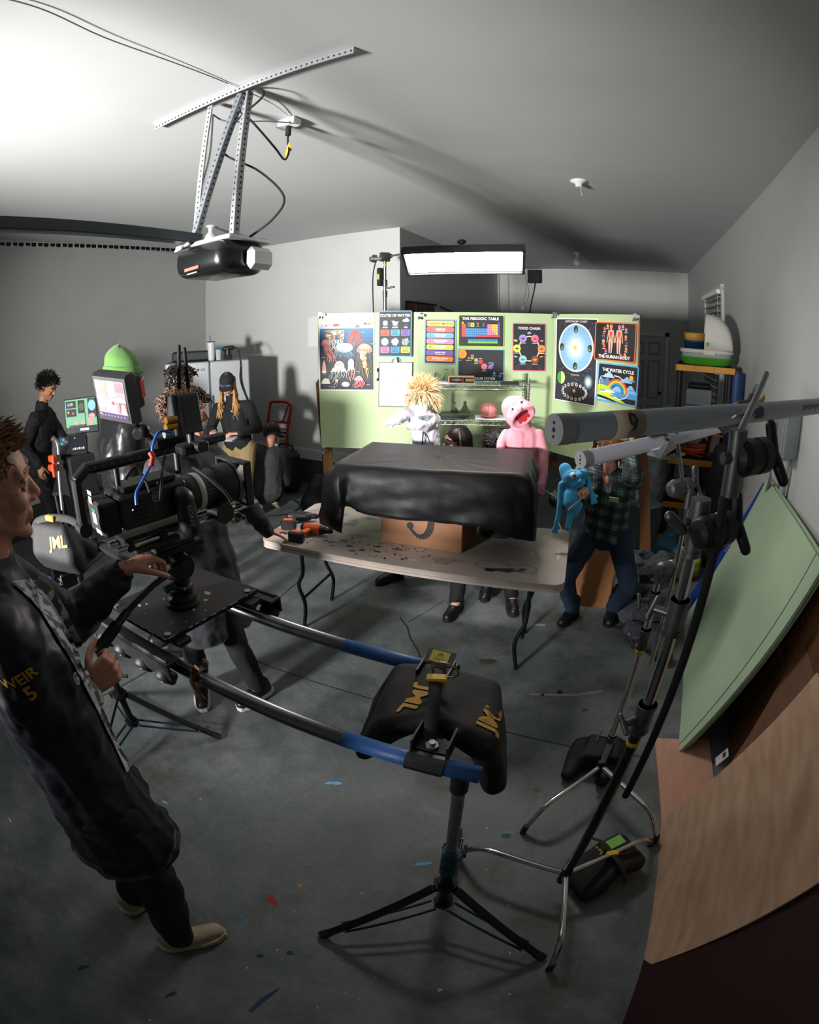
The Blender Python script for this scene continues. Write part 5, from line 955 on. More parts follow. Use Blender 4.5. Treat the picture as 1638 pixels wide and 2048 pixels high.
hairpart(CW, CAPM, capf, 'cap'); b = MB(); h = CW['h']; s = CW['s']; fr = F(h(0, .112 * s, .052 * s), h.d(-1, 0, 0), h.d(0, .12, 1), h.d(0, 1, -.12)); fr.o = h(0, .1085 * s, .066 * s); b.text('OSCARS', fr, 0, -.012, .026, ink('2f7ec0'), 0, 'C', .01, 1.1)
for i, p in enumerate(b.v): d = (p - h.o); xx = d.dot(h.x); b.v[i] = p - h.y * (xx * xx * 6.0)
o = b.build('cap_lettering', CW['root']); o['label'] = 'blue lettering on the cap'
b = MB(); nk = CW['neck']; b.tube(bez([h(-.045, .0, -.14), h(-.012, .1, -.2), h(0, .115, -.215), h(.012, .1, -.2), h(.045, 0, -.14)], 5), .0015, GOLD); b.box(h(0, .118, -.235), (.006, .003, .03), GOLD, F((0, 0, 0), h.x, h.y, h.z)); b.box(h(0, .118, -.228), (.02, .003, .006), GOLD); b.build('cross_necklace', CW['root'])
cb = wc + V((.13, -.235, -.515)); t = thing('clipboard', 'clipboard with white paper held by the person in the black cap', 'clipboard', cb); f = yawF(cb, 25); b = MB(); b.box((0, 0, 0), (.33, .24, .006), mat('clipboard_grey', '4a525c', .5), f, .001); b.build('board', t); b = MB(); b.box((-.01, 0, .0045), (.29, .21, .002), mat('paper', 'e6e8ea', .7), f); b.build('paper', t)
# ---- kneeling man seen from behind
kh = atd(556, 882, 5.3); KN = person('kneeling person in a dark grey sweater seen from behind', (-3.650, 3.910, .30), 120, (-3.620, 3.990, .74), ((-3.640, 4.090, .885), 128, -42, 0), [((-3.640, 4.060, .10), 118, -38), ((-3.810, 3.960, .10), 122, -38)], [dict(p=(-3.66, 4.25, .42), d=(0, .7, -.7), n=(-.8, 0, 0)), dict(p=(-3.90, 4.12, .42), d=(-.2, .7, -.7), n=(.8, 0, 0))], s=.98, top=mat('grey_sweater', '34383c', .9, nz=.3, ns=150, bump=.12, bs=200), bottom=DENIM, shoes=(BEIGE, GUM, SOLEW), hair=HDK, top_len=.0, hint=((.1, -.1, -1), (-.3, -.3, -1)), knee=((-.3, .95, -.1), (-.78, .6, -.1)), top_name='sweater', bulk=1.36)
hairpart(KN, HDK, lambda b, h, s: (hair_cap(b, h, HDK, s * 1.02, -.5, .4), locks(b, h, 500, lambda d: d.z > -.75 and not (d.y > .5 and d.z < .35), lambda d: (d.x * .2, .3, -.5), .04, HDK, .006, s, .004, 12)))
# ---- puppeteers
gh = atd(913, 884, 3.72); SWE = mat('black_top', '121317', .9); GW = person('person with glasses and dark hair crouching behind the draped box', gh + V((.06, .14, -.66)), -150, gh + V((.03, .05, -.19)), (gh, 222, -4, 0), [((-1.02, 2.93, .08), -95), ((-1.66, 3.2, .08), -120)], [dict(p=gh + V((-.17, -.25, -.13)), d=(-.2, -.1, 1), n=(-.5, -.5, 0), curl=(50, 60, 40)), None], s=.95, top=SWE, bottom=DTROU, shoes=(SHOEB, SOLEB, SHOEB), hair=HDK, top_len=.0, skin=SKIN3, knee=((.3, -1, .6), (-.5, -1, .6)), top_name='top')
def gwh(b, h, s):
    hair_cap(b, h, HDK, s * 1.02, -.7, .5); r = random.Random(8); HL = mat('hair_highlight', '6b543f', .5, nz=.3, ns=50)
    for i in range(130):
        a = r.uniform(-.15, 3.3); d = V((math.cos(a), -math.sin(a), 0)); m = HL if (a < -.05 or a > 3.2) and i % 3 == 0 else HDK; p0 = h(d.x * .06 * s, (d.y * .07 - .01) * s, .115 * s); p1 = h(d.x * .088 * s, (d.y * .106 - .015) * s, .045 * s); p2 = h(d.x * .092 * s, (d.y * .112 - .012) * s, -.09 * s); p3 = h(d.x * .085 * s, (d.y * .105 - .012) * s, -r.uniform(.2, .3) * s)
        b.tube(bez([p0, p1, p2, p3], 4), .0085, m, 5)
hairpart(GW, HDK, gwh); glasses(GW)
ph = atd(996, 893, 3.78); PW = person('person with dark hair crouched behind the pink puppet', ph + V((.10, .12, -.70)), -80, ph + V((0, .03, -.19)), (ph, -70, -30, 0), [((-.66, 3.16, .08), -70), ((-.9, 3.3, .08), -80)], [dict(p=ph + V((.22, -.14, -.16)), d=(.1, -.1, 1), n=(-.5, -.5, 0), curl=(50, 60, 40)), None], s=.95, top=SWE, bottom=DTROU, shoes=(SHOEB, SOLEB, SOLEW), hair=HDK, top_len=.0, knee=((.2, -1, .6), (-.2, -1, .6)), top_name='top')
hairpart(PW, HDK, lambda b, h, s: (hair_cap(b, h, HDK, s * 1.05, -.6, .4), locks(b, h, 420, lambda d: d.z > -.6 and not (d.y > .55 and d.z < .3), lambda d: (d.x * .7, d.y * .5, -.3), .06, HDK, .009, s, .008, 13)))
for P in (GW, PW):      # side marks on the sneakers
    for o in [c for c in P['root'].children if c.name.startswith('shoe')][:1]: pass
# ---- person in plaid with the blue puppet
def plaid_mat():
    m = bpy.data.materials.new('green_plaid'); m.use_nodes = True; nt = m.node_tree; b = nt.nodes['Principled BSDF']; b.inputs['Roughness'].default_value = .85; L = nt.links.new
    tc = nt.nodes.new('ShaderNodeTexCoord'); sp = nt.nodes.new('ShaderNodeSeparateXYZ'); L(tc.outputs['Object'], sp.inputs[0]); tot = None
    def M(op, a, b_): 
        q = nt.nodes.new('ShaderNodeMath'); q.operation = op
        for i, x in enumerate((a, b_)):
            if hasattr(x, 'is_output'): L(x, q.inputs[i])
            else: q.inputs[i].default_value = x
        return q.outputs[0]
    hx_ = M('ADD', M('MULTIPLY', sp.outputs[0], .95), M('MULTIPLY', sp.outputs[1], .3)); hz = M('ADD', sp.outputs[2], M('MULTIPLY', sp.outputs[0], .12))
    for c in (hx_, hz):
        for per, ph, wd, am in ((.085, 0.0, .44, .35), (.085, .52, .06, .55), (.085, .70, .06, .4), (.085, .88, .05, .35)):
            fr = M('FRACT', M('ADD', M('DIVIDE', c, per), ph + 40), 0); st = M('MULTIPLY', M('LESS_THAN', fr, wd), am); tot = st if tot is None else M('ADD', tot, st)
    r = nt.nodes.new('ShaderNodeValToRGB'); e = r.color_ramp.elements; e[0].color = (*hx('11191c'), 1); e[1].position = 1.0; e[1].color = (*hx('8d9a95'), 1); q = r.color_ramp.elements.new(.45); q.color = (*hx('34484a'), 1); q = r.color_ramp.elements.new(.2); q.color = (*hx('1a2629'), 1)
    L(M('MULTIPLY', tot, .62), r.inputs[0]); L(r.outputs[0], b.inputs['Base Color']); return m
PLAID = plaid_mat(); pc = V((-.075, 3.05, 1.335))
PL = person('person in a green plaid shirt and jeans crouching with the blue puppet', (-.045, 3.16, .74), -100, (-.06, 3.10, 1.16), (pc, -118, -12, 0), [((-.19, 3.10, .085), -112), ((.10, 3.18, .085), -93)], [dict(p=(-.20, 2.80, 1.02), d=(-.2, -.3, .9), n=(.5, -.6, 0), curl=(60, 60, 40)), dict(p=(.03, 3.0, 1.35), d=(-.5, -.2, .8), n=(-.6, -.6, 0), curl=(50, 60, 40))], s=.93, top=PLAID, bottom=DENIM, shoes=(SHOEB, SOLEB, None, 1), hair=HBR, top_len=.07, hint=((-.8, .2, -.4), (.35, -.3, -1)), skin=SKIN3, knee=((-.45, -1, .2), (.5, -1, .2)), top_name='plaid_shirt', bulk=1.04, flare=.03, vox=.005)
def plh(b, h, s):
    OR = mat('orange_knit', 'b5742c', .85, bump=.1, bs=140)
    def fn(u, v): a = u * 2 * PI; t = v * PI / 2; return h(.087 * s * math.cos(t) ** .7 * math.cos(a), (.107 * math.cos(t) ** .7 * math.sin(a) - .012) * s, (.02 + .105 * math.sin(t)) * s)
    b.grid(fn, 32, 10, OR, True, True)
hairpart(PL, HBR, plh, 'knit_hat'); glasses(PL); hairpart(PL, HBR, lambda b, h, s: locks(b, h, 300, lambda d: d.y < .35 and -.9 < d.z < .2, lambda d: (d.x * .3, -.1, -1), .12, mat('hair_auburn', '4a2a1e', .5, nz=.4, ns=50), .011, s, .014, 15))
b = MB(); h = PL['h']; fr = F(PL['neck'], PL['rt'], PL['up'], PL['fw']); b.flat([(-.045, .01), (.045, .01), (.012, -.09), (-.012, -.09)], fr.at(0, 0, .085), 0, mat('red_tee', '8a2f28', .8)); decal(b, PL['top'], fr.at(0, 0, .085), .004); b.build('red_tee', PL['root'])
b = MB(); b.box(PL['neck'] + PL['rt'] * -.075 + PL['fw'] * .14 + V((0, 0, -.16)), (.062, .012, .03), mat('pale_green_card', '7fa878', .5), F((0, 0, 0), PL['rt'], PL['fw'], PL['up'])); b.build('pocket_card', PL['root'])
# ================================================================ puppets
PINK = mat('pink_fleece', 'e59aa8', .95, bump=.12, bs=260, sheen=.25); BLUE = mat('blue_fleece', '3a9fd2', .95, bump=.12, bs=260, sheen=.25); MINT = mat('mint_fleece', 'd3e6da', .9, bump=.06, bs=200)
FELTR = mat('red_felt', 'b3202a', .9); LABW = mat('lab_coat_white', 'd6d6e4', .85, bump=.04, bs=60); ROD = mat('bamboo_rod', 'c9a27a', .6)
def rod(root, p0, p1, nm='control_rod'): b = MB(); b.cyl(p0, p1, .0032, ROD, n=8); return b.build(nm, root)
def eyeball(root, c, r, fr, look): b = MB(); b.ball(c, r, EYEW, 16, fr); b.ball(c + look * r * .62, r * .56, mat('pupil_black', '0c0c0e', .2), 12, fr); b.ball(c + look * r * 1.08 + fr.z * r * .25 + fr.x * r * .2, r * .13, EYEW, 8); return b.build('eye', root)  # the last small white ball is a painted catchlight on the pupil
vz = CR @ V((0, 0, 1)); RT, UPV = V((.904, .427, 0)), V((0, 0, 1)); TO = V((.42, -.905, 0)).normalized()      # across the set, up, toward the viewers
# ---- pink puppet: tall head with a wide red mouth, looking up to its left
hp = atd(1034, 826, 3.24); t = thing('pink_puppet', 'pink fleece puppet with a wide open red mouth', 'puppet', (hp.x, hp.y, .95))
mn = (TO * .88 + RT * .22 - UPV * .40).normalized(); la = (RT * .74 + UPV * .68); la = (la - mn * la.dot(mn)).normalized(); sa = mn.cross(la)
if sa.z < 0: sa = -sa
mc = atd(1046, 834, 3.14); mf = F(mc, la, sa, mn); b = MB(); b.cap(atd(1027, 816, 3.26), .083, atd(1035, 828, 3.25), .092); b.cap(atd(1035, 828, 3.25), .09, mf(0, 0, -.105), .082); b.cap(atd(1042, 846, 3.24), .07, atd(1046, 866, 3.26), .06)
for k in range(20): a0, a1 = k * PI / 10, (k + 1) * PI / 10; b.cap(mf(.082 * math.cos(a0), .056 * math.sin(a0), -.004), .013, mf(.082 * math.cos(a1), .056 * math.sin(a1), -.004), .013)
for k in range(10): a0 = k * PI / 5; b.cap(mf(.07 * math.cos(a0), .045 * math.sin(a0), -.03), .03, mf(.06 * math.cos(a0), .03 * math.sin(a0), -.075), .03)
bc = atd(1046, 876, 3.26); lo = V((bc.x, bc.y + .01, .98)); b.cap(bc - RT * .085, .05, bc + RT * .085, .05); b.cap(bc - RT * .035, .085, lo - RT * .03, .085); b.cap(bc + RT * .035, .085, lo + RT * .03, .085); b.cap(bc + UPV * .05, .06, bc, .085)
for d, pts in ((-1, [(1012, 868), (1003, 885), (1000, 905), (998, 935)]), (1, [(1078, 868), (1088, 905), (1087, 950), (1083, 972)])):
    q = [atd(x, y, 3.24 - .02 * i) for i, (x, y) in enumerate(pts)]
    for i in range(len(q) - 1): b.cap(q[i], .034 - .003 * i, q[i + 1], .032 - .003 * i)
    e = q[-1]; dn = (q[-1] - q[-2]).normalized(); X, Y, Z = frame(dn, RT)
    for k in (-1, 0, 1): b.cap(e, .019, e + dn * .05 + X * k * .019, .012)
    b.cap(e - dn * .01, .016, e + dn * .02 - X * .038 * d, .012)
from mathutils.bvhtree import BVHTree
def surf_at(q, px, py): h_ = BVHTree.FromPolygons([p[:] for p in q.v], q.f).ray_cast(C0, ray(px, py)); return h_[0] if h_[0] is not None else atd(px, py, 3.15)
b.cap(surf_at(b, 1038, 816), .018, surf_at(b, 1038, 816) + mn * .015, .018)
pb = b.fuse(.0065, 3, PINK); pb.build('body', t)
def mouth(sg, m):      # the two halves of the mouth meet in a deep fold
    q = MB(); q.grid(lambda u, v: mf(.078 * math.cos(u * PI) , sg * .053 * math.sin(u * PI) * v - .004 * (1 - v), .005 - .022 * (1 - v) * math.sin(u * PI)), 24, 8, m); return q
mouth(1, mat('dark_red_felt', '8f1620', .9)).build('upper_mouth', t); mouth(-1, FELTR).build('lower_mouth', t)
for px, py in ((1024, 818.5), (1042, 804.5)):
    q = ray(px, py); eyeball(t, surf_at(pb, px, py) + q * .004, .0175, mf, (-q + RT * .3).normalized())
rod(t, atd(1082, 975, 3.16), atd(1135, 1012, 3.05))
# ---- scientist puppet: pale head, wild blond hair, white lab coat
hs_ = atd(845, 800, 3.42); t = thing('scientist_puppet', 'puppet with wild blond hair and a white lab coat beside the whiteboard', 'puppet', (hs_.x, hs_.y, .95)); sf2 = F(hs_, RT, TO * -1, UPV); sf2 = F(hs_, RT * .8 - TO * .6, RT * .6 + TO * .8, UPV)      # y forward
yf = (-RT * .55 + TO * .83).normalized(); xf = UPV.cross(yf) * -1; sf2 = F(hs_, xf, yf, UPV)
b = MB(); b.cap(sf2(0, 0, .04), .072, sf2(0, .01, -.02), .075); b.cap(sf2(-.04, .04, -.045), .03, sf2(.04, .04, -.045), .03); b.cap(sf2(0, -.01, -.05), .045, sf2(0, -.02, -.12), .04); b.cap(sf2(0, .07, .0), .014, sf2(0, .09, -.008), .017); b.fuse(.006, 3, MINT).build('head', t)
m = MB(); m.cap(sf2(-.05, .062, -.055), .003, sf2(.05, .062, -.055), .003, ink('4a5a54')); m.build('mouth_line', t)
b = MB(); HW = mat('puppet_hair', 'dcae6c', .6, nz=.35, ns=40, h2='efe0c4'); r = random.Random(21)
for i in range(950):
    z = 1 - 1.25 * (i + .5) / 950; q = math.sqrt(max(0, 1 - z * z)); a = i * 2.39996; d = V((q * math.cos(a), q * math.sin(a), z))
    if d.y > .35 and z < .05: continue
    p = sf2(d.x * .073, d.y * .073, d.z * .075 + .035); n = sf2.d(*d); fl = (n * .8 + UPV * (.12 if z > .4 else -.75) + V((r.uniform(-.5, .5), r.uniform(-.5, .5), r.uniform(-.3, .3)))).normalized(); L = r.uniform(.055, .105); dr = V((0, 0, -1)) * (.5 if z < .6 else .15)
    b.tube([p, p + fl * L * .4, p + fl * L * .75 + dr * L * .12, p + fl * L + dr * L * .4], [.0028, .0026, .002, .0006], HW, 4)
b.build('hair', t)
tp = atd(848, 842, 3.42); bt = V((tp.x + .02, tp.y + .02, 1.1)); b = MB()
b.cap(tp - RT * .045, .062, tp + RT * .055, .062); b.cap(tp, .09, bt, .1, sq=.8, x=RT); b.cap(bt, .1, bt + V((.03, .0, -.12)), .12, sq=.8, x=RT)
for pts in ([(822, 826), (805, 833), (793, 840)], [(866, 838), (850, 852), (838, 850)], ):
    q = [atd(x, y, 3.40 - .05 * i) for i, (x, y) in enumerate(pts)]
    for i in range(2): b.cap(q[i], .045 - .004 * i, q[i + 1], .041 - .004 * i)
b = b.fuse(.0075, 2, LABW); b.jitter(.008, 16); b.jitter(.005, 40); b.build('lab_coat', t)
b = MB()
for (x, y), d in (((789, 843), -1), ((832, 850), -1)):
    e = atd(x, y, 3.29); b.cap(e, .026, e - RT * .03, .024)
    for k in (-1, 0, 1): b.cap(e - RT * .03, .014, e - RT * .055 + V((0, 0, -.012 + .014 * k)), .009)
    b.cap(e, .012, e - RT * .02 - UPV * .035, .009); b.fuse(.005, 2, mat('glove_white', 'c3cdd6', .85)).build('hand', t); b = MB()
m = MB(); f = F(tp, RT, UPV, TO); m.flat([(-.045, .05), (.04, .05), (.0, -.06)], f, .085, mat('patterned_cravat', '9aa8ae', .8, nz=1, ns=60, h2='28343c')); m.build('cravat', t, solid=.004)
m = MB(); m.tube([f(-.005, -.03, .09), f(-.012, -.12, .092), f(-.01, -.22, .1)], .005, MBLK, 6); m.tube([f(-.01, -.05, .088), f(.02, -.13, .092), f(.015, -.24, .105)], .0035, mat('coat_seam', 'a9a9bc', .85), 6); m.build('coat_front', t)
rod(t, atd(802, 846, 3.28), atd(818, 885, 3.2))
# ---- blue puppet held in front of the person in plaid
hb_ = atd(1150, 960, 2.93); t = thing('blue_puppet', 'bright blue fleece puppet with a long snout held beside the table', 'puppet', (hb_.x, hb_.y, .72)); B0 = lambda x, y, d=2.93: atd(x, y, d)
b = MB(); b.cap(B0(1130, 938, 2.95), .038, B0(1140, 962), .045); b.cap(B0(1140, 955), .048, B0(1160, 952), .042); b.cap(B0(1148, 965), .042, B0(1165, 948, 2.9), .03); b.cap(B0(1140, 972), .03, B0(1163, 965, 2.89), .026)
b.cap(B0(1157, 947, 2.85), .016, B0(1160, 950, 2.83), .017); b.cap(B0(1143, 975, 2.96), .036, B0(1143, 1000), .052); b.cap(B0(1143, 990), .05, B0(1143, 1005), .052)
for pts, rr in (([(1162, 935), (1172, 945), (1178, 970), (1184, 990)], .017), ([(1122, 968), (1120, 1000), (1117, 1030), (1113, 1048)], .017), ([(1140, 1008), (1140, 1030), (1135, 1056)], .021), ([(1152, 1000), (1160, 1010), (1150, 1028)], .02)):
    q = [B0(x, y, 2.93) for x, y in pts]
    for i in range(len(q) - 1): b.cap(q[i], rr, q[i + 1], rr * .97)
    if len(pts) == 4:
        e = q[-1]; dn = (q[-1] - q[-2]).normalized(); X, Y, Z = frame(dn, RT)
        for k in (-1, 0, 1): b.cap(e, .013, e + dn * .05 + X * k * .015, .008)
        b.cap(e - dn * .01, .011, e + dn * .018 + X * .03, .008)
b.fuse(.0055, 3, BLUE).build('body', t)
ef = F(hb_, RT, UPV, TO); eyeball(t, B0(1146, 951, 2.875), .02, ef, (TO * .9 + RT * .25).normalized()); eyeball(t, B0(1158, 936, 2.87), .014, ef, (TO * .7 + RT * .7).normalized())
m = MB(); m.tube(bez([B0(1136, 970, 2.885), B0(1150, 974, 2.87), B0(1162, 963, 2.855), B0(1166, 952, 2.86)], 5), .003, mat('stitch_dark', '1c4f74', .8), 6); m.build('mouth_line', t)
rod(t, B0(1178, 985, 2.88), B0(1136, 1020, 2.88)); rod(t, B0(1117, 1046, 2.9), B0(1124, 1062, 2.88))
# ================================================================ dolly track: two pipes, end stands, sled
ZP = 1.08; NE, NW = atz(960, 1550, ZP), atz(399, 1353.5, ZP); FE, FW_ = atz(907, 1345, ZP), atz(239, 1113, ZP)
pd = ((NW - NE).normalized() + (FW_ - FE).normalized()).normalized(); PIPEM = mat('worn_pipe', '9a9da0', .36, 1.0, nz=.45, ns=9, stretch=(.3, 3, 3), h2='4f5356'); PBLUE = mat('blue_pipe_paint', '174a8c', .5, nz=.25, ns=60, h2='2f5c94')
def dpipe(a, b, name, lab, r=.0215, blue=((0, .19), (.93, 1))):
    a, b = V(a), V(b); q = MB(); q.pipe(a, b, r, r - .003, PIPEM, 28); t = thing(name, lab, 'pipe', a.lerp(b, .5)); q.build('tube', t)
    for u0, u1 in blue: w = MB(); w.pipe(a.lerp(b, u0) if u0 else a - (b - a) * .0006, a.lerp(b, u1), r + .0006, r - .0035, PBLUE, 28); w.build('blue_end', t)
    return t
dn = (NW - NE).normalized(); df = (FW_ - FE).normalized(); dpipe(NE, NE + dn * 1.75, 'dolly_pipe', 'near worn metal dolly pipe with a blue painted end'); dpipe(FE, FE + df * 1.80, 'dolly_pipe', 'far metal dolly pipe passing behind the cinema camera')
PLATE = mat('black_plate', '17191b', .5, .2, nz=.2, ns=30, bump=.03); CHIP = mat('bare_chip', '9b958c', .5, .3)
def end_clamp(c, d, root, nm='pipe_clamp'):
    f = F(c, d, V((0, 0, 1)).cross(d), (0, 0, 1)); b = MB(); q = []
    for k in range(9): a = math.radians(-20 + 220 * k / 8); q.append((.028 * math.cos(a), .028 * math.sin(a)))
    for k in range(8, -1, -1): a = math.radians(-20 + 220 * k / 8); q.append((.0225 * math.cos(a), .0225 * math.sin(a)))
    b.prism(q, F(f(-.045, 0, 0), f.y, f.z, f.x), .09, PLATE); b.box((0, .045, .014), (.09, .05, .02), PLATE, f, .003)
    for s_ in (-1, 1): b.box((s_ * .042, .05, .03), (.005, .075, .055), PLATE, f)
    b.cyl(f(0, .035, .02), f(0, .035, .034), .016, STL, n=6); b.cyl(f(0, .035, .03), f(0, .035, .045), .008, STL); return b.build(nm, root)
mid_y = (NE + FE) / 2
def sled_stand(name, lab, base, ztop, yaw, near, far, dd):
    t = thing(name, lab, 'stand', (base[0], base[1], 0)); f = yawF((base[0], base[1], 0), yaw); RED = mat('stand_tube', '24211f', .4, .6)
    b = MB(); b.cyl(f(0, 0, .12), f(0, 0, .50), .019, DKM); b.build('lower_column', t); b = MB(); b.cyl(f(0, 0, .48), f(0, 0, ztop - .06), .0165, STL); b.build('riser', t)
    b = MB(); TEAL = mat('teal_casting', '1d4a58', .45, .4)
    for z0, z1, r in ((.47, .535, .027), (.545, .60, .026), (.61, .645, .024)): b.cyl(f(0, 0, z0), f(0, 0, z1), r, TEAL, n=20)
    b.cyl(f(.02, -.01, .505), f(.055, -.03, .505), .012, TEAL); b.cyl(f(.02, .01, .575), f(.05, .02, .575), .011, TEAL); b.build('collar', t)
    b = MB(); b.box((.075, -.04, .505), (.05, .012, .022), MBLK, f, .004); b.build('lock_lever', t); b = MB(); b.cyl(f(.02, .0, .58), f(.06, .015, .58), .013, MBLK); b.build('lock_knob', t)
    for z0, r, nm in ((.335, .042, 'leg_hub'), (.13, .038, 'brace_hub')):
        b = MB(); b.cyl(f(0, 0, z0), f(0, 0, z0 + .03), r, DKM, n=6); b.cyl(f(0, 0, z0 + .02), f(0, 0, z0 + .045), .026, DKM); b.build(nm, t)
    for k in range(3):
        g = f.rot(math.radians(k * 120)); b = MB(); p0, p1 = g(.04, 0, .345), g(.455, 0, .012); X, Y, Z = frame(p1 - p0, g.y); b.box((0, 0, (p1 - p0).length / 2), (.03, .02, (p1 - p0).length), RED, F(p0, X, Y, Z), .002); o = b.build('leg', t)
        b = MB(); b.box(p1 - Z * .02, (.032, .024, .045), MBLK, F((0, 0, 0), X, Y, Z)); b.build('foot', o)
        b = MB(); m0 = p0.lerp(p1, .78)
        for s_ in (-1, 1): b.cyl(g(.035, s_ * .022, .14), m0 + g.y * s_ * .022, .006, mat('blue_strut', '142c42', .4, .5), n=8); b.cyl(m0 - g.y * .03, m0 + g.y * .03, .005, STL, n=8)
        b.build('brace', t)
    bm_ = MB(); a, c = near + V((0, 0, .0)), far; X, Y, Z = frame(c - a, (0, 0, 1)); bm_.box((0, 0, (c - a).length / 2), (.03, .06, (c - a).length - .05), PLATE, F(a + V((0, 0, -.005)), X, Y, Z), .003); bm_.cyl(f(0, 0, ztop - .07), f(0, 0, ztop), .022, PLATE); bm_.build('cross_beam', t)
    end_clamp(near, dd, t); end_clamp(far, -dd, t); return t
nc, fc = NE + dn * .125, FE + df * .02 - V((0, 0, 0)); fc = FE - df * .0 + df * .035
sled_stand('track_stand', 'tripod stand with teal collars under the near end of the dolly track', (-.205, .69), ZP - .01, 104, nc, fc, -dn)
nw, fw_ = NE + dn * 1.66, FE + df * 1.72; sb = nw.lerp(fw_, .45); sled_stand('track_stand', 'tripod stand under the far left end of the dolly track, beside the camera operator', (sb.x, sb.y), ZP - .01, 45, nw, fw_, -dn)
# ---- sandbags
BAG = mat('sandbag_nylon', '07080a', .75, bump=.1, bs=120)
def bag_text(b, surf, px, py, ang, size, txt='JML', m=GOLD):
    bv_ = BVHTree.FromPolygons([p[:] for p in surf.v], surf.f); hit = bv_.ray_cast(C0, ray(px, py))
    if hit[0] is None: return
    n = hit[1]; x = CR @ V((1, 0, 0)); x = (x - n * x.dot(n)).normalized(); fr = F(hit[0], x, n.cross(x), n).rot(math.radians(ang)); q = MB(); q.text(txt, fr, 0, -size * .36, size, m, 0, 'C', .035, 1.0); decal(q, surf, fr, .003); b.v += q.v; k = len(b.v) - len(q.v); b.f += [tuple(i + k for i in g) for g in q.f]; b.m += q.m; b.sm += q.sm
def finish_bag(name, lab, shape, texts, strap, label=None):
    q = shape.fuse(.009, 9, BAG); q.jitter(.004, 12); t = thing(name, lab, 'sandbag', q.center_bottom()); q.build('bag', t); b = MB()
    for a in texts:
        b = MB(); bag_text(b, q, *a)
        if b.f: b.build('lettering', t)
    if strap:
        w = MB(); w.tube(bez(strap, 6), .016, mat('strap_webbing', '16171a', .8), 8, sq=.3); w.build('strap', t); p = V(strap[len(strap) // 2]); w = MB(); w.box(p, (.05, .028, .022), YTAPE, yawF((0, 0, 0), 20), .004); w.build('yellow_tab', t)
    if label:
        w = MB(); c, n = label; X, Y, Z = frame(n, dn * -1); f = F(c, X, Y, Z); w.box((0, 0, 0), (.075, .05, .006), mat('tag_pouch', '3a3e42', .4), f, .002); w.build('tag_pouch', t); w = MB(); w.box((0, 0, .004), (.048, .036, .002), mat('yellow_card', 'c4b13c', .6), f); w.text('JIB', f, 0, .002, .014, ink('2a2c20'), .0056); w.text('SHOT', f, 0, -.012, .011, ink('2a2c20'), .0056); w.build('tag_card', t)
        w = MB(); w.tube([f(.03 + .035 * math.cos(a), .0, .03 + .035 * math.sin(a)) + f.d(0, -.05) for a in [k * PI / 8 for k in range(17)]], .0025, STL, 6); w.build('ring', t)
    return t
bt = nc.lerp(fc, .60) + V((0, 0, .03)); b = MB(); e = (fc - nc).normalized()
for o in (-.085, -.06, -.035, -.01, .015, .04, .065, .09):
    b.cap(bt + e * o, .03, bt + dn * .105 + e * o * 1.15 + V((0, 0, -.055)), .046); b.cap(bt + dn * .105 + e * o * 1.1 + V((0, 0, -.055)), .046, bt + dn * .19 + e * o * 1.3 + V((0, 0, -.20)), .028)
    b.cap(bt + e * o, .03, bt - dn * .13 + e * o * 1.15 + V((0, 0, -.05)), .046); b.cap(bt - dn * .13 + e * o * 1.1 + V((0, 0, -.05)), .042, bt - dn * .175 + e * o * 1.15 + V((0, 0, -.22)), .034)
finish_bag('sandbag', 'black saddle sandbag lettered JML on the near end of the track', b, [(832, 1400, -125, .068), (982, 1432, 64, .07)], [bt + e * .13 + V((0, 0, .0)), bt + e * .05 + V((0, 0, .06)), bt - e * .02 + V((0, 0, .075)), bt - e * .1 + V((0, 0, .055)), bt - e * .17 + V((0, 0, .0))], (bt + e * .06 + V((0, 0, .085)), V((.1, -.35, 1))))
lb = atd(118, 1092, 2.05); b = MB(); X = RT; lf = F(lb, RT, TO * -1, UPV)
for o in (-.075, -.045, -.015, .015, .045, .075): b.cap(lf(o - .02, .0, .07), .03, lf(o * 1.15, -.02, -.02), .05); b.cap(lf(o * 1.15, -.02, -.02), .05, lf(o * 1.2, -.0, -.07), .04)
for o in (-.075, -.045, -.015, .015, .045, .075): b.cap(lf(o - .02, .0, .07), .03, lf(o * 1.15, .09, -.04), .045)
finish_bag('sandbag', 'black sandbag lettered JML hanging behind the camera operator', b, [(116, 1084, 12, .062)], [lf(-.16, 0, .02), lf(-.1, -.01, .09), lf(0, -.01, .12), lf(.1, 0, .12), lf(.17, 0, .09)])
b2 = V((.2, 1.74, 0)); b = MB()
for o in (-.06, -.02, .02, .06):
    b.cap(b2 + V((-.075 + o * .3, o, .07)), .05, b2 + V((-.12, o, .05)), .045); b.cap(b2 + V((.06 + o * .3, o, .07)), .05, b2 + V((.085, o, .05)), .04)
    b.cap(b2 + V((-.07, o, .11)), .03, b2 + V((.06, o, .11)), .03); b.cap(b2 + V((-.12, o, .05)), .045, b2 + V((-.14, o - .09, .045)), .04); b.cap(b2 + V((.07, o, .05)), .04, b2 + V((.03, o - .1, .045)), .04)
finish_bag('sandbag', 'black sandbag over the leg of the farther grip stand', b, [], None)
b3 = V((.335, 1.06, 0)); b = MB(); ux = V((.75, .66, 0)); uy = V((-.66, .75, 0))
for o in (-.07, -.035, 0, .035, .07):
    b.cap(b3 + uy * o + V((0, 0, .12)), .03, b3 + uy * o + ux * .1 + V((0, 0, .07)), .05); b.cap(b3 + uy * o + V((0, 0, .12)), .03, b3 + uy * o - ux * .09 - uy * .02 + V((0, 0, .055)), .05)
    b.cap(b3 + uy * o - ux * .09 + V((0, 0, .055)), .05, b3 + uy * o - ux * .13 - uy * .03 + V((0, 0, .045)), .04)
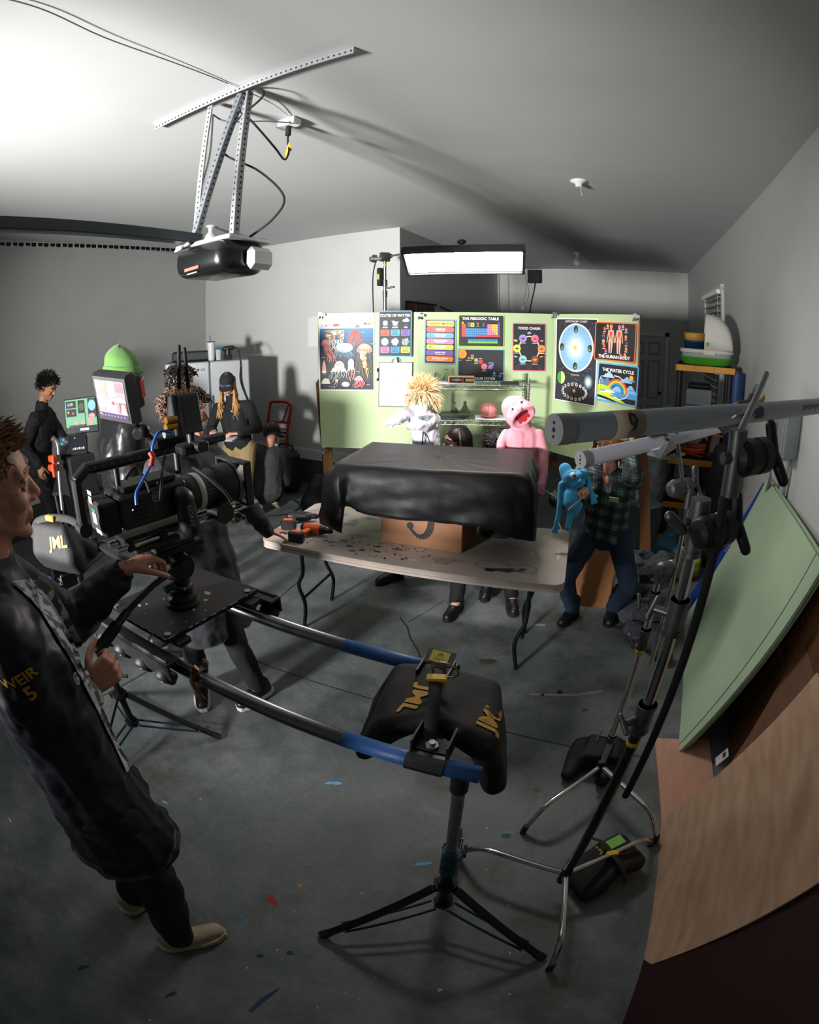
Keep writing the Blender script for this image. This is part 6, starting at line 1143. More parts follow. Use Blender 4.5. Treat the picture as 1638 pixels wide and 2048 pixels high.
finish_bag('sandbag', 'black sandbag on the floor leg of the nearer grip stand', b, [(1212, 1690, 20, .05)], [b3 + uy * .16 + V((0, 0, .1)), b3 + uy * .08 + V((0, 0, .165)), b3 + V((0, 0, .17)), b3 - uy * .08 + V((0, 0, .16)), b3 - uy * .15 + V((0, 0, .1))])
w = MB(); w.box(b3 + ux * .04 + uy * .05 + V((0, 0, .16)), (.09, .05, .006), mat('green_tag', '6fae4a', .6), F((0, 0, 0), ux, uy)); w.thing('green_tag', 'green tag card on the nearer floor sandbag', 'tag')
# ---- sled with wheels
ps = [atz(*p, 1.185) for p in ((332, 1280), (513, 1180), (390, 1132), (214, 1212))]; t = thing('camera_sled', 'black worn wheeled sled plate riding on the two pipes', 'camera dolly', (ps[0] + ps[1] + ps[2] + ps[3]) / 4)
b = MB(); G = F((0, 0, 0)); zt = 1.185
b.prism([(p.x, p.y) for p in ps], G, zt, PLATE, zt - .014); rq = random.Random(9); e1, e2 = ps[1] - ps[0], ps[3] - ps[0]
def onpl(u, v): return ps[0] + e1 * u + e2 * v
for u, v, r in ((.72, .38, .017), (.62, .28, .012), (.5, .12, .006), (.45, .22, .008), (.28, .1, .004), (.2, .75, .012), (.26, .7, .006), (.15, .55, .005), (.42, .62, .012), (.55, .7, .008), (.2, .2, .004)):
    c = onpl(u, v); b.flat([(c.x + r * rq.uniform(.4, 1.4) * math.cos(k * PI / 4), c.y + r * rq.uniform(.3, .9) * math.sin(k * PI / 4)) for k in range(8)], G, zt + .0006, CHIP)
for a, c in ((ps[0], ps[1]), (ps[0], ps[3])):
    for _ in range(16): u = rq.random(); p = a.lerp(c, u); q = a.lerp(c, min(1, u + rq.uniform(.01, .05))); b.cyl(p + V((0, 0, -.001)), q + V((0, 0, -.001)), .0016, CHIP, n=5)
for u, v in ((.06, .06), (.94, .06), (.06, .92)): c = onpl(u, v); b.cyl(c, c + V((0, 0, .004)), .011, STL, n=8)
b.build('plate', t); WHL = mat('rubber_wheel', '0f1012', .55)
for pe, d, sd in ((NE, dn, -1), (FE, df, 1)):
    sl = (ps[0] + ps[3]) / 2 if sd < 0 else (ps[1] + ps[2]) / 2; u0 = (sl - pe).dot(d); n = V((-d.y, d.x, 0)) * (1 if sd < 0 else 1); out = V((0, 0, 1)).cross(d); out = out if (out.y * sd > 0) else -out
    b = MB(); c = pe + d * u0; f = F(c, d, out, (0, 0, 1)); b.box((0, .045, .058), (.40, .05, .012), PLATE, f, .002); b.box((0, .068, .03), (.40, .008, .055), PLATE, f); b.box((0, -.035, .078), (.36, .05, .02), PLATE, f, .002)
    b.cyl(f(-.19, .06, .064), f(.19, .06, .064), .007, BLK, n=8); b.build('truck_bracket', t)
    for k in (-.155, -.055, .055, .155):
        b = MB(); X, Y, Z = frame((0, .75, .66)); ax = (out * .72 + V((0, 0, -.7))).normalized(); wc_ = f(k, .04, -.005) if True else c
        b.lathe([(.008, -.02), (.028, -.02), (.034, -.013), (.034, .013), (.028, .02), (.008, .02)], wc_ + out * .016, ax, WHL, 20); b.cyl(wc_ + out * .016 + ax * .02, wc_ + out * .016 + ax * .024, .01, STL, n=10); b.build('wheel', t)
b = MB(); f = F(NE + dn * 1.0, dn, V((0, 0, 1)).cross(dn), (0, 0, 1))
cp = NW + V((0, 0, .0)); f = F(cp + dn * .005, -dn, V((-dn.y, dn.x, 0)) * -1, (0, 0, 1)); BRZ = mat('worn_bronze', '7d5a40', .45, .7, nz=.3, ns=30)
t2 = thing('spring_clamp', 'worn bronze spring clamp gripping the near pipe beside the sled', 'clamp', cp)
for s_ in (-1, 1): b = MB(); b.tube(bez([f(.03, s_ * .02, .06), f(.01, s_ * .028, .02), f(-.0, s_ * .03, -.02), f(.03, s_ * .028, -.06)], 6), [.011] * 19, BRZ, 8, sq=.5); b.build('jaw', t2)
b = MB(); b.cyl(f(.01, -.03, .025), f(.01, .03, .025), .008, STL); b.build('hinge_pin', t2)
# ================================================================ fluid head and cinema camera
RP = V((-1.175, .80, 0)); RA = math.radians(84); rf = V((math.cos(RA), math.sin(RA), 0)); rr_ = V((rf.y, -rf.x, 0)); RG = F(RP, rr_, rf)      # x to the camera's right, y forward
def rg(px, py, off=0.0): return atpl(px, py, RP + rr_ * off, rr_)
def rl(px, py, off=0.0): d = rg(px, py, off) - RP; return d.dot(rf), d.z      # forward, height
hb = atz(365, 1202, 1.185); HB = F(hb, rr_, rf); t = thing('tripod_head', 'black fluid tripod head with a long pan handle on the sled', 'tripod head', hb)
b = MB(); b.lathe([(.062, 0), (.064, .006), (.058, .012), (.056, .02), (.058, .026), (.05, .034), (.046, .05), (.05, .054), (.05, .062), (.036, .075)], hb, (0, 0, 1), ANO, 32); b.build('bowl_clamp', t)
zc = hb.z + .135; b = MB(); b.cyl(HB(0, 0, .07), HB(0, 0, .1), .042, ANO, n=24); b.box((0, 0, .135), (.075, .085, .085), ANO, HB, .015); b.cyl(HB(-.055, 0, .14), HB(.055, 0, .14), .042, ANO, n=24); b.cyl(HB(.055, 0, .14), HB(.068, 0, .14), .03, BLK, n=20); b.cyl(HB(-.02, -.06, .11), HB(-.02, -.04, .11), .016, BLK); b.cyl(HB(.03, -.07, .08), HB(.03, -.03, .085), .012, BLK); b.box((.04, -.05, .08), (.04, .012, .014), BLK, HB.rot(.4), .003); b.build('head_body', t)
b = MB(); b.box((0, .01, .192), (.075, .19, .02), ANO, HB, .004); b.box((0, .0, .21), (.062, .15, .016), BLK, HB, .003); b.cyl(HB(.03, -.05, .19), HB(.075, -.06, .19), .009, BLK); b.build('camera_plate', t)
h0 = HB(.062, -.03, .15); h1 = atd(252, 1226, (h0 - C0).length * .985); h2 = g1 if False else atd(203, 1292, (h1 - C0).length * .985); GREY = mat('grey_rod', '3c4044', .4, .5)
b = MB(); b.tube(bez([h0, h0.lerp(h1, .45) + V((0, 0, .012)), h1], 6), .0095, GREY, 12); b.build('pan_handle', t); b = MB(); b.cyl(h1.lerp(h2, -.05), h1.lerp(h2, .38), .0125, GREY); b.cyl(h1.lerp(h2, .36), h1.lerp(h2, 1.25), .0175, MBLK, r1=.0185); b.build('handle_grip', t)
b = MB(); b.cyl(h0 - rr_ * .02, h0 + rr_ * .012, .02, ANO, n=16); b.build('handle_rosette', t)
# ---- camera: every part measured on planes parallel to its side
t = thing('cinema_camera', 'black cinema camera with cage, lens and monitors on the fluid head', 'camera', HB(0, 0, .22))
def sbox(x0, y0, x1, y1, off, wd, m, nm, bev=.006, b=None, root=None):      # box from two photo corners on its right face
    (a0, z0), (a1, z1) = rl(x0, y1, off), rl(x1, y0, off); b_ = b or MB(); b_.box((off - wd / 2, (a0 + a1) / 2, (z0 + z1) / 2), (wd, abs(a1 - a0), abs(z1 - z0)), m, RG, bev); return b_ if b else b_.build(nm, root or t)
a0, zb = rl(250, 1062, .06); a1, zt_ = rl(372, 955, .06); BW = .12
b = MB(); cx = .0; b.box((cx, (a0 + a1) / 2, (zb + zt_) / 2 - .005), (BW, a1 - a0, zt_ - zb), BLK, RG, .008)
for k in range(5): b.box((BW / 2 + .001, a0 + .06 + k * .0, zb + .02 + k * .012), (.003, .05, .004), MBLK, RG)
for k in range(4): b.cyl(RG(BW / 2, a0 + .11 + .02 * (k % 2), zb + .05 + .018 * k), RG(BW / 2 + .004, a0 + .11 + .02 * (k % 2), zb + .05 + .018 * k), .005, mat('button_grey', '3a3d40', .4), n=10)
b.box((0, (a0 + a1) / 2, zt_ + .004), (BW * .7, (a1 - a0) * .8, .016), ANO, RG, .004); b.build('camera_body', t)
lf0 = F(RG(BW / 2 + .0012, rl(313, 993, BW / 2)[0], rl(313, 993, BW / 2)[1]), rf, (0, 0, 1), rr_); b = MB()
for q in stroke(rrect(-.014, -.012, .014, .012, .005) + [(.014, .007)], .0028): b.flat(q, lf0, .0004, ink('8c9094'))
for x in (-.005, .005): b.flat(rrect(x - .0028, -.007, x + .0028, .007, .0025), lf0, .0004, ink('8c9094'))
b.build('square_badge', t)
b = MB(); bb = rl(205, 1075, .06)[0]; b.box((0, a0 - .031, (zb + zt_) / 2 - .012), (.105, .058, zt_ - zb - .005), MBLK, RG, .006); o = b.build('battery', t)
b = MB(); fr = F(RG(0, a0 - .0608, (zb + zt_) / 2), rr_, (0, 0, 1), -rf)
for x, z, w_, h_, c in ((-.03, .05, .03, .012, 'b8bcbc'), (-.03, .025, .025, .02, '8e9292'), (-.02, -.0, .03, .014, '1f5a3a'), (-.02, -.03, .028, .03, 'c4c6c4'), (-.01, -.055, .04, .012, 'd4d4d0')): b.flat(rect(x, z, x + w_, z + h_), fr, .0006, ink(c))
b.text('90', fr, -.005, -.025, .018, ink('24282a'), .0009); b.build('battery_labels', o)
# handgrip on the right side
gy, gz = rl(378, 1030, .1); b = MB(); b.cap(RG(.085, gy, gz + .045), .03, RG(.09, gy + .004, gz - .04), .033); b.cap(RG(.06, gy - .0, gz + .05), .03, RG(.085, gy, gz + .045), .032); q = b.fuse(.005, 2, BLK); q.build('handgrip', t)
b = MB(); fr = F(RG(.1255, gy - .003, gz + .002), (0, 0, -1), rf, rr_); b.text('SONY', fr, 0, -.008, .02, ink('8a8d90'), .0, 'C', .01, 1.25); decal(b, q, F(fr.o, fr.x, fr.y, fr.z), .0012); b.build('grip_lettering', t)
# lens along the optical axis
ly, lz = rl(385, 985, 0.0); ly2, lz2 = rl(478, 945, 0.0); L0 = RG(0, a1, lz); LN = rf; r0 = .043; LS = 1.14
b = MB(); b.lathe([(r_ * LS, h_) for r_, h_ in [(.036, -.01), (.04, .0), (.047, .012), (.05, .03), (.05, .05)]], L0, LN, BLK, 36); b.build('lens_mount', t)
b = MB(); b.lathe([(r_ * LS, h_) for r_, h_ in [(.0515, .05), (.0525, .053), (.0525, .068), (.0515, .071)]], L0, LN, mat('white_ring', 'b9b5ab', .6), 36, False); b.build('focus_tape', t)
b = MB(); b.lathe([(r_ * LS, h_) for r_, h_ in [(.05, .071), (.05, .12), (.053, .124), (.053, .15), (.056, .158), (.058, .19), (.058, .205), (.05, .207), (.045, .2)]], L0, LN, BLK, 40)
for k in range(40): a = k * 2 * PI / 40; X, Y, Z = frame(LN); b.box(L0 + LN * .137 + (X * math.cos(a) + Y * math.sin(a)) * .053 * LS, (.003, .022, .003), MBLK, F((0, 0, 0), X, LN, Y).rot(a, 'y'))
b.build('lens_barrel', t)
b = MB()
for k in range(26):
    a = k * 2 * PI / 26; X, Y, Z = frame(LN, rr_); d = X * math.cos(a) + Y * math.sin(a); fr = F(L0 + LN * .08 + d * .0506 * LS, LN, LN.cross(d) * -1, d)
    b.flat(rect(0, -.0006, .006, .0006), fr, 0, ink('a8aaa8')); b.flat(rect(.016, -.0008, .02, .0008), fr, 0, ink('a8aaa8'))
    if k % 2: b.text(str((k * 7) % 10), fr.rot(PI / 2), 0, -.014, .007, ink('9a9c9a'), 0)
b.build('focus_scale', t)
b = MB(); my = rl(497, 955, .0)[0]; MBc = L0 + LN * .225; fr = F(MBc, rr_, (0, 0, 1), -LN)
ring = [(-.075, -.068), (.075, -.068), (.075, .068), (-.075, .068)]
for (x0, y0), (x1, y1) in zip(ring, ring[1:] + ring[:1]): b.box(((x0 + x1) / 2, (y0 + y1) / 2, 0), (abs(x1 - x0) + .01, abs(y1 - y0) + .01, .03), BLK, fr, .003)
b.lathe([(.07, -.03), (.07, 0), (.062, 0), (.062, -.03)], MBc, LN, mat('grey_ring', '5a5d60', .5), 36, False); b.build('matte_box', t)
# rods
b = MB(); (ra, rz), (rb_, rz2) = rl(233, 1095, .03), rl(514, 1010, .03); ROD15 = mat('steel_rod', 'b0b2b4', .25, 1.0); zr = (rz + rz2) / 2
for x in (.03, -.03): q = MB(); q.cyl(RG(x, ra, zr), RG(x, rb_ - (.0 if x > 0 else .03), zr), .0085, ROD15, n=14); q.build('rail_rod', t)
b.box((0, (a0 + a1) / 2 + .02, zr + .0), (.085, .03, .03), ANO, RG, .004); b.box((0, a0 + .02, zr), (.085, .025, .028), ANO, RG, .004); b.box((0, (a0 + a1) / 2, zr + .022), (.08, a1 - a0, .014), ANO, RG, .003); b.box((0, (a0 + a1) / 2, zr - .022), (.07, .16, .018), BLK, RG, .003); b.build('rod_plate', t)
b = MB(); fy, fz = rl(440, 1012, .05); b.cyl(RG(.02, fy, zr + .02), RG(.075, fy, zr + .02), .034, BLK, n=22); b.box((.03, fy, zr), (.05, .03, .03), ANO, RG, .004); b.cyl(RG(.07, fy + .05, zr - .004), RG(.1, fy + .05, zr - .004), .011, STL, n=12); b.cyl(RG(.1, fy + .05, zr - .004), RG(.103, fy + .05, zr - .004), .006, BLK); b.cyl(RG(.04, fy + .0, zr + .03), RG(.04, fy - .05, zr + .075), .004, BLK); b.build('follow_focus', t)
# top handle and rear frame
COP = mat('copper_edge', '8a5a3e', .4, .6); (h0a, h0z), (h1a, h1z) = rl(168, 938, .04), rl(452, 874, .04); hz_ = (h0z + h1z) / 2; b = MB()
b.box((.03, (h0a + h1a) / 2, hz_), (.028, h1a - h0a, .026), BLK, RG, .005)
for k in range(16): y = h0a + .03 + k * (h1a - h0a - .06) / 15; b.cyl(RG(.0441, y, hz_), RG(.0446, y, hz_), .0045, mat('hole_grey', '4a4d50', .4), n=8)
b.box((.03, h0a + (h1a - h0a) * .22, hz_ - .0145), (.03, (h1a - h0a) * .36, .003), COP, RG); b.box((.03, h0a + (h1a - h0a) * .75, hz_ - .0145), (.03, (h1a - h0a) * .3, .003), COP, RG); b.build('top_handle', t)
b = MB(); v0, vz0 = rl(150, 965, .04); v1, vz1 = rl(160, 1078, .04); p = [RG(.03, h0a + .01, hz_), RG(.03, h0a - .025, hz_ - .025), RG(.03, h0a - .03, vz1 + .02)]
for q0, q1 in zip(p, p[1:]): X, Y, Z = frame(q1 - q0, rr_); b.box((0, 0, (q1 - q0).length / 2), (.03, .026, (q1 - q0).length + .012), BLK, F(q0, X, Y, Z), .005)
b.cyl(RG(.048, h0a - .018, hz_ - .05), RG(.048, h0a - .018, vz1 + .03), .002, COP); b.cyl(RG(.01, h0a - .03, vz1 + .02), RG(.05, h0a - .03, vz1 + .02), .02, BLK); b.build('rear_frame', t)
b = MB(); b.cyl(RG(.0, rl(357, 940, 0)[0], zt_), RG(.0, rl(357, 940, 0)[0], hz_ - .01), .011, BLK); b.build('handle_post', t); b = MB(); b.cyl(RG(.0, a0 + .03, zt_), RG(.0, a0 + .03, hz_ - .01), .009, BLK); b.build('handle_post', t)
# receiver with a small screen and two antennas, standing on the handle
q = [atd(x, y, d) for (x, y), d in zip(((349, 789), (398, 782), (407, 862), (368, 870)), (1.335, 1.375, 1.375, 1.335))]
def face_box(q, dep, m, nm, root, bev=.004):      # box behind four measured face corners
    ex = ((q[1] - q[0]) + (q[2] - q[3])) / 2; ey = ((q[0] - q[3]) + (q[1] - q[2])) / 2; c = sum(q, V()) / 4; w_, h_ = ex.length, ey.length; ex.normalize(); ey = (ey - ex * ey.dot(ex)).normalized(); n = ex.cross(ey); f = F(c, ex, ey, n); b = MB(); b.box((0, 0, -dep / 2), (w_, h_, dep), m, f, bev); return f, w_, h_, b.build(nm, root)
f, w_, h_, o = face_box(q, .03, mat('receiver_grey', '3c4045', .45), 'receiver_box', t)
b = MB(); b.box((.004, .002, .0005), (w_ * .72, h_ * .74, .002), mat('dark_screen', '06080a', .12), f); b.build('receiver_screen', o); b = MB(); b.box((-w_ / 2 - .008, 0, -.02), (.016, h_, .036), BLK, f, .003); b.build('receiver_side', o)
for dx, tip, nm in ((-w_ * .22, (358, 693), 0), (w_ * .22, (369, 698), 1)):
    p0 = f(dx, h_ / 2, -.015); p1 = atd(*tip, (p0 - C0).length * 1.0); b = MB(); b.cyl(p0, p0.lerp(p1, .12), .005, mat('brass', 'b0853c', .3, 1.0)); b.cyl(p0.lerp(p1, .1), p1, .0062, MBLK, r1=.0055); b.ball(p1, .0055, MBLK, 10); b.build('antenna', o)
b = MB()
for py in (838, 852): c = atd(350, py, 1.31); b.cyl(c - f.x * .025, c + f.x * .004, .009, mat('brass', 'b0853c', .3, 1.0), n=12); b.cyl(c - f.x * .03, c - f.x * .02, .0105, mat('brass', 'b0853c', .3, 1.0), n=12)
c = atd(347, 866, 1.31); b.cyl(c - f.x * .03, c, .0095, STL, n=12); b.build('connectors', o)
b = MB(); c = f(0, -h_ / 2, -.015); b.cyl(c, V((c.x, c.y, hz_)), .011, BLK); b.box(V((c.x, c.y, hz_ + .012)), (.05, .09, .03), ANO, F((0, 0, 0), rr_, rf), .006); b.cyl(V((c.x, c.y, hz_ + .02)) + rr_ * .01, V((c.x, c.y, hz_ + .02)) + rr_ * .05, .014, BLK); b.build('receiver_mount', t)
# operator's monitor
q = [atd(x, y, d) for (x, y), d in zip(((173, 746), (247, 753), (274, 856), (205, 841)), (1.42, 1.31, 1.335, 1.445))]
f, w_, h_, o = face_box(q, .042, BLK, 'monitor_body', t, .008); b = MB(); b.box((.0, .0, -.062), (w_ * .7, h_ * .62, .045), MBLK, f, .006); b.build('monitor_battery', o)
b = MB(); b.box((w_ / 2 - .004, h_ * .12, -.055), (.003, h_ * .32, .014), mat('orange_label', 'd9481c', .5), f.at(w_ * 0, 0, 0)); b.v = [p + f.x * .0055 for p in b.v]; b.build('orange_label', o)
b = MB(); SW, SH = w_ * .8, h_ * .76; g = F(f(-SW / 2, -SH / 2, .0012), f.x * SW, f.y * SH, f.z)
E_ = lambda c: mat('screen_' + c, c, .4, emit=.5)
b.flat(rect(0, 0, 1, 1), g, 0, E_('7d6a72'))
for x0, y0, x1, y1, c in ((0, .78, .2, 1, '8f7d86'), (.22, .62, .4, .98, '9a6a60'), (.42, .6, .68, 1, 'a8a6c0'), (.7, .72, .95, .96, '6c5660'), (.0, .3, .3, .6, 'b09a94'), (.3, .2, .56, .5, 'c8a8a0'), (.75, .15, 1, .45, '5c3a3c'), (.0, 0, 1, .13, '2c1c46'), (.62, .45, 1, .58, '8c8a90')): b.flat(rect(x0, y0, x1, y1), g, .0004, E_(c))
b.flat(circ(.52, .84, .1, .14), g, .0007, E_('b8c0dc')); b.flat([(.42, .14), (.7, .14), (.66, .5), (.55, .62), (.46, .5)], g, .0008, E_('e08c94')); b.flat(circ(.56, .42, .06, .05), g, .001, E_('c02830')); b.flat([(.78, .14), (.98, .14), (.95, .42), (.84, .42)], g, .0009, E_('d8848c')); b.flat([(.02, .3), (.2, .36), (.28, .3), (.2, .22)], g, .001, E_('c88a88'))
for k in range(8): b.flat(circ(.1 + k * .11, .065, .015, .02, 8), g, .001, E_('a890c0'))
b.flat(circ(.05, .09, .03, .03, 8), g, .0012, E_('d0a040')); b.build('monitor_screen', o)
b = MB(); c = f(w_ * .2, -h_ / 2, -.03); b.tube([c, c + V((.02, .03, -.03)), V((c.x + .03, c.y + .08, hz_ + .01))], .011, ANO); b.ball(c + V((.02, .03, -.03)), .02, ANO); b.cyl(c + V((.03, .0, -.03)), c + V((.055, -.015, -.03)), .013, STL); b.box(V((c.x + .04, c.y + .1, hz_ + .025)), (.05, .11, .035), ANO, F((0, 0, 0), rr_, rf), .006); b.build('monitor_arm', t)
# cables
def cable(pts, r, m, nm): b = MB(); b.tube(bez([atd(x, y, d) for x, y, d in pts], 7), r, m, 8); b.build(nm, t)
BC = mat('blue_cable', '1f5fc0', .45); cable([(345, 866, 1.30), (320, 863, 1.28), (306, 890, 1.27), (303, 925, 1.27), (285, 962, 1.24), (273, 985, 1.22), (273, 1010, 1.22)], .0042, BC, 'blue_cable')
cable([(330, 912, 1.28), (325, 940, 1.26), (322, 975, 1.24), (320, 1000, 1.23)], .0035, MBLK, 'black_cable'); cable([(385, 935, 1.27), (410, 950, 1.22), (450, 985, 1.22), (462, 1003, 1.25)], .004, MBLK, 'motor_cable'); cable([(250, 960, 1.25), (270, 935, 1.27), (290, 960, 1.25), (300, 985, 1.24)], .004, MBLK, 'loop_cable')
b = MB(); b.tube([atd(301, 905, 1.265), atd(306, 915, 1.26), atd(302, 932, 1.26)], .008, mat('red_tape', 'c0341c', .6), 8); b.build('red_tape', t)
b = MB(); b.ball(atd(265.5, 1020, 1.225), .002, mat('blue_led', (.1, .15, 1.0), .5, emit=6), 8); b.build('status_light', t)
# ================================================================ grip stands and tube lights on the right
def grip_head(root, c, ax, m, nm='grip_head', r=.036, wing=1):      # two toothed discs with a wing handle along ax
    c = V(c); X, Y, Z = frame(ax); b = MB(); b.lathe([(.012, -.055), (r * .8, -.05), (r, -.035), (r, -.008), (r * .9, -.004), (r * .9, .004), (r, .008), (r, .032), (r * .7, .04), (.012, .042)], c, Z, m, 24); b.sm = [False] * len(b.sm); b.build(nm, root)
    if wing:
        b = MB(); w = c + Z * .055; b.cyl(c + Z * .04, w + Z * .01, .012, m); q = MB()
        for s_ in (-1, 1): q.cap(w + Z * .01, .013, w + Z * .025 + (Y * .7 + X * .4).normalized() * s_ * .055, .012, m)
        b.v += q.v and []; k = len(b.v); b.add(q.v, q.f, m, True); b.build('wing_handle', root)
def riser(root, p0, p1, r, m, nm='riser'): b = MB(); b.cyl(p0, p1, r, m, n=18); return b.build(nm, root)
def collar(root, c, r, h, m, knob=None, nm='collar'):
    c = V(c); b = MB(); b.cyl(c, c + V((0, 0, h)), r, m, n=18); b.cyl(c + V((0, 0, -.006)), c + V((0, 0, .006)), r * 1.12, m, n=18); b.cyl(c + V((0, 0, h - .008)), c + V((0, 0, h)), r * 1.1, m, n=18)
    if knob is not None: d = V(knob); b.cyl(c + V((0, 0, h * .5)), c + V((0, 0, h * .5)) + d * .055, r * .42, m, n=12)
    o = b.build(nm, root)
    if knob is not None:
        b = MB(); q = c + V((0, 0, h * .5)) + V(knob) * .06; t_ = V((-knob[1], knob[0], 0)); b.cap(q - t_ * .022 + V((0, 0, .014)), .007, q + t_ * .022 - V((0, 0, .014)), .007, m); b.build('t_handle', o)
    return o
def base_legs(root, c, feet, m, zh=.17, r=.0125):
    for x, y in feet:
        p = V((x, y, .012)); o = V((c[0], c[1], 0)); d = (p - o); d.z = 0; L = d.length; u_ = d / L; b = MB(); b.tube(bez([o + u_ * .02 + V((0, 0, zh)), o + u_ * (L * .55) + V((0, 0, zh * .98)), o + u_ * (L * .78) + V((0, 0, zh * .86)), o + u_ * (L * .93) + V((0, 0, zh * .4)), p], 6), r, m, 12); o_ = b.build('leg', root)
        b = MB(); b.cyl(p + V((0, 0, -.01)), p + V((0, 0, .04)) - u_ * .012, r * 1.12, MBLK, n=12); b.build('foot_cap', o_)
DCH = mat('dark_chrome', '4f5254', .22, 1.0, nz=.2, ns=15)
c1 = V((.177, .933, 0)); t = thing('grip_stand', 'nearer chrome grip stand holding the tube light marked 9', 'light stand', c1)
base_legs(t, c1, ((.275, .513), (-.27, 1.008), (.53, 1.222)), CHR); V3 = lambda p, z: V((p.x, p.y, z))
b = MB(); b.cyl(V3(c1, .1), V3(c1, .2), .022, DKM); b.build('hub', t); riser(t, V3(c1, .18), V3(c1, 1.1), .0175, DCH, 'column'); collar(t, V3(c1, 1.08), .025, .09, CAST, (-.8, -.6, 0)); riser(t, V3(c1, 1.15), V3(c1, 1.42), .0155, CHR); collar(t, V3(c1, 1.395), .023, .08, CAST, (-.9, .4, 0)); riser(t, V3(c1, 1.46), V3(c1, 1.6), .0135, CHR); collar(t, V3(c1, 1.585), .019, .03, CAST)
b = MB(); b.cyl(V3(c1, 1.02), V3(c1, 1.035), .0182, YTAPE); b.build('tape_band', t)
h1 = V3(c1, 1.645) + V((.012, 0, 0)); b = MB(); b.cyl(V3(c1, 1.605), V3(c1, 1.70), .021, CAST, n=18); b.cyl(V3(c1, 1.655) + V((-.03, -.01, 0)), V3(c1, 1.655) + V((-.005, 0, 0)), .009, CAST); b.build('stand_socket', t)
b = MB(); w_ = V3(c1, 1.652) + V((-.045, -.018, 0)); b.cap(w_ + V((-.02, -.012, .018)), .011, w_ + V((.012, .0, -.012)), .012, CAST); b.build('wing_handle', t)
rod = V((.212, .875, 0)); gx = (V3(rod, 0) - V3(c1, 0)).normalized(); gr = V((.8, .55, 0)).normalized(); grip_head(t, c1 * .35 + rod * .65 + V((.015, .01, 1.648)), gr, mat('blackened_casting', '3a3b3d', .42, .8, nz=.35, ns=25), 'grip_head', .034)
b = MB(); b.cyl(V3(rod, .85), V3(rod, 1.79), .0105, MBLK, n=14); b.build('arm_rod', t)
p2 = V((.232, .868, 1.80)); grip_head(t, p2 + V((.03, .018, 0)), gr, mat('blackened_casting', '3a3b3d', .42, .8), 'grip_head', .034); b = MB(); b.cyl(p2 + V((-.012, 0, -.07)), p2 + V((-.012, 0, .05)), .018, CAST, n=16); b.cyl(p2 + V((-.04, -.012, .0)), p2 + V((-.01, 0, 0)), .011, CAST); b.build('arm_socket', t)
# tube lights
TUBE = mat('tube_diffuser', '9aa2ae', .35, nz=.04, ns=4); CAPM2 = mat('tube_cap', '8d9092', .4, .3)
def tube_light(lab, a, bb, r, mark=False, group='tube lights', m=None):
    a, bb = V(a), V(bb); d = (bb - a).normalized(); t = thing('tube_light', lab, 'tube light', a.lerp(bb, .5), group); X, Y, Z = frame(d, (0, 0, 1)); q = MB(); q.cyl(a, bb, r, m or TUBE, n=28); o = q.build('tube', t)
    q = MB(); q.cyl(a - d * .004, a + d * .02, r * 1.04, CAPM2, n=28); fr = F(a - d * .0042, Z.cross(X), X, -d); 
    for k, s_ in ((.45, .12), (0, .17), (-.45, .12)): q.flat(circ(0, r * k, r * s_, n=10), fr, .0004, MBLK)
    q.build('end_cap', t); q = MB(); q.cyl(bb - d * .02, bb + d * .004, r * 1.04, CAPM2, n=28); q.build('end_cap', t); L = (bb - a).length
    n = (C0 - (a + d * .3)); n = (n - d * n.dot(d)).normalized(); u = d; v_ = n.cross(u); 
    if v_.z < 0: v_ = -v_
    if mark:
        q = MB(); q.pipe(a + d * .105, a + d * .172, r * 1.012, r * .99, mat('masking_tape', '8e8371', .7), 28); q.build('tape_wrap', t); q = MB(); fr = F(a + d * .138, u, v_, n); q.text('9', fr, 0, -.018, .052, ink('14130f'), 0, 'C', .012, .95, .12)
        for i, p in enumerate(q.v): w = (p - a); y = max(-.96, min(.96, w.dot(v_) / r)); q.v[i] = a + d * w.dot(d) + v_ * (y * r) + n * (math.sqrt(1 - y * y) * r * 1.0 + .0012)
        o2 = q.build('tape_numeral', t); o2['label'] = 'black numeral 9 on the tape'
        q = MB(); fr = F(a + d * (L * .455), u, v_, n)
        for k in range(7): q.add([a + d * (L * .43 + k2) + v_ * (y * r) + n * (math.sqrt(1 - y * y) * r * 1.006 + .001) for k2, y in ((0, -.6 + k * .17), (.045, -.6 + k * .17), (.045, -.5 + k * .17), (0, -.5 + k * .17))], [(0, 1, 2, 3)], MBLK)
        q.build('vent_slots', t)
    q = MB(); f0 = L * (.66 if mark else .60)
    for k in range(16):
        x = f0 + k * .014; y0, y1 = -.15 - .2 * ((k * 7) % 3 == 0), .25
        q.add([a + d * (x + k2) + v_ * (y * r) + n * (math.sqrt(1 - y * y) * r + .001) for k2, y in ((0, y0), (.008 if k % 3 else .011, y0), (.008 if k % 3 else .011, y1), (0, y1))], [(0, 1, 2, 3)], ink('5a5f68'))
    q.build('printed_specs', t); return t, d
ta, tb = atd(1112, 859, .722), atd(1638, 812, 1.55); T1, d1 = tube_light('nearer tube light with a taped numeral 9', ta, ta + (tb - ta).normalized() * 1.26, .0225, True)
ta2, tb2 = atd(1163, 919, 1.255), atd(1470, 845, 1.85); T2, d2 = tube_light('thinner looking tube light on the farther grip stand', ta2, ta2 + (tb2 - ta2).normalized() * 1.06, .0215, m=mat('lit_tube_diffuser', 'd4d6e4', .35))  # same diffuser as the near tube, brighter light painted into its colour
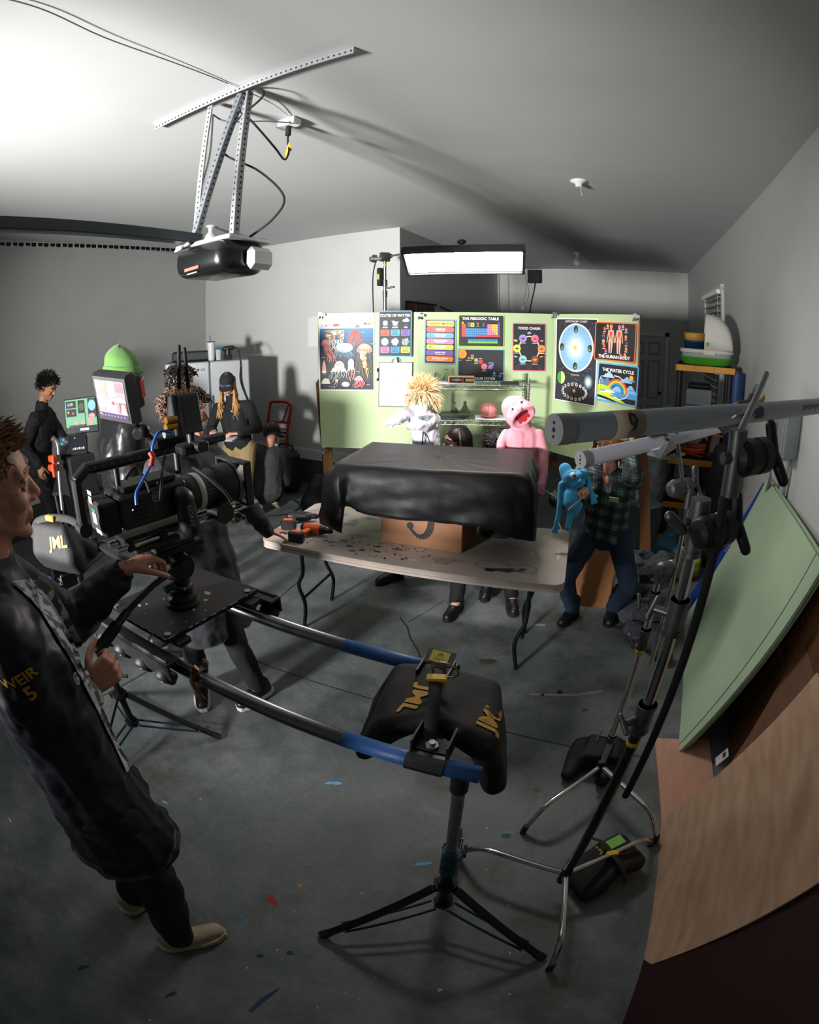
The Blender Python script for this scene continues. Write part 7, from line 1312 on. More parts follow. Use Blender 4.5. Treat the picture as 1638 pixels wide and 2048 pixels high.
def tube_clamp(lab, c, d, top, bot, grip):      # saddle bracket with a threaded pin and a sliding bar
    c = V(c); t = thing('tube_clamp', lab, 'clamp', c, 'tube clamps'); up = (V(top) - V(bot)).normalized(); n = d.cross(up).normalized(); n = n if n.dot(C0 - c) > 0 else -n
    b = MB(); b.cyl(bot, top, .0072, STL, n=12)
    for k in range(int((V(top) - c).length / .0045)): q = c + up * (.03 + k * .0045); b.cyl(q, q + up * .0022, .0082, CAST, n=10, caps=False)
    b.build('threaded_pin', t); b = MB()
    f = F(c, d, n, up); b.box((0, .012, -.03), (.03, .04, .02), CAST, f, .004); b.box((-.03, .0, .05), (.075, .022, .02), CAST, f, .004); b.cyl(f(0, 0, -.04), f(0, 0, .07), .013, CAST); b.build('slider_bar', t)
    b = MB(); b.add([f(-.07, -.02, -.03), f(-.02, -.03, .035), f(-.02, .035, .03), f(-.065, .03, -.025), f(-.03, -.02, -.06), f(.01, .0, -.055), f(.02, .03, .0), f(-.01, .035, .04)], [(0, 1, 2, 3), (0, 4, 5, 1), (1, 5, 6, 7), (3, 2, 7, 6)], STL); b.build('saddle', t, solid=.004)
    if grip: b = MB(); b.box(f(.045, 0, .045), (.06, .024, .022), YTAPE, F((0, 0, 0), d, n, up).rot(.35, 'y'), .003); b.build('yellow_grip', t)
    return t
m1 = ta + (tb - ta).normalized() * ((atd(1488, 832, 1.15) - ta).dot((tb - ta).normalized())); tube_clamp('clamp with a yellow grip holding the tube light marked 9', m1 - V((0, 0, .0)) + V((-.012, -.012, 0)) * 1.6, d1, atd(1533, 748, 1.12), p2 + V((-.012, 0, .04)), True)
c2 = V((.196, 1.568, 0)); t = thing('grip_stand', 'farther chrome grip stand holding the second tube light', 'light stand', c2)
base_legs(t, c2, ((-.051, 1.21), (.552, 1.238), (.235, 1.95)), CHR); b = MB(); b.cyl(V3(c2, .1), V3(c2, .2), .021, DKM); b.build('hub', t)
riser(t, V3(c2, .18), V3(c2, .92), .0155, CHR, 'column'); collar(t, V3(c2, .36), .02, .03, CAST, (-1, .1, 0)); collar(t, V3(c2, .90), .022, .08, CAST, (-.8, -.5, 0)); riser(t, V3(c2, .97), V3(c2, 1.09), .013, CHR); collar(t, V3(c2, 1.07), .02, .07, CAST, (-.9, -.2, 0)); riser(t, V3(c2, 1.13), V3(c2, 1.2), .012, CHR)
b = MB(); b.cyl(V3(c2, .865), V3(c2, .88), .0162, YTAPE); b.cyl(V3(c2, .88), V3(c2, .895), .016, mat('paper_label', 'c4c6c6', .6)); b.build('tape_band', t); b = MB(); b.cyl(V3(c2, 1.18), V3(c2, 1.235), .017, CAST); b.build('stand_socket', t)
grip_head(t, V3(c2, 1.225) + V((.035, .02, .0)), gr, CAST, 'grip_head', .032); r2 = V3(c2, 0) + V((.055, .0, 0)); b = MB(); b.cyl(V3(r2, .82), V3(r2, 1.50), .0085, CHR, n=12); b.build('arm_rod', t)
h3 = atd(1363, 975, (V3(r2, 1.52) - C0).length); grip_head(t, h3, gr, CAST, 'grip_head', .03); b = MB(); b.cyl(V3(r2, 1.46), V3(r2, 1.53), .013, CAST); b.build('arm_socket', t)
m2 = ta2 + d2 * ((atd(1357, 880, 1.5) - ta2).dot(d2)); tube_clamp('bare metal clamp holding the farther tube light', m2 + V((-.012, -.014, -.012)) * 1.4, d2, m2 + V((.0, -.02, .07)), h3 + V((0, -.01, .02)), False)
# ================================================================ sheets leaning on the right wall
PLYM = mat('plywood_face', 'bb9c80', .7, nz=.3, ns=7, stretch=(9, .8, .8), h2='a4836a'); PLY2 = mat('pinkish_plywood', 'c0917c', .7, nz=.15, ns=5, stretch=(6, 1, 1)); DRED = mat('dark_red_board', '2a0e11', .55, nz=.15, ns=3); SAGE = mat('sage_board', 'a2ba9c', .65, nz=.05, ns=6); NAVB = mat('royal_blue_board', '0f3f9a', .5); GRAIN = mat('knotty_board', '6b4424', .6, nz=.5, ns=4, stretch=(1, 6, 1))
def leaner(name, lab, p00, p10, top0, th, m, cat='board', edge=None, extra=None):      # bottom edge p00->p10 on the floor, side edge p00->top0
    p00, p10, top0 = V(p00), V(p10), V(top0); ex = p10 - p00; ey = top0 - p00; w, h = ex.length, ey.length; x = ex.normalized(); y = (ey - x * ey.dot(x)).normalized(); n = x.cross(y); n = n if n.dot(C0 - p00) > 0 else -n; f = F(p00, x, y, n); sh = ey.dot(x); b = MB()
    b.prism([(0, 0), (w, 0), (w + sh, ey.dot(y)), (sh, ey.dot(y))], f, 0, m, -th); t = tag(b.build(name, None, p00.lerp(p10, .5)), lab, cat); return f, w, ey.dot(y), t
f, w, h, o = leaner('green_sheet', 'large sage green sheet leaning against the right wall', (.62, 1.85, .0), (.69, 3.28, .0), (1.075, 1.98, 1.08), .02, SAGE); b = MB(); b.add([f(.055 - .0 , .0, .0012), f(.062, .0, .0012), f(.062 + .225, h, .0012), f(.055 + .225, h, .0012)], [(0, 1, 2, 3)], ink('2c3a30')); b.build('seam_line', o)
leaner('green_sheet', 'second sage sheet just behind the large green one', (.655, 1.87, .0), (.725, 3.34, .0), (1.105, 1.98, 1.085), .014, mat('sage_board_b', '92a98c', .65))
f, w, h, o = leaner('blue_board', 'royal blue board with a yellow stripe leaning behind the green sheet', (.72, 2.5, .0), (.77, 3.66, .0), (1.125, 2.42, 1.0), .008, NAVB); b = MB(); b.flat([(w - .13, h * .45), (w - .11, h * .45), (w - .17, h), (w - .19, h)], f, .0012, mat('yellow_stripe', 'c9962c', .5)); b.build('yellow_stripe', o)
leaner('plywood_sheet', 'tan plywood sheet leaning on the right wall, nearest the red board', (.565, 1.385, .0), (.622, .55, .0), (.93, 1.42, .90), .018, PLYM)
leaner('red_board', 'dark red board standing in the lower right corner', (.615, .832, .0), (.645, -.9, .0), (.93, .868, .70), .02, DRED)
f, w, h, o = leaner('brown_plywood', 'brown plywood sheet with a paper label between the green and tan sheets', (.78, 1.52, .0), (.80, .9, .0), (1.12, 2.02, .74), .012, mat('brown_plywood_face', '6f4a33', .7, nz=.3, ns=6, stretch=(8, 1, 1))); b = MB(); lp = atpl(1437, 1520, f.o, f.z); d_ = lp - f.o; b.flat(rect(d_.dot(f.x) - .03, d_.dot(f.y) - .02, d_.dot(f.x) + .03, d_.dot(f.y) + .07), f, .001, mat('paper_label', 'c4c6c6', .6)); b.flat(rect(d_.dot(f.x) - .02, d_.dot(f.y) + .03, d_.dot(f.x) + .015, d_.dot(f.y) + .055), f, .0014, ink('3a3c3e')); b.build('paper_label', o)
leaner('knotty_board', 'dark knotty wooden board at the wall behind the brown plywood', (.93, 2.2, .0), (.95, 1.0, .0), (1.13, 2.2, .84), .02, GRAIN)
b = MB(); b.prism([(.478, 1.95), (.80, 1.95), (.86, 1.3), (.575, 1.3)], F((0, 0, 0)), .012, PLY2, .001); b.thing('plywood_offcut', 'pinkish plywood piece lying flat on the floor at the green sheet', 'board')
leaner('wooden_board', 'small orange-brown wooden panel against the wall at the right edge', (1.06, 2.02, .55), (1.08, 1.72, .55), (1.185, 2.19, 1.15), .02, mat('orange_wood', '8a5a34', .6, nz=.35, ns=5, stretch=(1, 1, 8)))
b = MB(); b.box((1.10, 1.95, .27), (.12, .4, .54), mat('crate_wood', '5f452e', .7), None, .004); b.thing('wood_block', 'low wooden block behind the leaning sheets by the wall', 'block')
# electrical box with conduit and a hanging cord
GRB = mat('grey_enamel', '7d858a', .45, .2); t = thing('electrical_box', 'grey electrical box with conduit on the right wall', 'electrical box', (1.15, 3.1, 1.3)); q = [atx(*p, 1.12) for p in ((1556, 842), (1592, 836), (1592, 888), (1558, 882))]
b = MB(); b.box((1.14, 3.17, 1.47), (.12, .42, .30), GRB, None, .012); b.build('enclosure', t); b = MB(); b.box((1.078, 3.17, 1.475), (.012, .38, .25), mat('grey_enamel_door', '868e93', .45, .2), None, .005); b.box((1.07, 3.12, 1.5), (.006, .03, .06), mat('grey_clear', '59636a', .2), None, .002); b.text('MAIN', F((1.0715, 3.24, 1.5), (0, -1, 0), (0, 0, 1), (-1, 0, 0)), 0, 0, .03, ink('2c3034'), .0006); b.build('enclosure_door', t)
b = MB(); b.cyl((1.16, 3.05, 1.34), (1.16, 3.05, .55), .022, mat('conduit_grey', 'aab0b2', .5)); b.build('conduit', t)
b = MB(); o_ = V((1.13, 3.26, 1.3)); b.tube(bez([o_, o_ + V((-.005, 0, -.06)), o_ + V((-.01, .02, -.12)), o_ + V((-.01, -.02, -.2)), o_ + V((-.01, .02, -.26)), o_ + V((-.015, -.01, -.16)), o_ + V((-.01, .02, -.22)), o_ + V((-.02, .04, -.4)), o_ + V((-.03, .06, -.6))], 7), .008, mat('grey_cord', '6d7276', .6)); b.thing('knotted_rope', 'knotted grey cord hanging beside the electrical box', 'cord')
# ================================================================ storage shelf and heap by the rear right wall
S0 = V((.50, 4.62, 0)); sx = V((.985, -.13, 0)).normalized(); sy = V((.13, .985, 0)).normalized(); SF = F(S0, sx, sy); SW_, SD = .55, .40; YEL = mat('yellow_shelf_edge', 'c98a1e', .5); BSH = mat('black_shelf', '121316', .6)
t = thing('storage_shelf', 'black plastic storage shelf with yellow front edges full of garage things', 'shelf', SF(SW_ / 2, SD / 2, 0)); lev = (.10, .44, .87, 1.31, 1.735)
for x in (.025, SW_ - .025):
    for y in (.03, SD - .03): b = MB(); b.cyl(SF(x, y, 0), SF(x, y, 1.78 if y > .1 else 1.70), .026, BSH, n=14); b.build('post', t)
for z in lev:
    b = MB(); b.box((SW_ / 2, SD / 2, z), (SW_ + .04, SD + .02, .05), BSH, SF, .006); o = b.build('shelf', t); b = MB(); b.box((SW_ / 2, -.016, z), (SW_ + .04, .012, .056), YEL, SF, .003)
    for x in (.18, .36): b.box((x, -.0225, z + .012), (.004, .003, .03), ink('3a2c14'), SF)
    b.build('front_edge', o)
def on(z): return lev[z] + .0255
# litter box on top
t = thing('litter_box', 'white hooded litter box with a green base tray on top of the storage shelf', 'litter box', SF(.28, .2, on(4))); f = SF.at(.29, .2, on(4)); LW = mat('litter_white', 'c8c6c0', .45); LG = mat('litter_green', '4f9e2c', .4); LGY = mat('litter_grey', '9a9ca0', .5)
def oval(u, a, b_, e=3.2): c, s_ = math.cos(u), math.sin(u); return (a * math.copysign(abs(c) ** (2 / e), c), b_ * math.copysign(abs(s_) ** (2 / e), s_))
def ov(b, prof, m): b.grid(lambda u, v: (lambda q, p: f(p[0] + q[0], q[1], p[1]))(oval(u * 2 * PI, prof[int(round(v * (len(prof) - 1)))][0], prof[int(round(v * (len(prof) - 1)))][1]), (prof[int(round(v * (len(prof) - 1)))][3], prof[int(round(v * (len(prof) - 1)))][2])), 40, len(prof), m, True, True)
b = MB(); ov(b, [(.01, .01, .0, 0), (.2, .13, 0, 0), (.24, .16, .02, 0), (.27, .185, .075, 0), (.275, .19, .08, 0), (.265, .18, .08, 0)], LG); b.build('green_tray', t); b = MB(); ov(b, [(.25, .17, .06, 0), (.26, .18, .13, 0)], LGY); b.build('grey_pan', t)
b = MB(); ov(b, [(.262, .182, .115, 0), (.275, .192, .118, 0), (.275, .192, .14, 0), (.262, .182, .15, 0), (.24, .165, .152, 0)], LW); b.box((.02, -.185, .125), (.12, .02, .05), LW, f, .006); b.build('white_rim', t)
b = MB(); N1, N2 = 18, 24; vs = []
for i in range(N1 + 1):      # helmet of arches, tall at the open front and falling to the back rim
    a = i / N1 * PI / 2; cx = -.035 + .29 * math.sin(a); H_ = .33 * math.cos(a) ** .75
    for j in range(N2 + 1): p = PI * j / N2; vs.append(f(cx + .02 * math.sin(p) * (1 - i / N1), .178 * math.copysign(abs(math.cos(p)) ** .7, math.cos(p)) * (1 - .25 * (i / N1) ** 3), .15 + H_ * math.sin(p) ** .6))
b.add(vs, [(i * (N2 + 1) + j, i * (N2 + 1) + j + 1, (i + 1) * (N2 + 1) + j + 1, (i + 1) * (N2 + 1) + j) for i in range(N1) for j in range(N2)], LW, True); b.build('hood', t, solid=.006)
b = MB(); b.cyl(f(.0, -.176, .2), f(.0, -.182, .2), .02, LG); b.build('green_button', t); b = MB(); b.tube(bez([f(.02, -.1, .44), f(.06, 0, .475), f(.02, .1, .44)], 5), .012, LW); b.build('hood_handle', t)
def bucket(name, lab, c, r, h, m, inner, cat): c = V(c); b = MB(); b.lathe([(.001, .001), (r * .78, 0), (r, h), (r * 1.08, h), (r * 1.08, h - .012), (r * 1.02, h - .014)], c, (0, 0, 1), m, 28, False); b.lathe([(r * .99, h - .002), (r * .78, .012), (.001, .012)], c, (0, 0, 1), inner, 28, False); return b.thing(name, lab, cat)
bucket('blue_bucket', 'dark blue bucket on the shelf behind the litter box', SF(.17, .33, on(4)), .115, .22, mat('bucket_blue', '123a66', .5), mat('bucket_inside', '0f2c4c', .6), 'bucket'); b = MB(); c = SF(.17, .33, on(4) + .225); b.lathe([(.1, 0), (.118, .02), (.122, .07), (.112, .075), (.105, .02), (.001, .01)], c, (0, 0, 1), mat('tub_yellow', 'b98a3c', .5), 28, False); b.thing('yellow_tub', 'yellow plastic tub nested in the blue bucket', 'tub')
def bx(name, lab, fr, c, d, m, cat='box', bev=.004, rot=0.0): b = MB(); g = fr.at(*c).rot(rot); b.box((0, 0, d[2] / 2), d, m, g, bev); return b.thing(name, lab, cat)
bx('grey_case', 'grey boxed case on the shelf below the litter box', SF, (.23, .24, on(3) + .05), (.26, .2, .15), mat('case_grey', '5c636a', .5)); bx('grey_tote', 'flat grey tote under the grey case', SF, (.27, .22, on(3)), (.36, .26, .048), mat('tote_grey', '70777c', .5), 'tote'); bx('black_bag', 'black bag lying on top of the grey case', SF, (.23, .24, on(3) + .202), (.24, .16, .05), BSH, 'bag', .02)
ORC = mat('orange_cord', 'c8431f', .5); t = thing('extension_cord', 'coiled orange extension cord heaped on the shelf below the grey case', 'cord', SF(.2, .1, on(2))); r = random.Random(2); b = MB()
b.tube(bez([SF(.22 + .15 * math.cos(k * .9) + r.uniform(-.03, .03), .12 + .08 * math.sin(k * .9) + r.uniform(-.02, .02), on(2) + .012 + .08 * (k / 46) + r.uniform(0, .03)) for k in range(46)], 5), .0065, ORC, 6); b.build('cord_coil', t); b = MB(); b.box(SF(.12, .05, on(2) + .03), (.05, .03, .03), mat('plug_white', 'c9c4bc', .5), None, .006); b.build('plug', t)
t = thing('hand_saw', 'red and black tool with a looped handle on the shelf', 'tool', SF(.43, .05, on(2))); b = MB(); b.tube(bez([SF(.36, .02, on(2) + .02), SF(.37, .02, on(2) + .2), SF(.41, .02, on(2) + .27), SF(.5, .02, on(2) + .26), SF(.53, .02, on(2) + .18), SF(.52, .02, on(2) + .03)], 6), .02, MBLK, 8); b.build('loop_handle', t); b = MB(); b.tube(bez([SF(.378, .0, on(2) + .05), SF(.388, .0, on(2) + .19), SF(.42, .0, on(2) + .25), SF(.5, .0, on(2) + .24)], 6), .008, ORC, 6); b.build('orange_insert', t)
bucket('white_tub', 'white paint tub with a red band on the shelf', SF(.10, .22, on(2)), .075, .16, mat('tub_white', 'b9b6b0', .5), mat('tub_inside', '8d8a86', .6), 'tub')
rs2 = random.Random(17)
for z, items in ((1, (('spray_can', 'red and white spray can at the left of the lower shelf', .07, .03, .2, 'a8261e'), ('spray_can', 'yellow bottle of oil on the lower shelf', .17, .045, .24, 'c7a21e'), ('paint_can', 'black can with a red label on the lower shelf', .30, .06, .26, '1c1e20'), ('paint_can', 'dark grey can at the right of the lower shelf', .44, .06, .2, '30343a'))), (0, (('jug', 'yellow jug on the bottom shelf', .10, .06, .26, 'b88a1c'), ('jug', 'green bottle on the bottom shelf', .25, .05, .24, '3d7a30'), ('jug', 'black jug on the bottom shelf', .40, .06, .28, '1a1c1e'))), (2, (('paint_can', 'small dark can behind the cord on the middle shelf', .33, .05, .14, '2a2c30'),))):
    for nm, lab, x, rad, hh, c in items:
        b = MB(); o = SF(x, .12 if nm != 'paint_can' or z != 2 else .32, on(z)); m = mat('can_' + c, c, .4); b.lathe([(rad, 0), (rad, hh * .78), (rad * .8, hh * .86), (rad * .4, hh * .9), (rad * .4, hh), (.002, hh)], o, (0, 0, 1), m, 20); b.cyl(o + V((0, 0, hh * .25)), o + V((0, 0, hh * .62)), rad * 1.01, mat('can_label_' + c, mixh(c, 'c8c0b0', .55), .6), n=20, caps=False); b.cyl(o + V((0, 0, hh * .9)), o + V((0, 0, hh * 1.02)), rad * .42, MBLK); b.thing(nm, lab, 'can' if 'can' in nm else 'bottle')
bx('cardboard_tray', 'tan cardboard box standing on the lower shelf at the right', SF, (.40, .30, on(1)), (.24, .14, .3), mat('cardboard_tan', '9a7650', .75))
b = MB(); o = V((1.08, 4.6, 0)); b.tube([o, o + V((.03, .02, 1.72))], .075, mat('rolled_blue_tarp', '12386e', .55, bump=.1, bs=20), 18); b.thing('blue_roll', 'tall blue rolled tarp standing between the shelf and the wall', 'roll')
b = MB(); b.cap((.98, 4.25, .14), .14, (.95, 4.28, 1.05), .09, None); b.cap((.9, 4.28, .13), .12, (.93, 4.28, .9), .07); q = b.fuse(.015, 3, MBLK); q.jitter(.02, 7); q.thing('black_cover', 'black cloth cover hanging in front of the right side of the shelf', 'cover')
# white bags and clear sheeting left of the shelf
b = MB(); PLAS = mat('clear_plastic_sheet', '9aa0a4', .35, nz=.3, ns=9, bump=.3, bs=14)
b.cap((.40, 4.75, .15), .12, (.46, 4.85, 1.3), .06); b.cap((.30, 4.6, .2), .14, (.36, 4.7, .95), .08); q = b.fuse(.015, 2, PLAS); q.jitter(.035, 6); q.jitter(.012, 22); q.thing('plastic_sheet', 'crumpled translucent plastic sheeting bundled left of the shelf', 'plastic sheet')
t = thing('plastic_tote', 'tall grey plastic bin standing behind the wooden leg', 'bin', (.27, 3.98, 0)); b = MB(); b.lathe([(.10, 0), (.14, .62), (.155, .625), (.155, .65), (.13, .65)], (.27, 3.98, 0), (0, 0, 1), mat('bin_grey', '6a7077', .5), 4); b.build('bin_body', t)
b = MB(); b.cap((.50, 4.12, .12), .13, (.62, 4.05, .16), .12); b.cap((.46, 4.1, .12), .1, (.55, 4.15, .27), .09); q = b.fuse(.012, 3, mat('blue_bag', '2f7a94', .4, nz=.6, ns=12, h2='173e4c')); q.jitter(.02, 10); t = tag(q.build('pellet_bag', None, (.55, 4.1, 0)), 'blue and green printed bag slumped at the foot of the shelf', 'bag')
bx('green_yellow_bag', 'green and yellow printed bag behind the grip stand', F((0, 0, 0)), (.72, 3.95, .0), (.26, .2, .24), mat('bag_green', '4a7a2c', .5, nz=.8, ns=14, h2='b9a82c'), 'bag', .05, .3)
BLK_ = mat('grey_moving_blanket', '4a4f57', .95, nz=.45, ns=45, bump=.35, bs=30)
def blanket(name, lab, pts, r, seed): 
    b = MB()
    for a, c, ra, rb in pts: b.cap(a, ra, c, rb)
    q = b.fuse(.011, 2, BLK_); q.jitter(.045, 6); q.jitter(.018, 17); q.jitter(.007, 45)
    for i, p in enumerate(q.v):
        if p.z < .004: q.v[i] = V((p.x, p.y, .004))
    return q.thing(name, lab, 'blanket', 'moving blankets')
blanket('moving_blanket', 'grey moving blanket coiled at the top of the heap', [(V((.33 + .13 * math.cos(k * .7), 3.45 + .11 * math.sin(k * .7), .30 + .01 * k)), V((.33 + .13 * math.cos(k * .7 + .7), 3.45 + .11 * math.sin(k * .7 + .7), .31 + .01 * k)), .07, .07) for k in range(9)], .1, 1)
blanket('moving_blanket', 'grey moving blanket slumped on the floor toward the grip stands', [((.22, 3.2, .08), (.42, 3.1, .10), .09, .09), ((.38, 3.1, .12), (.5, 3.3, .14), .11, .11), ((.28, 2.95, .06), (.5, 2.9, .06), .07, .06), ((.42, 2.85, .05), (.52, 2.7, .04), .06, .05)], .1, 2)
blanket('moving_blanket', 'grey moving blanket spread low beside the legs of the person in plaid', [((.20, 3.45, .08), (.42, 3.38, .11), .11, .12), ((.24, 3.32, .18), (.42, 3.3, .20), .06, .07)], .1, 3)
# ================================================================ fridge corner and the monitor cart
FR = mat('fridge_silver', 'a6abae', .42, .25, nz=.05, ns=3); RFc = V((-4.45, 3.87, 0)); RFF = F(RFc, V((.70, .714, 0)).normalized(), V((-.714, .70, 0)).normalized()); RW = .52; zt = 1.705      # x along the front, y into the corner
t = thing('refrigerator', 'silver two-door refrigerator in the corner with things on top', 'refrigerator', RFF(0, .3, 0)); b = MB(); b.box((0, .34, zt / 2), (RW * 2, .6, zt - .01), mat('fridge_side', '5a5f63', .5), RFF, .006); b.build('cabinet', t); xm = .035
for a, c, sd in ((-RW, xm, 1), (xm, RW, -1)):
    b = MB(); b.box(((a + c) / 2, .035, zt / 2 + .03), (c - a - .008, .075, zt - .07), FR, RFF, .012); o = b.build('door', t); b = MB(); b.box(((c - .025) if sd > 0 else (a + .025), -.012, zt * .5), (.02, .03, .9), mat('fridge_handle', '6e7477', .4, .4), RFF, .008); b.build('handle', o)
    if sd > 0: lf_ = F(RFF(c - .11, -.0035, zt - .11), RFF.x, (0, 0, 1), -RFF.y); b = MB(); b.text('LG', lf_, .03, 0, .045, ink('33373a'), 0, 'C', .02); b.flat(circ(-.03, .014, .017), lf_, 0, ink('4a4f52')); b.build('door_badge', o)
def tpt(px, dy): p = atpl(px, 712, RFF(0, dy, 0), RFF.y); return V((p.x, p.y, zt))
c = tpt(390, .3); b = MB(); b.box((0, 0, .06), (.58, .2, .12), mat('dark_case', '22262b', .6), F(c, RFF.x, RFF.y), .02); b.thing('long_case', 'long dark case lying on top of the refrigerator', 'case')
c = tpt(423, .12); t = thing('tumbler', 'tall white tumbler with a straw on the refrigerator', 'tumbler', c); b = MB(); b.lathe([(.036, 0), (.04, .02), (.047, .17), (.05, .2), (.05, .215), (.046, .218)], c, (0, 0, 1), mat('tumbler_white', 'c6c8ca', .4), 24); b.build('cup', t); b = MB(); b.cyl(c + V((0, 0, .215)), c + V((0, 0, .228)), .048, MBLK, n=24); b.build('lid', t); b = MB(); b.cyl(c + V((-.01, 0, .2)), c + V((-.018, 0, .3)), .004, MBLK, n=8); b.build('straw', t)
c = tpt(437.5, .15); b = MB(); b.lathe([(.034, 0), (.045, .12), (.047, .125), (.043, .12), (.033, .005)], c, (0, 0, 1), mat('frosted_cup', 'a9b2ba', .4), 20); b.lathe([(.043, .115), (.048, .125), (.03, .15), (.001, .155)], c, (0, 0, 1), mat('blue_cloth', '2f6ca0', .7), 12); b.thing('plastic_cup', 'clear plastic cup stuffed with blue on the refrigerator beside the tumbler', 'cup')
c = tpt(456, .18); t = thing('palm_sander', 'black power sander with a cord on the refrigerator', 'sander', c); g = F(c, RFF.x, RFF.y); b = MB(); b.box((0, 0, .03), (.11, .1, .05), MBLK, g, .01); b.cyl(g(0, 0, .05), g(0, 0, .12), .045, BLK, r1=.04); b.cap(g(-.04, 0, .13), .03, g(.06, 0, .14), .028, BLK); b.build('sander_body', t)
b = MB(); b.tube(bez([g(.06, 0, .14), g(.13, -.12, .12), g(.15, -.205, -.05), g(.14, -.205, -.25), g(.22, -.205, -.5), g(.27, -.205, -.62)], 7), .006, MBLK); b.tube(bez([g(.15, -.205, -.08), g(.16, -.205, -.3), g(.26, -.205, -.6)], 6), .006, MBLK); b.build('power_lead', t)
# red hand truck against the back wall
REDP = mat('red_paint', 'a3241c', .4); t = thing('hand_truck', 'red tubular hand truck leaning on the back wall', 'hand truck', (-4.0, 4.85, 0)); z0 = 1.12; P = [aty(*p, 4.88) for p in ((541, 872), (540, 812), (545, 804), (555, 803), (572, 804), (579, 808), (582, 818), (581, 884))]
b = MB(); b.tube(bez([V((P[0].x, 4.75, .15)), V((P[0].x, 4.82, .7))] + P[1:7] + [V((P[7].x, 4.82, .7)), V((P[7].x, 4.75, .15))], 6), .019, REDP, 12); b.build('frame_tube', t); b = MB(); a, c = aty(541, 843, 4.86), aty(581, 846, 4.86); b.cyl(a, c, .014, REDP); b.cyl(a.lerp(c, .6), aty(577, 810, 4.86), .011, REDP); b.build('cross_bar', t)
b = MB(); fr = F(V(((a.x + c.x) / 2 - .02, 4.835, .55)), (1, 0, 0), V((0, .06, 1)), (0, -1, .06)); b.prism(rect(-.13, -.2, .17, .2), fr, .004, mat('label_green', '5f7a68', .6)); b.flat(rect(-.12, -.1, .16, .19), fr, .0046, ink('c9cec6'))
for x0, y0_, x1, y1 in ((0, .14, .07, .17), (.08, .14, .15, .17), (0, .09, .09, .125), (.1, .1, .14, .115)): b.flat(rect(x0, y0_, x1, y1), fr, .0052, ink('222826'))
for k in range(5): b.flat(rect(0, .05 - k * .028, .14, .062 - k * .028), fr, .0052, ink('4a524e'))
b.flat(rect(-.11, .0, -.02, .15), fr, .0052, ink('7a3a34')); b.build('paper_label', t)
for x in (P[0].x - .06, P[7].x + .06): b = MB(); b.cyl((x - .03, 4.78, .13), (x + .03, 4.78, .13), .12, MBLK, n=24); b.build('wheel', t)
b = MB(); b.box(((P[0].x + P[7].x) / 2, 4.66, .015), (.42, .2, .01), REDP); b.build('toe_plate', t)
# bags on the floor near the kneeling person
def bag(name, lab, pts, m, cat, j=.02): 
    b = MB()
    for a, c, ra, rb in pts: b.cap(a, ra, c, rb)
    q = b.fuse(.013, 3, m); q.jitter(j, 8)
    for i, p in enumerate(q.v):
        if p.z < .003: q.v[i] = V((p.x, p.y, .003))
    return q.thing(name, lab, cat)
BGM = mat('bag_black', '15171b', .6, bump=.1, bs=50)
bag('backpack', 'black backpack on the floor right of the kneeling person', [((-3.12, 4.1, .14), (-3.08, 4.2, .36), .14, .10), ((-3.02, 4.0, .1), (-3.12, 4.12, .2), .1, .1)], BGM, 'backpack'); bag('duffel_bag', 'dark duffel bag behind the kneeling person at the wall', [((-3.25, 4.55, .16), (-2.85, 4.5, .16), .15, .14)], mat('bag_grey', '24282c', .7), 'bag')
t = thing('rolling_case', 'upright black rolling case left of the kneeling person', 'case', (-3.92, 4.66, 0)); b = MB(); b.box((-3.92, 4.66, .28), (.34, .22, .5), BGM, None, .05); b.build('case_shell', t); b = MB(); b.tube(bez([(-4.02, 4.66, .52), (-4.02, 4.66, .6), (-3.82, 4.66, .6), (-3.82, 4.66, .52)], 5), .012, BGM); b.build('case_handle', t)
b = MB(); b.tube(bez([atz(500, 1028, .008), atz(540, 1032, .008), atz(580, 1026, .008), atz(600, 1012, .008), atz(585, 1000, .008)], 8), .008, MBLK); b.thing('floor_cable', 'black cable looping on the floor beside the table', 'cable')
# ---- monitor cart
CT = V((-4.02, 1.93, 0)); cf = yawF(CT, 62); t = thing('video_cart', 'dark equipment cart with a silver handle and orange clamps', 'cart', CT); CM = mat('cart_grey', '2c2f33', .6)
for z in (.32, .80): b = MB(); b.box((0, 0, z), (.75, .46, .03), CM, cf, .006); b.build('cart_shelf', t)
for x in (-.35, .35):
    for y in (-.2, .2):
        b = MB(); b.cyl(cf(x, y, .1), cf(x, y, .8), .014, ALU); b.build('cart_post', t); b = MB(); b.cyl(cf(x - .012, y, .055), cf(x + .012, y, .055), .055, MBLK, n=18); b.build('caster', t)
hp_ = [atd(x, y, d) for x, y, d in ((102, 878, 4.05), (112, 882, 4.05), (117, 900, 4.05), (119, 960, 4.05), (125, 1020, 4.05))]; b = MB(); b.tube(bez(hp_, 6), .018, ALU, 10); b.build('push_handle', t); b = MB()
for py in (918, 936):
    c = atd(106, py, 4.0); b.box(c, (.09, .06, .05), mat('clamp_orange', 'c8421a', .5), None, .008); b.cap(c + V((.05, -.02, .03)), .014, c + V((.05, -.02, -.05)), .014, mat('clamp_orange', 'c8421a', .5))
b.build('orange_clamps', t)
q = [atd(x, y, d) for (x, y), d in zip(((125, 800), (190, 791), (199, 862), (136, 869)), (4.35, 4.30, 4.26, 4.31))]; t = thing('field_monitor', 'large field monitor on the cart showing the puppet set', 'monitor', (sum(q, V()) / 4) - V((0, 0, .2))); f, w_, h_, o = face_box(q, .04, BLK, 'monitor_case', t); b = MB(); g = F(f(-w_ * .48, -h_ * .46, .001), f.x * w_ * .96, f.y * h_ * .92, f.z); b.flat(rect(0, 0, 1, 1), g, 0, mat('screen_set_green', '5d9470', .4, emit=.45))
G_ = lambda c: mat('screen2_' + c, c, .4, emit=.5)
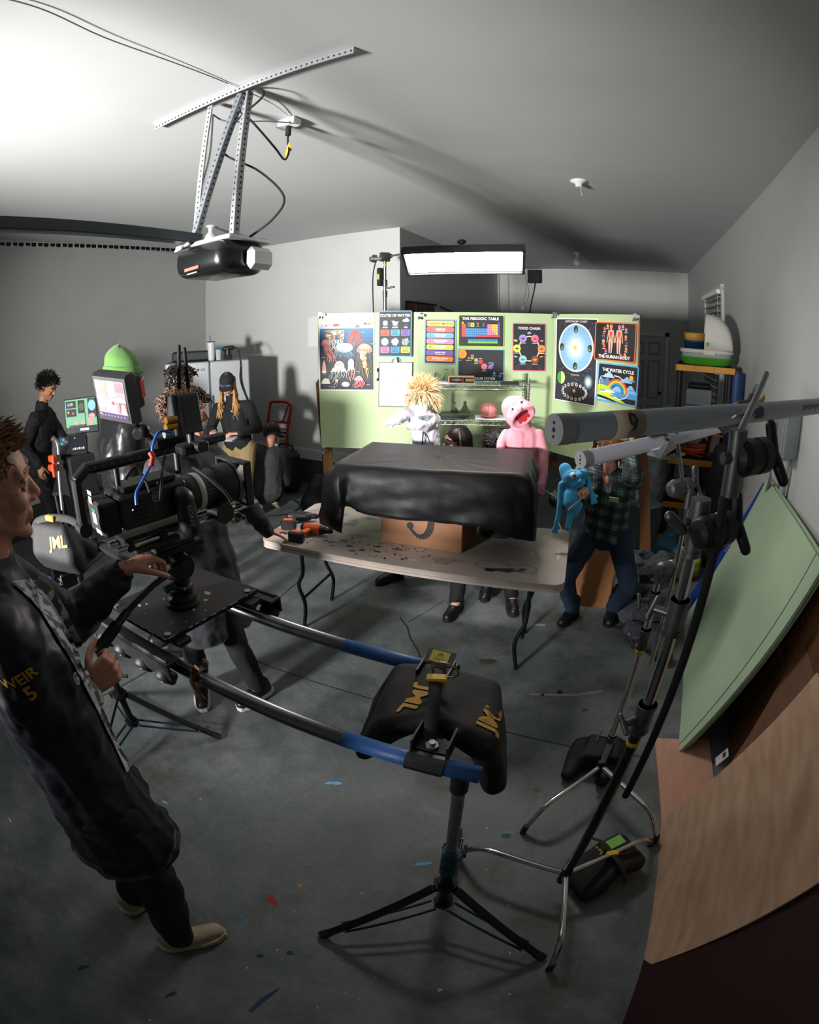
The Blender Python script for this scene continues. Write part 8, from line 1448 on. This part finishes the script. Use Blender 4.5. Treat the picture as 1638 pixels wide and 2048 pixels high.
for x0, y0_, x1, y1, c in ((.03, .74, .36, .96, '1c2024'), (.03, .48, .36, .71, '1a1c22'), (.42, .56, .64, .96, '181c20'), (0, 0, 1, .16, '15181a'), (.1, .16, .66, .22, '2c3834'), (.74, .4, 1, .99, '202830'), (.62, .14, .66, .56, '3a5044')): b.flat(rect(x0, y0_, x1, y1), g, .0004, G_(c))
for x, y, r1, r2, c in ((.87, .77, .12, .17, '6f9cc4'), (.53, .76, .08, .12, '3a4a34'), (.34, .27, .06, .06, 'c87a7a'), (.55, .27, .06, .06, 'c87a7a'), (.85, .45, .1, .08, 'd08080'), (.8, .3, .07, .14, 'c87878'), (.12, .85, .06, .05, '3f6fb0'), (.22, .86, .05, .05, 'c87a40'), (.1, .62, .03, .04, 'c88a40'), (.25, .58, .03, .04, 'b05058')): b.flat(circ(x, y, r1, r2, 14), g, .0008, G_(c))
b.flat(rect(.44, .03, .72, .1), g, .0008, G_('c0c4c4')); b.build('monitor_picture', o)
b = MB(); c = f(0, -h_ / 2, -.03); b.cyl(c, V((c.x, c.y, .82)), .02, BLK); b.build('monitor_stand', t)
q = [atd(x, y, d) for (x, y), d in zip(((114, 875), (170, 865), (176, 905), (118, 911)), (4.2, 4.15, 4.05, 4.1))]; t = thing('switcher_console', 'dark video console with a small lit picture on the cart', 'video console', (sum(q, V()) / 4) - V((0, 0, .05))); f, w_, h_, o = face_box(q, .06, MBLK, 'console_case', t); b = MB(); g = F(f(-w_ / 2, -h_ / 2, .001), f.x * w_, f.y * h_, f.z); b.flat(rect(.04, .06, .96, .95), g, 0, G_('0e141a')); b.flat(rect(.06, .5, .4, .92), g, .0004, G_('2c3f4c'))
for x, y, r_, c in ((.2, .8, .05, '4f8cb0'), (.3, .66, .05, 'c05a60'), (.14, .6, .04, '3f9080'), (.6, .8, .02, 'c8ccd0')): b.flat(circ(x, y, r_, r_ * 1.4, 10), g, .0006, G_(c))
for k in range(6): b.flat(rect(.52 + k * .07, .18 + .02 * (k % 2), .57 + k * .07, .3), g, .0006, G_('b8bcbc' if k % 2 else '6a7074'))
b.build('console_screen', o); b = MB(); c = f(0, 0, -.06); b.box(V((c.x, c.y, (c.z + .82) / 2 - .02)), (.3, .25, max(.04, c.z - .86)), MBLK, cf.at(0, 0, 0) if False else None, .01); b.build('console_base', t)
b = MB(); r = random.Random(4); b.tube(bez([cf(-.45 + .03 * math.cos(k * 1.3), .1 + .06 * math.sin(k * 1.3), .95 - .02 * k) for k in range(12)], 5), .006, MBLK); b.thing('cable_coil', 'coil of black cable hanging at the back of the video cart', 'cable')
